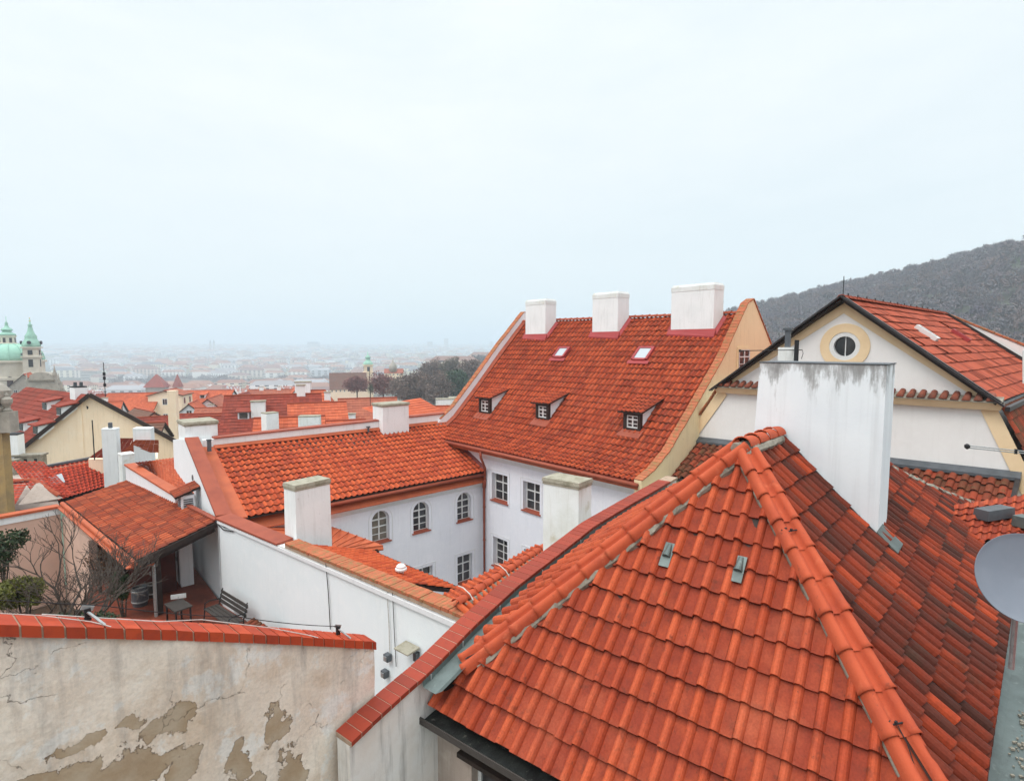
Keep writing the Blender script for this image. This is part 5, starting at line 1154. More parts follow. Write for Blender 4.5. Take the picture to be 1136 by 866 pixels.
# ================================================================== TERRACE with its tiled lean-to, left of the white wall
ZF = -8.5
pat = MB(); pp = [ld(-7.5, 7, ZF), ld(-3.6, 6, ZF), wp_(6.5, -.0, ZF), wp_(0, -.0, ZF), Vector((4.59, 26.6, ZF)), ld(-19.5, 27, ZF), ld(-17, 22.3, ZF), ld(-13.4, 16.6, ZF)]
pat.prism([p-UP*.3 for p in pp], UP*.3)
M['patio'] = surf('patio_tiles', (.22, .055, .03), [(1.2, (.12, .035, .022), .4, .7), (5, (.34, .12, .07), .6, .78)], rough=.5, bump=.2)
tag(pat.build('patio_floor', M['patio']), kind='structure')
H1 = P(240, 578, z=-5.75); H2 = P(148, 530.5, z=-5.75); L1_ = P(152, 621, z=-6.38); L2_ = P(73, 557, z=-6.38)
tr = thing('terrace_roof', 'weathered brownish-red tiled lean-to over the terrace, copper gutter on its low side', 'roof', tuple(lerp(L1_, H1, .5)))
tile_quad('slope', L2_, L1_, H1, H2, M['tile_terrace'], tr, pw=.205, pl=.30, prof=prof_wave(.045), step=.022, seed=81, jit=.004)
slab('deck', [L2_, L1_, H1, H2], 'wood_dark', tr, .10, .03)
gd = (L1_-L2_).normalized(); sl_d = (H1-L1_).normalized(); outd = Vector((gd.y, -gd.x, 0)); outd = outd if outd.dot(L1_-H1) > 0 else -outd
v = MB(); v.tube([L2_-gd*.1+outd*.10-UP*.05, L1_+gd*.12+outd*.10-UP*.06], .085, n=10); v.bar(L2_-gd*.1+outd*.22-UP*.14, L1_+gd*.12+outd*.22-UP*.15, .16, .04); v.build('gutter', M['copper_paint'], tr, smooth=False)
v = MB(); v.bar(L1_+gd*.05-UP*.10, H1+gd*.05-UP*.10, .05, .16); v.bar(L1_-UP*.30+gd*-.2, H1-UP*.30-gd*.2, .12, .14); v.bar(L2_-UP*.25, L1_-UP*.25, .12, .14)
for k in range(1, 12): a = lerp(L2_, L1_, k/12); b2 = lerp(H2, H1, k/12); v.bar(a-UP*.18, b2-UP*.18, .07, .10)
v.build('rafters', M['wood_dark'], tr)
v = MB(); v.bar(H2+UP*.06, H1+UP*.06, .16, .05); v.build('flashing', M['copper_dull'], tr)
pc = P(175, 640, D=17.0); 
v = MB(); v.box((pc.x, pc.y, ZF), (.17, .17, L1_.z-ZF-.2), gd); v.build('post', M['wood_dark'], tr)
pc2 = pc-gd*3.6; v = MB(); v.box((pc2.x, pc2.y, ZF), (.15, .15, L1_.z-ZF-.3), gd); v.build('post', M['wood_dark'], tr)
v = MB(); a = L1_+outd*.1-UP*.1; e_p = Vector((pc.x, pc.y, L1_.z-.42))-gd*.0+outd*.13+gd*.12
v.tube([a-gd*.05, a+(-UP*.10), lerp(a, e_p, .8)+UP*.0, e_p], .045, n=8); v.build('downpipe', M['copper_paint'], tr)
v = MB(); v.tube([e_p, e_p-UP*.1, Vector((e_p.x, e_p.y, ZF))], .05, n=8); v.build('downpipe', M['galv'], tr)
# dark back wall and objects under the roof
bwp = [P(88, 600, D=21.3), P(204, 600, D=20.6)]
v = MB(); a, b2 = [Vector((p.x, p.y, ZF)) for p in bwp]; v.prism([a, b2, b2+Vector((.1, .1, 0)), a+Vector((.1, .1, 0))], UP*(2.0)); tag(v.build('shed_wall', surf('oxblood_boards', (.075, .018, .014), [(2, (.03, .012, .01), .4, .7)], rough=.7)), 'dark oxblood board wall closing the back of the terrace', 'wall')
def cabinet(px, py, D, w, d, h, ux, mat, name, label, cat):
    c = P(px, py, D=D); t = thing(name, label, cat, (c.x, c.y, ZF)); v = MB(); v.box((c.x, c.y, ZF), (w, d, h), ux); v.build('body', M[mat], t)
    v = MB(); v.box((c.x, c.y, ZF+h), (w+.08, d+.08, .05), ux); v.build('top', M[mat], t)
    ux = Vector(ux); un = Vector((-ux.y, ux.x, 0)); un = un if un.dot(-c) > 0 else -un
    for s in (-.25, .25):
        v = MB(); v.box(Vector((c.x, c.y, ZF+.1))+ux*s*w+un*(d/2+.01), (w*.44, .03, h-.2), ux); dr_ = v.build('door', M[mat], t)
        v = MB(); v.box(Vector((c.x, c.y, ZF+h*.5))+ux*s*w*.25+un*(d/2+.04), (.03, .04, .12), ux); v.build('handle', M['galv'], dr_)
    return t
M['oxblood'] = surf('oxblood_paint', (.10, .022, .016), [(2, (.05, .015, .012), .4, .7)], rough=.55)
cabinet(172, 660, 18.6, 1.3, .6, 1.45, dv(60), 'oxblood', 'cupboard', 'dark red wooden cupboard standing under the terrace roof behind the post', 'cupboard')
cabinet(205, 640, 19.4, .9, .4, 1.7, EY, 'white', 'wardrobe', 'tall white double-door locker against the white wall under the terrace roof', 'locker')
def barrel(px, py, D, r, h, mat, label):
    c = P(px, py, D=D); t = thing('barrel', label, 'barrel', (c.x, c.y, ZF)); v = MB(); v.lathe([(r*.85, 0), (r, h*.3), (r, h*.7), (r*.88, h), (r*.80, h), (r*.80, h*.8)], (c.x, c.y, ZF), 18); v.build('body', M[mat], t, smooth=False)
    for k in (.22, .78): v = MB(); v.lathe([(r*1.0, h*k), (r*1.03, h*k+.01), (r*1.03, h*k+.04), (r*1.0, h*k+.05)], (c.x, c.y, ZF), 18); v.build('hoop', M['galv'], t)
barrel(156, 676, 17.6, .24, .62, 'zinc', 'dark grey metal barrel on the terrace floor left of the post'); barrel(168, 672, 18.2, .20, .55, 'wood_grey', 'brown wooden barrel half hidden behind the terrace post')
c = P(198, 662, D=16.9); t = thing('plant_sign', 'little pale blank board on a stick on the terrace floor', 'sign', (c.x, c.y, ZF)); v = MB(); v.box((c.x, c.y, ZF), (.03, .03, .62)); v.build('stick', M['galv'], t); v = MB(); v.box((c.x, c.y, ZF+.55), (.42, .03, .14), dv(70)); v.build('board', M['chim_mossy'], t)
bc = Wa+wdh*1.55-wnn*.50; bn_ = thing('garden_bench', 'grey slatted garden bench with curly iron ends against the white wall', 'bench', (bc.x, bc.y, ZF))
for k in range(4): v = MB(); p = bc-wnn*(k*.11); v.bar(Vector((p.x, p.y, ZF+.44))-wdh*.85, Vector((p.x, p.y, ZF+.44))+wdh*.85, .09, .03); v.build('seat_slat', M['wood_grey'], bn_)
for k in range(3): v = MB(); p = bc+wnn*(.12+k*.03); v.bar(Vector((p.x, p.y, ZF+.56+k*.13))-wdh*.85, Vector((p.x, p.y, ZF+.56+k*.13))+wdh*.85, .03, .10); v.build('back_slat', M['wood_grey'], bn_)
for s in (-.8, .8):
    p = Vector((bc.x, bc.y, ZF))+wdh*s; v = MB(); v.tube([p-wnn*.40, p-wnn*.36+UP*.4, p-wnn*.34+UP*.62, p-wnn*.2+UP*.66, p+wnn*.1+UP*.62], .018, n=6); v.tube([p+wnn*.12, p+wnn*.06+UP*.4, p+wnn*.20+UP*.92], .018, n=6); v.build('leg', M['cable'], bn_)
c = bc-wdh*1.3-wnn*.9; tb2 = thing('garden_table', 'low dark garden table beside the bench on the terrace', 'table', (c.x, c.y, ZF)); v = MB(); v.box((c.x, c.y, ZF+.60), (.8, .5, .04), wdh); v.build('tabletop', M['wood_grey'], tb2)
for i in (-.35, .35):
    for j in (-.2, .2): v = MB(); q = Vector((c.x, c.y, ZF))+wdh*i+wnn*j; v.bar(q, q+UP*.60, .04, .04, up=wnn); v.build('leg', M['cable'], tb2)
c = bc+wdh*1.5-wnn*.25; tpz = thing('tile_stack', 'stack of mossy spare roof tiles leaning by the bench and the white wall', 'tiles', (c.x, c.y, ZF))
q = [Vector((c.x, c.y, ZF+.25))+wdh*i+wnn*j+UP*k for i, j, k in ((-.1, -.5, 0), (1.2, -.5, 0), (1.1, .3, .45), (.0, .3, .45))]
tile_quad('slope', *q, M['tile_old'], tpz, pw=.2, pl=.30, prof=prof_barrel(), step=.04, seed=83); v = MB(); v.hexa([Vector((p.x, p.y, ZF)) for p in q], [p-UP*.03 for p in q]); v.build('support', M['wood_grey'], tpz)
# air conditioner with its own tiled hood
c = P(208, 560, D=18.6); ac = thing('air_conditioner', 'boxy white air conditioner with louvres under a little tiled hood', 'air conditioner', tuple(c))
ud = EY; v = MB(); cc = Vector((4.25, c.y+.3, c.z-.30)); cc = P(207, 566, X=4.2); v.box(cc, (.62, .42, .62), EY); v.build('casing', M['white'], ac)
for j in range(6): v = MB(); v.bar(cc+Vector((-.225, -.22, .10+j*.075)), cc+Vector((-.225, .16, .10+j*.075)), .02, .04); v.build('louvre', M['zinc'], ac)
for j in range(6): v = MB(); v.bar(cc+Vector((-.14, -.325, .10+j*.075)), cc+Vector((.16, -.325, .10+j*.075)), .02, .04); v.build('louvre', M['zinc'], ac)
q = [cc+Vector(p) for p in ((-.42, .45, .66), (-.42, -.42, .62), (.38, -.42, .90), (.38, .45, .94))]
tile_quad('hood', *q, M['tile_terrace'], ac, pw=.2, pl=.3, prof=prof_wave(.04), step=.02, seed=84); slab('hood_board', q, 'wood_dark', ac, .05, .02)
# low white parapet and orange roof beyond the terrace roof
pa, pb = P(139, 515, D=23.5), P(194, 549, D=19.9); pd_ = Vector(((pb-pa).y, -(pb-pa).x, 0)).normalized(); pd_ = pd_ if pd_.dot(pa) > 0 else -pd_
lp_ = thing('low_parapet', 'short white parapet with dull red sheet top above the terrace roof', 'wall', tuple(pa)); v = MB(); v.hexa([Vector((p.x, p.y, -9)) for p in (pa, pb, pb+pd_*.3, pa+pd_*.3)], [p-UP*.05 for p in (pa, pb, pb+pd_*.3, pa+pd_*.3)]); v.build('wall', M['white'], lp_)
v = MB(); q = [pa-pd_*.05, pb-pd_*.05, pb+pd_*.35, pa+pd_*.35]; v.hexa([p-UP*.045 for p in q], [p+UP*.02 for p in q]); v.build('coping', M['copper_paint'], lp_)
q = [P(160, 521, z=-5.6), P(215, 552, z=-5.6), P(215, 505, z=-4.9), P(150, 513, z=-4.9)]
orr = thing('lower_orange_roof', 'small bright orange roof between the short parapet and the wing gable', 'roof', tuple(q[0])); tile_quad('slope', q[0], q[1], q[2], q[3], M['tile_far_o'], orr, pw=.25, pl=.33, prof=prof_wave(.03), step=.02, seed=85)
stack('chimney', 'short grubby white chimney block at the far corner of the terrace roof', P(141, 520, D=24.5)[:2], .62, .5, -8, P(141, 502, D=24.5).z, gd, 'chim_mossy', 'chim_mossy', cap=.05, over=.02)
# pink wall with painted panel
pk = thing('pink_wall', 'patchy pink garden wall with white top band behind the bare tree', 'wall', tuple(L2_-UP*2))
pk0 = Vector((L2_.x, L2_.y, -6.50))+outd*.2; pkd = dv(38+180); pk1 = pk0+pkd*7
pn = Vector((pkd.y, -pkd.x, 0)); pn = pn if pn.dot(ld(1, 0)) > 0 else -pn
v = MB(); v.hexa([Vector((p.x, p.y, -11)) for p in (pk0, pk1, pk1-pn*.3, pk0-pn*.3)], [p-UP*.32 for p in (pk0, pk1, pk1-pn*.3, pk0-pn*.3)]); v.build('wall', M['pink'], pk)
v = MB(); v.hexa([p-UP*.318 for p in (pk0+pn*.03, pk1+pn*.03, pk1-pn*.33, pk0-pn*.33)], [p-UP*.06 for p in (pk0+pn*.03, pk1+pn*.03, pk1-pn*.33, pk0-pn*.33)]); v.build('top_band', M['chim_white'], pk)
v = MB(); v.hexa([p-UP*.058 for p in (pk0+pn*.08, pk1+pn*.08, pk1-pn*.38, pk0-pn*.38)], [p+UP*.03 for p in (pk0+pn*.08, pk1+pn*.08, pk1-pn*.38, pk0-pn*.38)]); v.build('coping', M['copper_paint'], pk)
pk2 = pk0+gd*4.2; gn = dv(38)
v = MB(); v.hexa([Vector((p.x, p.y, -10.5)) for p in (pk0+gn*.05, pk2+gn*.05, pk2+gn*.3, pk0+gn*.3)], [p-UP*.45 for p in (pk0+gn*.05, pk2+gn*.05, pk2+gn*.3, pk0+gn*.3)]); v.build('wall', M['pink'], pk)
# wall end facing the terrace, with a loosely painted panel
m_, nt, b = newmat('painted_panel'); n = N(nt); co = n('TexCoord').outputs['Object']
cc_ = n.mix(n.ramp(n.noise(co, 2.2, 5, .6, 1.2), [(.42, 0.0), (.52, 1.0)]), (.34, .30, .40), (.50, .42, .38)); cc_ = n.mix(n.ramp(n.noise(n('Mapping', {'Vector': co, 'Location': (4, 4, 4)}).outputs[0], 3.1, 5, .6, 1.5), [(.56, 0.0), (.62, 1.0)]), cc_, (.10, .07, .16)); nt.links.new(cc_, b.inputs['Base Color']); M['mural'] = m_
m0, m1 = P(84, 590, D=21.0), P(112, 600, D=20.2)
v = MB(); v.prism([Vector((m0.x, m0.y, -9)), Vector((m1.x, m1.y, -9)), Vector((m1.x, m1.y, -9))+dv(30)*.08, Vector((m0.x, m0.y, -9))+dv(30)*.08], UP*2.35); tag(v.build('painted_panel', M['mural']), 'blotchy violet and beige painted panel between pink wall and terrace', 'panel')
v = MB(); a, b2 = P(112, 600, D=20.4), P(132, 610, D=20.0); v.prism([Vector((p.x, p.y, -7.6)) for p in (a, b2, b2+dv(30)*.06, a+dv(30)*.06)], UP*.75); tag(v.build('glass_pane', M['skyglass']), 'bright glass pane glinting under the terrace gutter', 'glass')
# garden soil and shrubs
v = MB(); v.prism([p for p in (ld(-34, 5, -11.2), ld(-7, 5, -11.2), ld(-12.8, 16.8, -11.2), ld(-17.3, 23.5, -11.2), ld(-34, 23.5, -11.2))], UP*.78); tag(v.build('garden_soil', surf('soil', (.09, .06, .04), [(3, (.05, .035, .025), .4, .7), (12, (.16, .08, .04), .6, .75)], bump=.8)), kind='structure')

# ------------------------------------------------------------------ vegetation tools
def leaves(mb, c, rad, nl, size, rs, flat=0.0, shell=.55, m=0, thin=1.0, clumps=0):
    c = np.array(c, float); rad = np.array(rad, float)
    d = rs.normal(size=(nl, 3)); d /= np.linalg.norm(d, axis=1)[:, None]; r = shell+(1-shell)*rs.random(nl)**.6
    p = d*r[:, None]
    if clumps:
        cc = rs.normal(size=(clumps, 3)); cc /= np.linalg.norm(cc, axis=1)[:, None]; cc *= (.35+.55*rs.random(clumps))[:, None]
        k = rs.randint(0, clumps, nl); p = cc[k]+d*r[:, None]*(.28+.22*rs.random(clumps))[k][:, None]
    p = c+p*rad
    a = rs.normal(size=(nl, 3)); a /= np.linalg.norm(a, axis=1)[:, None]; b = np.cross(a, rs.normal(size=(nl, 3))); b /= np.linalg.norm(b, axis=1)[:, None]
    s = size*(.6+.8*rs.random(nl))[:, None]
    v0 = p-a*s*.5-b*s*.22*thin; v1 = p+b*s*.28*thin; v2 = p+a*s*.55; v3 = p-b*s*.28*thin
    V = np.stack([p-a*s*.5, v1, v2, v3], 1).reshape(-1, 3); base = len(mb.v)
    mb.v += [tuple(x) for x in V]; mb.f += [(base+4*i, base+4*i+1, base+4*i+2, base+4*i+3) for i in range(nl)]; mb.m += [m]*nl
def branchy(mb, p, d, L_, r, depth, rs, up=.12, spread=.55, tips=None, minr=.004):
    segs = 3; pts = [p]; q = p.copy(); dd = d.copy()
    for i in range(segs):
        dd = (dd+Vector((rs.gauss(0, .13), rs.gauss(0, .13), rs.gauss(0, .10)+up*.3))).normalized(); q = q+dd*(L_/segs); pts.append(q.copy())
    r1 = max(minr, r*.62); mb.tube(pts, [lerp(r, r1, i/segs) for i in range(segs+1)], n=6 if r > .03 else 4)
    if depth == 0:
        if tips is not None: tips.append(q)
        return
    for k in range(rs.choice((2, 3, 3))):
        ax_ = Vector((rs.gauss(0, 1), rs.gauss(0, 1), rs.gauss(0, .6))); nd = (dd+ax_.normalized()*spread*rs.uniform(.7, 1.4)+UP*up).normalized()
        branchy(mb, q if k < 2 else pts[2], nd, L_*rs.uniform(.62, .85), r1, depth-1, rs, up, spread, tips, minr)
def bare_tree(px, D, label, H, r, depth, seed, zg=-8.9, lean=(0, 0), buds=None, spread=.55):
    rs = random.Random(seed); c = P(px, 600, D=D); base = Vector((c.x, c.y, zg)); t = thing('bare_tree', label, 'tree', tuple(base))
    mb = MB(); top = base+Vector((lean[0], lean[1], H*.42)); mb.tube([base, lerp(base, top, .5)+Vector((rs.gauss(0, .04), rs.gauss(0, .04), 0)), top], [r, r*.85, r*.75], n=8); mb.build('trunk', M['bark'], t)
    tips = []; mb = MB()
    for k in range(4):
        a = k*1.57+rs.uniform(-.4, .4); branchy(mb, top-UP*rs.uniform(0, .3), Vector((math.cos(a)*.7, math.sin(a)*.7, .9)).normalized(), H*.185, r*.55, depth, rs, tips=tips, spread=spread)
    mb.build('crown', M['bark'], t)
    if buds:
        mb = MB(); nrs = np.random.RandomState(seed)
        for q in tips: leaves(mb, q, (.16, .16, .14), buds[1], .075, nrs, shell=.1)
        mb.build('withered_leaves', M[buds[0]], t)
    return t
bare_tree(52, 13.0, 'tall bare tree with grey forking branches in front of the pink wall', 6.2, .12, 6, 5, zg=-10.5)
bare_tree(2, 11.5, 'bare tree with dark twigs cut off by the left edge', 5.2, .06, 5, 8, zg=-10.5)
bare_tree(104, 14.2, 'low bare shrub-like tree with a few withered brown leaves by the terrace', 3.4, .04, 4, 13, zg=-10.4, buds=('leaf_brown', 3), spread=.6)
def shrub(px, py, D, rad, mat, label, seed, nl=2600, size=.09):
    c = P(px, py, D=D); t = thing('shrub', label, 'shrub', (c.x, c.y, c.z-rad[2])); rs = np.random.RandomState(seed); mb = MB(); leaves(mb, c, rad, nl, size, rs, shell=.2, clumps=14); mb.build('foliage', M[mat], t)
    mb = MB(); r2 = random.Random(seed)
    for k in range(5): mb.tube([(c.x, c.y, c.z-rad[2]-.9), (c.x+r2.uniform(-.2, .2), c.y+r2.uniform(-.2, .2), c.z-rad[2]*.3), (c.x+r2.uniform(-.5, .5)*rad[0], c.y+r2.uniform(-.5, .5)*rad[1], c.z+rad[2]*.3)], [.03, .02, .008], n=5)
    mb.build('stem', M['bark'], t); return t
shrub(26, 656, 12.4, (.62, .62, .40), 'leaf_yell', 'rounded yellow-green shrub at the lower left below the bare tree', 3, 9000, .055)
shrub(80, 702, 12.8, (1.1, 1.0, .5), 'leaf_dark', 'dark green shrub spreading beneath the yellow-green one', 4, 8000, .07)
shrub(0, 606, 14.8, (.6, .8, .8), 'leaf_dark', 'dark leafy bush cut off by the left edge', 5, 2600)
shrub(136, 648, 16.8, (.38, .38, .5), 'leaf_dark', 'dark evergreen bush between the low tree and the terrace barrels', 6, 2600)
shrub(110, 622, 18.4, (.6, .6, .45), 'leaf_brown', 'rust-brown leafless bush on the terrace edge', 7, 900, .07)

# ================================================================== LEFT NEIGHBOURS beyond the garden
ZR1 = -7.4
q = [P(62, 556, z=-8.1), P(134, 534, z=-8.1), P(134, 503, z=-6.9), P(48, 519, z=-6.9)]
s1r = thing('strip_roof', 'long bright red wave-tile roof strip with dark ridge cap below the cream gable', 'roof', tuple(q[0]))
tile_quad('slope', *q, M['tile_red'], s1r, pw=.25, pl=.33, prof=prof_wave(.06), step=.04, seed=91); slab('deck', q, 'wood_dark', s1r, .1, .2)
v = MB(); v.bar(q[3]+UP*.08, q[2]+UP*.08, .25, .12); v.build('ridge_cap', M['zinc'], s1r)
v = MB(); v.hexa([Vector((p.x, p.y, -16)) for p in (q[0], q[1], q[2], q[3])], [p-UP*.32 for p in q]); v.build('wall', M['mint'], s1r)
c = lerp(lerp(q[0], q[1], .08), lerp(q[3], q[2], .08), .5); up2 = (q[3]-q[0]).normalized(); ri = (q[1]-q[0]).normalized(); nn = ri.cross(up2).normalized()
v = MB(); v.prism([c-ri*.4-up2*.5+nn*.12, c+ri*.4-up2*.5+nn*.12, c+ri*.4+up2*.5+nn*.12, c-ri*.4+up2*.5+nn*.12], nn*.08); v.build('skylight', M['skyglass'], s1r)
q = [P(-30, 556, z=-7.6), P(70, 552, z=-7.75), P(48, 511, z=-6.3), P(-20, 520, z=-6.3)]
s2r = thing('corner_roof', 'red tiled roof with orange ridge tiles at the left edge above the pink wall', 'roof', tuple(q[1]))
tile_quad('slope', P(40, 552, z=-7.55), P(84, 549, z=-7.55), P(48, 512, z=-6.35), P(10, 512, z=-6.35), M['tile_red'], s2r, pw=.25, pl=.33, prof=prof_wave(.06), step=.04, seed=92)
tile_quad('slope', P(-40, 560, z=-7.35), P(17, 560, z=-7.35), P(34, 531, z=-6.7), P(-30, 531, z=-6.7), M['tile_red'], s2r, pw=.25, pl=.33, prof=prof_flat(), step=.03, seed=93)
mb = MB(); cap_row(mb, [P(8, 535, z=-6.75), P(36, 532, z=-6.68), P(66, 550, z=-7.3)], .12, .10, seg=.36, seed=14); mb.build('ridge_tiles', M['ridge'], s2r)
v = MB(); gq = [P(20, 560, z=-7.4), P(66, 553, z=-7.4), P(40, 536, z=-6.75)]; v.prism(gq, dv(20)*.15); v.hexa([Vector((p.x, p.y, -12)) for p in (P(-40, 562, z=-7.5), P(66, 556, z=-7.5), P(52, 514, z=-7.5), P(-20, 514, z=-7.5))], [Vector((p.x, p.y, -7.8)) for p in (P(-40, 562, z=-7.5), P(66, 556, z=-7.5), P(52, 514, z=-7.5), P(-20, 514, z=-7.5))]); v.build('wall', M['grey_beige'], s2r)
for k, (x, y, D, w, h, lb) in enumerate(((26, 512, 34, 2.3, 1.1, 'grey block vent stack with a row of dark holes, right of its twin'), (2, 520, 33, 1.6, 1.3, 'grey block vent stack with dark holes touching the left edge'))):
    c = P(x, y, D=D); t = thing('vent_stack', lb, 'chimney', tuple(c-UP*3)); v = MB(); v.box(c-UP*3, (w, .5, 3+h*.35), dv(80)); v.box(c+UP*(h*.35+.002), (w+.15, .65, .10), dv(80)); v.build('shaft', M['mortar'], t)
    for j in range(4): v = MB(); v.box(c-UP*(-.05)+dv(80)*(-w*.36+j*w*.24)-dv(-10)*.262, (.16, .02, .16), dv(80)); v.build('vent_hole', M['cable'], t)

# cream gable house with roof dormers
zs = -3.55
A1 = P(97, 437.5, D=40); E1_ = P(21, 498, D=38.6); E2_ = P(206, 496, D=41.6); rdir = dv(-56)
cgh = thing('cream_house', 'big cream gable wall with dark verge and red dormered roof at the left', 'house', (A1.x, A1.y, -22))
fd_ = (E2_-E1_).normalized()
v = MB(); gpl = [E1_, A1, E2_, Vector((E2_.x, E2_.y, -22)), Vector((E1_.x, E1_.y, -22))]; v.prism(gpl, rdir*.4); v.build('gable_wall', M['cream'], cgh)
v = MB(); pc_ = lerp(E1_, E2_, .385); bk_ = -dv(-15)*.12; top_ = P(90.5, 444, pl=(A1, (E2_-E1_).cross(UP))); v.hexa([Vector((top_.x, top_.y, -22))+bk_*.01-fd_*.30, Vector((top_.x, top_.y, -22))+bk_*.01, Vector((top_.x, top_.y, -22))+bk_, Vector((top_.x, top_.y, -22))-fd_*.30+bk_], [top_-fd_*.30-UP*.25+bk_*.01, top_-UP*.0+bk_*.01, top_+bk_, top_-fd_*.30-UP*.25+bk_]); v.build('pilaster', M['cream'], cgh)
R_len = 13
A2 = A1+rdir*R_len; B2 = E1_+rdir*R_len; C2 = E2_+rdir*R_len
ov_ = -rdir*.35
tile_quad('roof', B2, E1_+ov_, A1+ov_, A2, M['tile_far_r'], cgh, pw=.3, pl=.42, prof=prof_flat(), step=.035, seed=95)
tile_quad('roof', E2_+ov_, C2, A2, A1+ov_, M['tile_far_r'], cgh, pw=.3, pl=.42, prof=prof_flat(), step=.035, seed=96)
slab('roof_deck', [B2, E1_+ov_*.9, A1+ov_*.9, A2], 'wood_dark', cgh, .08, .04); slab('roof_deck', [E2_+ov_*.9, C2, A2, A1+ov_*.9], 'wood_dark', cgh, .08, .04)
v = MB(); v.bar(E1_+ov_*1.1-(A1-E1_).normalized()*.3, A1+ov_*1.1+UP*.02, .12, .26); v.bar(A1+ov_*1.1+UP*.02, E2_+ov_*1.1+(E2_-A1).normalized()*.3, .12, .26); v.build('verge', M['wood_dark'], cgh)
v = MB(); p = P(96, 452, pl=(A1, (E2_-E1_).cross(UP))); v.lathe([(.0, 0), (.13, .0), (.13, .02)], (0, 0, 0), 12); 
v = MB(); v.tube([p-dv(-10)*.02, p+dv(-10)*.1], .13, n=12); v.build('vent_hole', M['cable'], cgh)
sn = (A1-E1_).cross(rdir).normalized(); sn = sn if sn.z > 0 else -sn; spu = (A1-E1_).normalized()
def small_dormer(parent, c, along, upv, w=1.1, h=.75, L_=2.0, rm='tile_far_r', wm='chim_white'):
    hz_ = Vector((upv.x, upv.y, 0)).normalized(); f = c-along*w/2; g = c+along*w/2; v = MB(); k = (upv.z/math.hypot(upv.x, upv.y)); Lh_ = h/max(.15, k-.18)
    v.hexa([f-UP*.3, g-UP*.3, g+hz_*Lh_+UP*(k*Lh_-.3), f+hz_*Lh_+UP*(k*Lh_-.3)], [f+UP*h, g+UP*h, g+hz_*Lh_+UP*(k*Lh_+.0), f+hz_*Lh_+UP*(k*Lh_+.0)]); d = v.build('dormer', M[wm], parent)
    a, b2 = f-along*.2-hz_*.25+UP*(h+.02), g+along*.2-hz_*.25+UP*(h+.02); s_ = (k*Lh_-h)/Lh_; v = MB(); q = [a-UP*.03, b2-UP*.03, b2+hz_*(Lh_+.3)+UP*(s_*(Lh_+.3)+.03), a+hz_*(Lh_+.3)+UP*(s_*(Lh_+.3)+.03)]; v.hexa(q, [p+UP*.09 for p in q]); v.build('dormer_roof', M[rm], d)
    v = MB(); v.prism([f+along*.15+UP*.08-hz_*.02, g-along*.15+UP*.08-hz_*.02, g-along*.15+UP*(h-.08)-hz_*.02, f+along*.15+UP*(h-.08)-hz_*.02], -hz_*.03); v.build('window', M['glass'], d)
for (x, y) in ((50, 455), (66, 461), (24, 478), (40, 482)):
    c = P(x, y, pl=(A1, sn)); small_dormer(cgh, c, rdir, spu, 1.1, .65)
stack('chimney', 'white chimney with two dark pots on the ridge of the cream gable house', (A1+rdir*1.6)[:2], 1.0, .8, A1.z-1.2, P(85, 428, D=41).z, rdir, 'chim_white', 'cable', pots=2, cap=.06, over=.02)
stack('chimney', 'white chimney with a dark lid at the low left corner of the cream gable', P(15, 510, D=34)[:2], .95, .8, -16, P(15, 480, D=34).z, fd_, 'chim_white', 'cable', cap=.06, over=.02)
stack('chimney', 'slim white chimney with a thin pot in front of the cream gable wall', P(124, 500, D=31)[:2], .72, .6, -16, P(124, 474.5, D=31).z, fd_, 'chim_white', 'chim_white', pots=1, cap=.05, over=.01)
stack('chimney', 'broader white chimney in front of the cream gable, right of the slim one', P(160, 490, D=32)[:2], .92, .7, -16, P(160, 474, D=32).z, fd_, 'chim_white', 'chim_white', cap=.05, over=.01)
for i, (x, y0, y1, D) in enumerate(((105, 510, 466, 30), (117, 440, 402, 45), (411, 455, 408, 60))):
    c = P(x, y0, D=D); v = MB(); v.tube([c, Vector((c.x, c.y, P(x, y1, D=D).z))], .03, n=5)
    if i == 1: 
        for k in (.3, .5, .62): v.box((c.x, c.y, lerp(c.z, P(x, y1, D=D).z, k)), (.18, .15, .26))
    tag(v.build('antenna_mast', M['cable']), ('thin rust-dark mast in front of the cream gable wall', 'thin aerial mast with dark boxes right of the cream gable', 'thin mast rising beside the roofs near the round red trees')[i], 'mast')
# small dark-red roofs huddled under the cream gable
rt1 = thing('huddled_roof', 'low dark red roof with two white chimneys under the cream gable', 'roof', tuple(P(140, 495, D=31)))
tile_quad('slope', P(98, 508, z=-6.6), P(160, 508, z=-6.6), P(160, 486, z=-5.4), P(128, 486, z=-5.4), M['tile_far_r'], rt1, pw=.3, pl=.35, prof=prof_flat(), step=.03, seed=97)
tile_quad('slope', P(135, 502, z=-6.2), P(176, 502, z=-6.2), P(176, 488, z=-5.4), P(150, 488, z=-5.4), M['tile_far_o'], rt1, pw=.3, pl=.35, prof=prof_flat(), step=.03, seed=98)
v = MB(); q = [P(98, 509, z=-6.7), P(175, 509, z=-6.7), P(175, 488, z=-6.7), P(128, 488, z=-6.7)]; v.hexa([Vector((p.x, p.y, -16)) for p in q], q); v.build('wall', M['cream'], rt1)
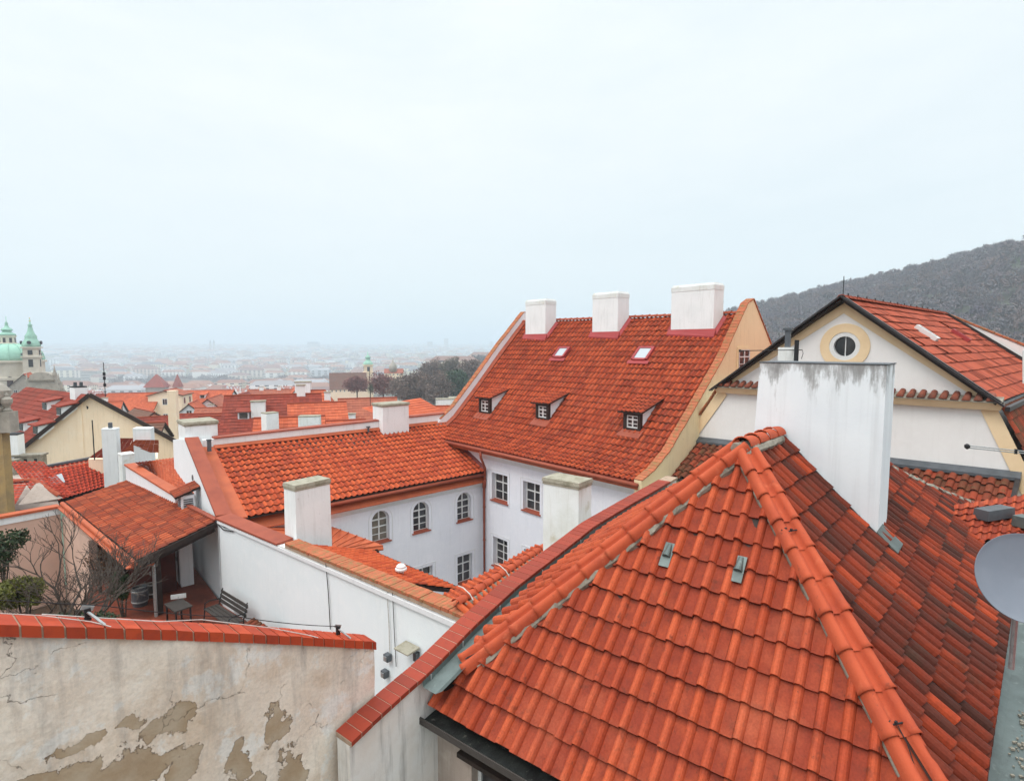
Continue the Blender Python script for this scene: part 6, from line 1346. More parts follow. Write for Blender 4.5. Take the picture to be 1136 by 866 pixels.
# ochre baroque parapet with urn at the very left
sp_ = thing('stone_pediment', 'ochre baroque pediment with stone urn cut off by the left edge', 'stonework', tuple(P(5, 470, D=24)-UP*3))
def at_(x, y, D=24): return P(x, y, D=D)
c = at_(-24, 500); xd = dv(85)
v = MB(); v.box((c.x, c.y, at_(0, 520).z-6), (1.4, .8, at_(0, 464).z-at_(0, 520).z+6), xd); c2 = at_(2, 500); v.box((c2.x, c2.y, at_(0, 505).z-4), (.42, .42, at_(0, 460).z-at_(0, 505).z+4), xd); v.build('pier', M['ochre_stone'], sp_)
v = MB(); v.box((c.x, c.y, at_(0, 463.9).z), (2.0, 1.1, .16), xd); v.box((c.x, c.y, at_(0, 463.9).z+.162), (2.0, 1.4, .14), xd); v.box((c2.x, c2.y, at_(0, 459.9).z), (.6, .6, .14), xd); v.build('cornice', M['stone'], sp_)
v = MB(); c3 = at_(-8, 455); z3 = at_(0, 463.9).z+.31; v.lathe([(.55, 0), (.6, .15), (.35, .25), (.62, .6), (.66, .9), (.45, 1.15), (.25, 1.3), (.05, 1.42)], (c3.x, c3.y, z3), 12); v.build('finial', M['stone'], sp_)
v = MB(); z3 = at_(0, 459.9).z+.14; v.lathe([(.14, 0), (.16, .08), (.07, .16), (.20, .38), (.22, .55), (.08, .66), (.10, .72), (.02, .84)], (at_(8, 455).x, at_(8, 455).y, z3), 12); v.box((at_(8, 455).x, at_(8, 455).y, z3-.9), (.5, .5, .9), xd); v.build('urn', M['stone'], sp_)
# ================================================================== GROUND, HILL, CITY
def h0(d): return np.interp(d, [0, 40, 120, 300, 600, 1000, 1500, 2600, 4000, 6500, 9000, 16000, 30000], [-17.2, -20, -33, -52, -66, -74, -75, -66, -42, -10, -2, -3, -20])
CR = [(380, 428, 700), (440, 419, 760), (470, 411, 760), (500, 404, 760), (530, 399, 760), (560, 395, 760), (620, 386, 760), (680, 374, 760), (740, 361, 740), (800, 349, 720), (838, 340, 700), (860, 335, 690), (900, 325, 670), (940, 317, 640), (1000, 304, 600), (1080, 284, 540), (1136, 267, 500), (1250, 236, 450), (1500, 190, 380), (2200, 120, 300), (5000, 60, 260)]
az_k = [math.degrees(math.atan((x-CX)/F_)) for x, y, d in CR]
rc_k = [d/math.cos(R(a)) for a, (x, y, d) in zip(az_k, CR)]
zc_k = [-(y-383)/F_*d-7 for x, y, d in CR]
az_k = [-30]+az_k+[110, 130]; rc_k = [900]+rc_k+[300, 300]; zc_k = [-78]+zc_k+[60, -30]
def hill(az, r):
    rc = np.interp(az, az_k, rc_k); zc2 = np.interp(az, az_k, zc_k); b = h0(r)
    t = np.clip((r/rc-.30)/.70, 0, 1); s = t*t*(3-2*t)*.55+t*.45
    z_in = h0(rc*.3)+(zc2-h0(rc*.3))*s
    after = np.clip((r-rc)/1400, 0, 1); z_out = zc2*(1-after)+h0(r)*after
    z = np.where(r < rc*.30, b, np.where(r < rc, np.maximum(b, z_in), np.maximum(b, z_out)))
    w = np.interp(az, [-14, -6], [0, 1])*np.interp(az, [112, 130], [1, 0]); return b*(1-w)+z*w
def ground_z(x, y):
    lat = x*rt[0]+y*rt[1]; dep = x*fw[0]+y*fw[1]
    return hill(np.degrees(np.arctan2(lat, dep)), np.hypot(lat, dep))
azs = np.concatenate([np.arange(-180, -50, 10), np.arange(-50, 60, 1.0), np.arange(60, 180, 6)])
rs_ = np.array([0, 8, 20, 40, 60, 90, 120, 160, 210, 260, 320, 380, 440, 500, 560, 620, 680, 740, 800, 900, 1000, 1200, 1500, 1900, 2400, 3000, 3800, 4800, 6000, 7500, 9500, 13000, 20000, 30000])
AA, RR = np.meshgrid(azs, rs_); H = hill(AA, RR)
a = np.radians(AA); lat = RR*np.sin(a); dep = RR*np.cos(a)
V = np.stack([lat*rt[0]+dep*fw[0], lat*rt[1]+dep*fw[1], H], -1).reshape(-1, 3); na = len(azs)
mb = MB(); mb.add(V, [(j*na+i, j*na+(i+1) % na, (j+1)*na+(i+1) % na, (j+1)*na+i) for j in range(len(rs_)-1) for i in range(na)])
M['ground'] = surf('ground_mix', (.075, .08, .06), [(.004, (.11, .10, .085), .4, .6), (.02, (.06, .085, .035), .5, .7), (.1, (.14, .13, .12), .6, .8)], rough=.95)
tag(mb.build('ground', M['ground'], smooth=True), kind='structure')
# courtyard paving
v = MB(); v.prism([Vector(p) for p in ((2, 2, -17.15), (17, 2, -17.15), (17, 21, -17.15), (2, 21, -17.15))], UP*.1); tag(v.build('courtyard_paving', M['concrete']), kind='structure')

# ------------------------------------------------------------------ neighbour houses in the middle distance
M['farwin'] = M['glass']
def nb_house(px, py, D, az, Ln, Wn, rise, wall, rm, wm, label, chim=(), dorm=(), wins=True, hip=0.0, name='house', group=None, seed=0, cat='house', tileroof=True, steps=.42, skel=None):
    """ridge mid-point seen at (px,py) and depth D; ridge runs to bearing az; local x along the ridge"""
    c = P(px, py, D=D); d = dv(az); rz = math.atan2(d.y, d.x); zr_ = c.z; ze = zr_-rise; zb = ze-wall
    t = thing(name, label, cat, (c.x, c.y, zb), group, rz); L2, W2 = Ln/2, Wn/2; E = ze-zb; T = zr_-zb; ov = .3; hx = hip*W2
    r2 = random.Random(seed+int(px*7+py))
    # walls with gables
    v = MB()
    for s in (-1, 1):
        q = [(s*L2, -W2, -6), (s*L2, W2, -6), (s*L2, W2, E)]+([] if hip else [(s*L2, 0, T-.03)])+[(s*L2, -W2, E)]
        v.poly(q if s > 0 else q[::-1])
        v.poly([(-L2, s*W2, -6), (L2, s*W2, -6), (L2, s*W2, E), (-L2, s*W2, E)][::(-1 if s > 0 else 1)])
    v.poly([(-L2, -W2, E), (L2, -W2, E), (L2, W2, E), (-L2, W2, E)])
    v.build('wall', M[wm], t, local=True)
    k = rise/W2
    e = lambda x, y, z: Vector((x, y, z))
    for s in (-1, 1):
        a1, b1 = e(-L2-ov, s*(W2+ov), E-k*ov+.05), e(L2+ov, s*(W2+ov), E-k*ov+.05); c1, d1_ = e(L2+ov-hx, 0, T+.05), e(-L2-ov+hx, 0, T+.05)
        if s > 0: a1, b1, c1, d1_ = b1, a1, d1_, c1
        if tileroof and not hip: tile_quad('roof', a1, b1, c1, d1_, M[rm], t, pw=.34, pl=steps, prof=prof_flat(), step=.035, jit=.004, seed=seed+s+5, local=True)
        v = MB(); nn = (b1-a1).cross(c1-b1).normalized(); nn = nn if nn.z > 0 else -nn; dz = nn*(.05 if not hip else -.02)
        if hip:
            # coursed faces: several strips with a small step so that courses catch light
            n_ = max(4, int((c1-b1).length/.6)); uv = []
            for i in range(n_):
                t0, t1 = i/n_, (i+1)/n_; p = [lerp(a1, d1_, t0)+nn*.05, lerp(b1, c1, t0)+nn*.05, lerp(b1, c1, t1)+nn*.0, lerp(a1, d1_, t1)+nn*.0]
                v.poly(p); p2 = [lerp(a1, d1_, t0)-nn*.03, lerp(b1, c1, t0)-nn*.03, p[1], p[0]]; v.poly(p2)
                uv += [(0, i+.1), (40, i+.1), (40, i+.9), (0, i+.9)]*2
            v.uv = uv; v.build('roof', M[rm], t, local=True)
        else:
            v.hexa([x-nn*.14 for x in (a1, b1, c1, d1_)], [x-nn*.03 for x in (a1, b1, c1, d1_)]); v.build('roof_deck', M['wood_dark'], t, local=True)
    if hip:
        for s in (-1, 1):
            p = [e(s*(L2+ov), -W2-ov, E-k*ov+.05), e(s*(L2+ov), W2+ov, E-k*ov+.05), e(s*(L2+ov-hx), 0, T+.05)]
            v = MB(); n_ = max(4, int((p[2]-lerp(p[0], p[1], .5)).length/.6)); uv = []
            for i in range(n_):
                t0, t1 = i/n_, (i+1)/n_; q = [lerp(p[0], p[2], t0)+UP*.05, lerp(p[1], p[2], t0)+UP*.05, lerp(p[1], p[2], t1), lerp(p[0], p[2], t1)]; v.poly(q); uv += [(0, i+.1), (30, i+.1), (30, i+.9), (0, i+.9)]
            v.uv = uv; v.build('roof', M[rm], t, local=True)
    v = MB(); v.bar(e(-L2-ov+hx, 0, T+.08), e(L2+ov-hx, 0, T+.08), .22, .12); v.build('ridge_tiles', M['ridge'], t, local=True)
    for (u, side, hgt, w_) in chim:
        x = lerp(-L2, L2, u); y = side*W2; zc_ = T-k*abs(y)
        v = MB(); v.box((x, y, zc_-.6), (w_, w_*.7, hgt+.6), EX); ch_ = v.build('chimney', M['chim_white'], t, local=True)
        v = MB(); v.box((x, y, zc_+hgt+.002), (w_+.14, w_*.7+.14, .12), EX); v.build('cap', M['concrete'], ch_, local=True)
    for (u, s, f) in dorm:
        x = lerp(-L2, L2, u); y = s*W2*f; zc_ = T-k*abs(y); small_dormer(t, Vector((x, y, zc_+.05)), EX, Vector((0, -s, k)).normalized(), rm=rm, wm=wm)
        for o in t.children:
            pass
    if wins:
        nf = max(1, int(wall/3.0))
        for s in (-1, 1):
            nx = max(1, int(Ln/2.6))
            for f in range(nf):
                for i in range(nx):
                    x = -L2+(i+.5)*Ln/nx; z = E-1.9-f*3.0
                    if z < -3: continue
                    v = MB(); v.box((x, s*(W2+.012), z), (.95, .05, 1.35), EX); w_o = v.build('window', M['frame_white'], t, local=True)
                    v = MB(); v.box((x-.2, s*(W2+.03), z+.1), (.34, .05, 1.15), EX); v.box((x+.2, s*(W2+.03), z+.1), (.34, .05, 1.15), EX); v.build('pane', M['glass'], w_o, local=True)
        for s in (-1, 1):
            ny = max(1, int(Wn/3.2))
            for f in range(nf+(0 if hip else 1)):
                for i in range(ny if f < nf or ny < 2 else ny-1):
                    nyy = ny if f < nf else max(1, ny-1); y = (-W2+(i+.5)*Wn/ny) if f < nf else (i-(nyy-1)/2)*2.2; z = E-1.9-f*3.0 if f < nf else E+.35
                    if abs(y)+.5 > W2 or (f >= nf and T-k*abs(y)-1.6 < z): continue
                    v = MB(); v.box((s*(L2+.012), y, z), (.05, .9, 1.25), EX); w_o = v.build('window', M['frame_white'], t, local=True)
                    v = MB(); v.box((s*(L2+.03), y-.2, z+.1), (.05, .32, 1.05), EX); v.box((s*(L2+.03), y+.2, z+.1), (.05, .32, 1.05), EX); v.build('pane', M['glass'], w_o, local=True)
    return t
# fix local children of the small dormers: they are built in the house's own frame
_sd = small_dormer
def small_dormer(parent, c, along, upv, w=1.1, h=.75, L_=2.0, rm='tile_far_r', wm='chim_white'):
    loc = parent.location.copy(); parent.location = (0, 0, 0); _sd(parent, c, along, upv, w, h, L_, rm, wm); parent.location = loc
B = nb_house
B(304, 438, 62, 72, 9.5, 11, 5.2, 5, 'tile_far_r', 'white', 'big dark red roof with white raked gable edge, left of the orange hipped roof', chim=((.35, -.35, 1.3, 1.4), (.8, 0, 1.0, .9)), dorm=((.2, -1, .45),))
B(352, 433, 78, 78, 7.5, 13, 5.5, 6, 'tile_far_o', 'white', 'broad orange hipped roof with a pale ridge chimney, centre of the middle distance', chim=((.25, 0, 1.2, 2.0), (.7, -.2, .9, .8)), dorm=((.5, -1, .55), (.3, -1, .55)), hip=.45)
B(352, 447, 60, 68, 5.5, 5, 1.9, 4, 'tile_far_o', 'chim_mossy', 'small greyish gable with orange roof in front of the orange hipped roof', wins=False)
B(408, 442, 68, 74, 6.5, 9, 3.9, 5, 'tile_far_p', 'white', 'salmon-orange roof just left of the wing chimney, below the red trees', chim=((.2, -.6, .8, .9),))
B(322, 463, 48, 72, 5.2, 4.0, 1.6, 5, 'tile_far_o', 'white', 'tiny orange roof between two white chimneys behind the wing', wins=False)
B(372, 467, 52, 70, 5.0, 4.0, 1.2, 5, 'tile_far_o', 'white', 'thin orange roof strip peeping over the ridge wall of the wing', wins=False)
stack('chimney', 'white chimney with a small aerial behind the ridge wall, left of the tiny orange roof', P(300, 478, D=46)[:2], 1.1, .9, -16, P(300, 457, D=46).z, a_, cap=.06, over=.02)
stack('chimney', 'wide grubby white chimney behind the ridge wall, right of the tiny orange roof', P(344, 478, D=45)[:2], 1.7, .9, -16, P(344, 460.5, D=45).z, dv(80), cap=.06, over=.02, mat='chim_mossy')
stack('chimney', 'tall pale yellow chimney shaft rising behind the capped gable chimney', P(193.5, 475, D=60)[:2], .85, .8, -20, P(193.5, 433, D=60).z, dv(80), 'cream', 'cream', cap=.06, over=.02)
stack('chimney', 'low white chimney block between the round trees and the big red roof, left one', P(510, 445, D=80)[:2], 3.2, 1.4, -22, P(510, 443, D=80).z+.4, dv(80), cap=.1, over=.05, mat='chim_mossy')
stack('chimney', 'low white chimney block next to the raked gable of the big red roof', P(494, 447, D=74)[:2], 2.6, 1.2, -22, P(494, 445, D=74).z+.4, dv(80), cap=.1, over=.05, mat='chim_mossy')
B(264, 461, 62, 76, 7.5, 7, 2.9, 4, 'tile_far_r', 'white', 'low dark red roof in the middle distance, just left of the raked white gable edge', dorm=((.4, -1, .5),))
B(235, 459, 66, 80, 6.5, 7, 2.6, 4, 'tile_far_r', 'white', 'red roof directly behind the capped gable chimney, with white eaves wall')
B(182, 462, 66, 60, 7.5, 7.5, 3.2, 5, 'tile_far_r', 'cream', 'dark red roof running down behind the right shoulder of the cream gable')
B(160, 455, 72, -50, 7, 6, 2.0, 4, 'tile_far_b', 'cream', 'brown-grey roof with beige gable behind the cream house verge', wins=False)
B(150, 436, 110, 78, 9, 8, 2.9, 6, 'tile_far_o', 'cream', 'orange roof above a cream wall right of the thin dark aerial mast')
B(170, 435.5, 118, 60, 8, 8, 2.9, 6, 'tile_far_p', 'cream', 'salmon roof wedged between the orange roof and the tall yellow house')
B(128, 437, 120, 80, 7, 8, 2.9, 6, 'tile_far_r', 'white', 'dark roofed white house right behind the thin aerial mast')
B(189, 432, 112, -12, 6, 6, .9, 9, 'tile_far_p', 'cream', 'tall pale yellow house with almost flat roof in the middle distance')
B(222, 433, 125, 82, 14, 10, 3.2, 6, 'tile_far_o', 'white', 'long orange roof with white dormers right of the tall yellow house', dorm=((.3, -1, .5), (.6, -1, .5)))
B(238, 440, 105, -15, 10, 9, 3.6, 5, 'tile_far_p', 'white', 'white gable house facing us beyond the long orange roof')
B(256, 448, 92, -12, 7, 7, 2.5, 5, 'tile_far_b', 'white', 'white gabled house with windows under a dark green-grey roof edge')
B(284, 441, 105, -38, 8, 7.5, 3.3, 6, 'tile_far_o', 'yellow', 'ochre gabled house with orange roof, left of the big dark red roof')
B(276, 453, 80, 70, 6, 5, 1.6, 5, 'tile_far_o', 'white', 'low bright orange roof in front of the ochre gabled house', wins=False)
B(475, 451, 66, 78, 9.5, 5, 1.8, 5, 'tile_far_o', 'white', 'low orange roof right of the wing chimney, reaching the big gable')
B(145, 470, 50, 75, 5, 4, 1.4, 4, 'tile_far_b', 'cream', 'little brown roof hidden behind the cream gable slope', wins=False)
B(214, 446, 96, -20, 7, 6, 2.6, 4, 'tile_far_o', 'white', 'small white gable with orange roof right behind the tall pale shaft')
B(243, 452, 84, 75, 6, 5, 2.0, 4, 'tile_far_p', 'white', 'salmon saddle roof in front of the white gabled houses', chim=((.3, .2, .8, .7),))
B(270, 436, 135, -10, 8, 8, 3.6, 6, 'tile_far_r', 'white', 'white gable with dark red roof above the ochre gabled house')
B(300, 432, 150, 76, 11, 8, 3.4, 6, 'tile_far_p', 'white', 'salmon roofed white house peeping above the big dark red roof', chim=((.3, 0, .8, 1.0), (.7, 0, .8, 1.0)))
B(328, 430, 150, -25, 9, 8, 3.8, 6, 'tile_far_o', 'white', 'white gable with orange roof left of the hipped orange roof')
B(205, 438, 140, 70, 8, 7, 3.0, 6, 'tile_far_r', 'cream', 'dark red roof between tall yellow house and the long orange roof', chim=((.5, 0, .8, .9),))
B(112, 446, 95, 70, 6, 6, 2.2, 5, 'tile_far_o', 'white', 'orange roof directly right of the cream gable peak', chim=((.6, 0, .7, .8),))
B(440, 446, 95, 76, 8, 6, 2.2, 5, 'tile_far_r', 'white', 'dull red roof behind the thin mast near the red trees', chim=((.3, 0, .8, .8),))
# the old town below: each small house its own object
rsT = random.Random(77)
NH = {}
TYPES = [('tile_far_o', 'cream', 'small orange-roofed cream house', 'orange-roofed cream houses of the old town'), ('tile_far_p', 'white', 'small salmon-roofed white house', 'salmon-roofed white houses of the old town'), ('tile_far_r', 'white', 'small dark red-roofed white house', 'dark red-roofed white houses of the old town'), ('tile_far_b', 'cream', 'small brown-roofed cream house', 'brown-roofed cream houses of the old town')]
def town_mesh(rm, wm, r2):
    L2, W2, E, T = r2.uniform(6, 11), r2.uniform(4.5, 6), 11.0, 11+r2.uniform(4, 5.5); v = MB(); ov = .3
    for s in (-1, 1):
        v.poly([(s*L2, -W2, -8), (s*L2, W2, -8), (s*L2, W2, E), (s*L2, 0, T), (s*L2, -W2, E)], 0); v.poly([(-L2, s*W2, -8), (L2, s*W2, -8), (L2, s*W2, E), (-L2, s*W2, E)], 0)
    w = v.build('wall', M[wm], None); k = (T-E)/W2
    v = MB(); v.uv = []
    for s in (-1, 1):
        n_ = 8
        for i in range(n_):
            t0, t1 = i/n_, (i+1)/n_; y0, y1 = s*(W2+ov)*(1-t0), s*(W2+ov)*(1-t1); z0, z1 = lerp(E-k*ov, T+.06, t0)+.14, lerp(E-k*ov, T+.06, t1)+.05
            v.poly([(-L2-ov, y0, z0), (L2+ov, y0, z0), (L2+ov, y1, z1), (-L2-ov, y1, z1)]); v.uv += [(0, i+.1), (30, i+.1), (30, i+.9), (0, i+.9)]
    rf = v.build('roof', M[rm], None)
    v = MB()
    for k2 in range(r2.choice((2, 3, 4))): v.box((r2.uniform(-L2*.8, L2*.8), r2.uniform(-2, 2), T-2.2), (r2.uniform(.8, 1.8), .8, 3.4+r2.uniform(-.4, .6)), EX)
    cm = v.build('chimney', M['chim_white'], None)
    v = MB()
    for s in (-1, 1):
        for f in range(3):
            for i in range(6): v.box((-L2+(i+.5)*L2/3, s*(W2+.02), 1.2+f*3.2), (1.0, .08, 1.5), EX)
            for i in range(3): v.box((s*(L2+.02), -W2+(i+.5)*W2*2/3, 1.2+f*3.2), (.08, .9, 1.4), EX)
    wi = v.build('windows', M['glass'], None); wi['kind'] = 'stuff'
    v = MB()
    for s in (-1, 1):
        for k2 in range(r2.choice((1, 2, 3))):
            x = r2.uniform(-L2*.75, L2*.75); v.box((x, s*W2*.55, E+k*W2*.45-.6), (1.5, 2.2, 1.9), EX); v.box((x, s*(W2*.55+.25), E+k*W2*.45+1.302), (1.9, 2.6, .12), EX)
    dm = v.build('dormer', [M[wm]], None)
    out = (w.data, rf.data, cm.data, wi.data, dm.data)
    for o in (w, rf, cm, wi, dm): bpy.data.objects.remove(o)
    return out
variants = [[town_mesh(rm, wm, random.Random(100*i+j)) for j in range(3)] for i, (rm, wm, _, _) in enumerate(TYPES)]
placed = []
def try_place(lat, dep, rad):
    for (a, b2, r_) in placed:
        if (a-lat)**2+(b2-dep)**2 < (rad+r_)**2*.8: return False
    placed.append((lat, dep, rad)); return True
cnt = 0; tries = 0
while cnt < 230 and tries < 9000:
    tries += 1
    px = rsT.uniform(90, 520); D = 150+(rsT.random()**1.3)*650
    if px > 400 and D > 330: continue
    if px > 455: continue
    lat = (px-CX)/F_*D
    if not try_place(lat, D, 9.5): continue
    ty = rsT.choices(range(4), (3, 4, 2, 1.2))[0]; ms = variants[ty][rsT.randrange(3)]
    p = ld(lat, D); gz = float(ground_z(p.x, p.y))
    t = thing('town_house', TYPES[ty][2]+' packed among the roofs of the old town below', 'house', (p.x, p.y, gz+rsT.uniform(-2, 2)), TYPES[ty][3], rz=R(48.5)-math.pi/2+R(rsT.choice((0, 90))+rsT.uniform(-18, 18)+rsT.choice((0, 12))))
    for nm, me in zip(('wall', 'roof', 'chimney', 'window', 'dormer'), ms):
        if nm == 'window' and D > 330: continue
        o = bpy.data.objects.new(nm, me); COL.objects.link(o); o.parent = t
        if nm == 'window': o['kind'] = 'stuff'
    cnt += 1
# ------------------------------------------------------------------ domed church, left edge
D_ = 215
def pz(y, D=D_): return -(y-383)/F_*D
def pm(w, D=D_): return w/F_*D
cc = P(10, 400, D=D_); 
chz = thing('domed_church', 'baroque church with green copper dome and lantern at the left edge', 'church', (cc.x, cc.y, pz(470)))
R_d = pm(31)
v = MB(); v.lathe([(R_d*1.0, pz(470)), (R_d*1.0, pz(421)), (R_d*1.03, pz(420)), (R_d*1.03, pz(417.5)), (R_d*.98, pz(417)), (R_d*.98, pz(402)), (R_d*1.05, pz(401.5)), (R_d*1.05, pz(399.5)), (R_d*.9, pz(399))], (cc.x, cc.y, 0), 32); dr_ = v.build('drum', M['pale_stone'], chz)
for k in range(16):
    a = 2*math.pi*k/16; q = Vector((cc.x+math.cos(a)*R_d*.99, cc.y+math.sin(a)*R_d*.99, pz(430))); tdir = Vector((-math.sin(a), math.cos(a), 0))
    v = MB(); v.box(q+UP*pm(2), (pm(5), .5, pm(9)), tdir); v.tube([q+UP*(pm(11))-Vector((math.cos(a), math.sin(a), 0))*.2, q+UP*(pm(11))+Vector((math.cos(a), math.sin(a), 0))*.24], pm(2.5), n=12); v.build('window', M['glass'], dr_)
v = MB(); v.lathe([(R_d*.98, pz(399)), (R_d*.97, pz(396)), (R_d*.92, pz(391)), (R_d*.80, pz(386.5)), (R_d*.62, pz(383)), (R_d*.40, pz(381.6)), (R_d*.3, pz(381.4))], (cc.x, cc.y, 0), 32); dm_ = v.build('dome', M['copper_green'], chz, smooth=True)
for k in range(16):
    a = 2*math.pi*k/16; v = MB(); v.tube([Vector((cc.x+math.cos(a)*R_d*f, cc.y+math.sin(a)*R_d*f, pz(y)+.05)) for f, y in ((.985, 399), (.975, 396), (.925, 391), (.805, 386.5), (.625, 383), (.4, 381.6))], .22, n=5); v.build('rib', M['copper_green'], dm_)
for k in range(8):
    a = 2*math.pi*(k+.5)/8; q = Vector((cc.x+math.cos(a)*R_d*.93, cc.y+math.sin(a)*R_d*.93, pz(392.6))); v = MB(); v.tube([q-Vector((math.cos(a), math.sin(a), 0))*.3, q+Vector((math.cos(a), math.sin(a), 0))*.5], pm(1.3), n=10); v.build('roof_window', M['zinc'], dm_)
rl = pm(7.3); v = MB(); v.lathe([(rl*1.3, pz(382)), (rl*1.3, pz(380.6)), (rl, pz(380.4)), (rl, pz(373.5)), (rl*1.12, pz(373)), (rl*1.12, pz(372.2)), (rl*.8, pz(372))], (cc.x, cc.y, 0), 8); ln_o = v.build('lantern', M['pale_stone'], chz)
for k in range(8):
    a = 2*math.pi*(k+.5)/8; v = MB(); v.box((cc.x+math.cos(a)*rl*.93, cc.y+math.sin(a)*rl*.93, pz(379.8)), (rl*.32, .2, pm(5)), Vector((-math.sin(a), math.cos(a), 0))); v.build('window', M['glass'], ln_o)
v = MB(); v.lathe([(rl*1.05, pz(372)), (rl*1.0, pz(370.5)), (rl*.55, pz(368.5)), (rl*.5, pz(367.5)), (rl*.72, pz(366.5)), (rl*.62, pz(365)), (rl*.3, pz(363)), (rl*.16, pz(360)), (rl*.22, pz(359)), (rl*.05, pz(357)), (.08, pz(351))], (cc.x, cc.y, 0), 16); v.build('lantern_roof', M['copper_green'], chz, smooth=True)
# bell tower
ct_ = P(36, 400, D=D_-6); bt = thing('bell_tower', 'slim bell tower with green bulbous copper helm right of the big dome', 'tower', (ct_.x, ct_.y, pz(470)))
tw = pm(14); v = MB(); ux_ = dv(62)
for (y0, y1, w_) in ((470, 414, 1.0), (414, 412.6, 1.16), (412.6, 396, .95), (396, 394.6, 1.14), (394.6, 386, .9), (386, 384.6, 1.12)): v.box((ct_.x, ct_.y, pz(y0)+.003), (tw*w_, tw*w_, pz(y1)-pz(y0)-.006), ux_)
sh = v.build('shaft', M['pale_stone'], bt)
for k in range(4):
    dd_ = [dv(62), dv(152), dv(242), dv(332)][k]
    for (y0, hh_) in ((406, 8), (393, 5)): v = MB(); v.box(Vector((ct_.x, ct_.y, pz(y0)))+dd_*tw*.475, (tw*.28, .12, pm(hh_)), Vector((-dd_.y, dd_.x, 0))); v.build('belfry_opening', M['cable'], sh)
v = MB(); v.lathe([(tw*.56, pz(384.5)), (tw*.58, pz(382.5)), (tw*.54, pz(380)), (tw*.40, pz(377)), (tw*.36, pz(375)), (tw*.38, pz(373.5)), (tw*.24, pz(370)), (tw*.17, pz(367)), (tw*.14, pz(364.5)), (tw*.12, pz(362.5)), (tw*.16, pz(361.5)), (tw*.06, pz(360)), (.1, pz(354))], (ct_.x, ct_.y, 0), 12); hm = v.build('helm', M['copper_green'], bt, smooth=True)
for k in range(4):
    dd_ = [dv(62), dv(152), dv(242), dv(332)][k]; v = MB(); q = Vector((ct_.x, ct_.y, pz(380)))+dd_*tw*.6; v.tube([q-dd_*.3, q+dd_*.25], pm(1.8), n=12); v.build('clock_face', M['cable'], hm)
v = MB(); v.lathe([(.02, -.35), (.35, 0), (.02, .35)], (ct_.x, ct_.y, pz(357)), 8); v.lathe([(.02, -.25), (.25, 0), (.02, .25)], (ct_.x, ct_.y, pz(354)), 8); v.build('finial', M['gold'], bt)
# church nave roof and grey gable front
B(30, 414, 185, -35, 16, 13, 6.5, 9, 'tile_far_o', 'stone', 'orange nave roof below the green dome', name='church_nave', cat='church')
gf = P(47, 440, D=150); gt = thing('church_gable', 'grey stone gable with curved top and small obelisks below the domed church', 'church', (gf.x, gf.y, pz(455, 150)))
v = MB(); pr_g = []; gx = dv(80); w_g = pm(38, 150)/2
out = [(-1.0, 452), (-1.0, 434), (-.92, 433), (-.80, 425), (-.66, 422), (-.58, 416), (-.3, 413.2), (0, 412.6), (.3, 413.2), (.58, 416), (.66, 422), (.80, 425), (.92, 433), (1.0, 434), (1.0, 452)]
v.prism([Vector((gf.x, gf.y, 0))+gx*x*w_g+UP*pz(y, 150) for x, y in out], dv(-10)*2.2); v.build('wall', M['stone'], gt)
v = MB(); v.bar(Vector((gf.x, gf.y, pz(421.5, 150)))-gx*w_g*.7-dv(-10)*.2, Vector((gf.x, gf.y, pz(421.5, 150)))+gx*w_g*.7-dv(-10)*.2, .6, .35); v.bar(Vector((gf.x, gf.y, pz(433.5, 150)))-gx*w_g*1.04-dv(-10)*.2, Vector((gf.x, gf.y, pz(433.5, 150)))+gx*w_g*1.04-dv(-10)*.2, .6, .4); v.build('cornice', M['mortar'], gt)
for x, y in ((-.85, 424), (.62, 415), (.80, 424), (.97, 433)):
    c = Vector((gf.x, gf.y, pz(y, 150)))+gx*x*w_g+dv(-10)*.8; v = MB(); v.box(c-UP*.4, (.7, .7, .8), gx); v.box(c+UP*.401, (.5, .5, 2.0), gx, taper=.15); v.build('obelisk', M['stone'], gt)
B(20, 441, 120, 70, 6, 7, 2.6, 6, 'tile_far_p', 'white', 'small white house front below the grey stone gable at the left', name='house')
B(38, 436, 130, 80, 8, 7, 2.4, 5, 'tile_far_r', 'white', 'low dark red roof between stone gable and cream house roof')
B(60, 436, 140, 78, 9, 7, 2.4, 5, 'tile_far_r', 'cream', 'dark red roof just behind the chimney with two pots')
# slim church tower and its big brown roof in the middle distance
ctw = P(409, 440, D=400); st_ = thing('church_tower', 'white church tower with green onion spire before the hazy city', 'tower', (ctw.x, ctw.y, pz(445, 400)))
w4 = pm(9.5, 400); v = MB(); ux4 = dv(70); v.box((ctw.x, ctw.y, pz(450, 400)), (w4, w4, pz(413, 400)-pz(450, 400)), ux4); v.box((ctw.x, ctw.y, pz(413, 400)+.01), (w4*1.15, w4*1.15, .5), ux4); v.box((ctw.x, ctw.y, pz(413, 400)+.52), (w4*.95, w4*.95, pz(405, 400)-pz(413, 400)-.6), ux4); v.box((ctw.x, ctw.y, pz(405, 400)), (w4*1.15, w4*1.15, .5), ux4); s4 = v.build('shaft', M['cream'], st_)
for dd_ in (dv(70), dv(160), dv(250), dv(340)):
    v = MB(); v.box(Vector((ctw.x, ctw.y, pz(411.5, 400)))+dd_*w4*.475, (w4*.3, .2, 3.2), Vector((-dd_.y, dd_.x, 0))); v.build('belfry_opening', M['cable'], s4)
v = MB(); v.lathe([(w4*.56, pz(404.6, 400)), (w4*.58, pz(403, 400)), (w4*.42, pz(401, 400)), (w4*.26, pz(399.5, 400)), (w4*.25, pz(397.5, 400)), (w4*.36, pz(396.5, 400)), (w4*.22, pz(395, 400)), (w4*.08, pz(393.5, 400)), (.12, pz(389.5, 400))], (ctw.x, ctw.y, 0), 12); v.build('helm', M['copper_green'], st_, smooth=True)
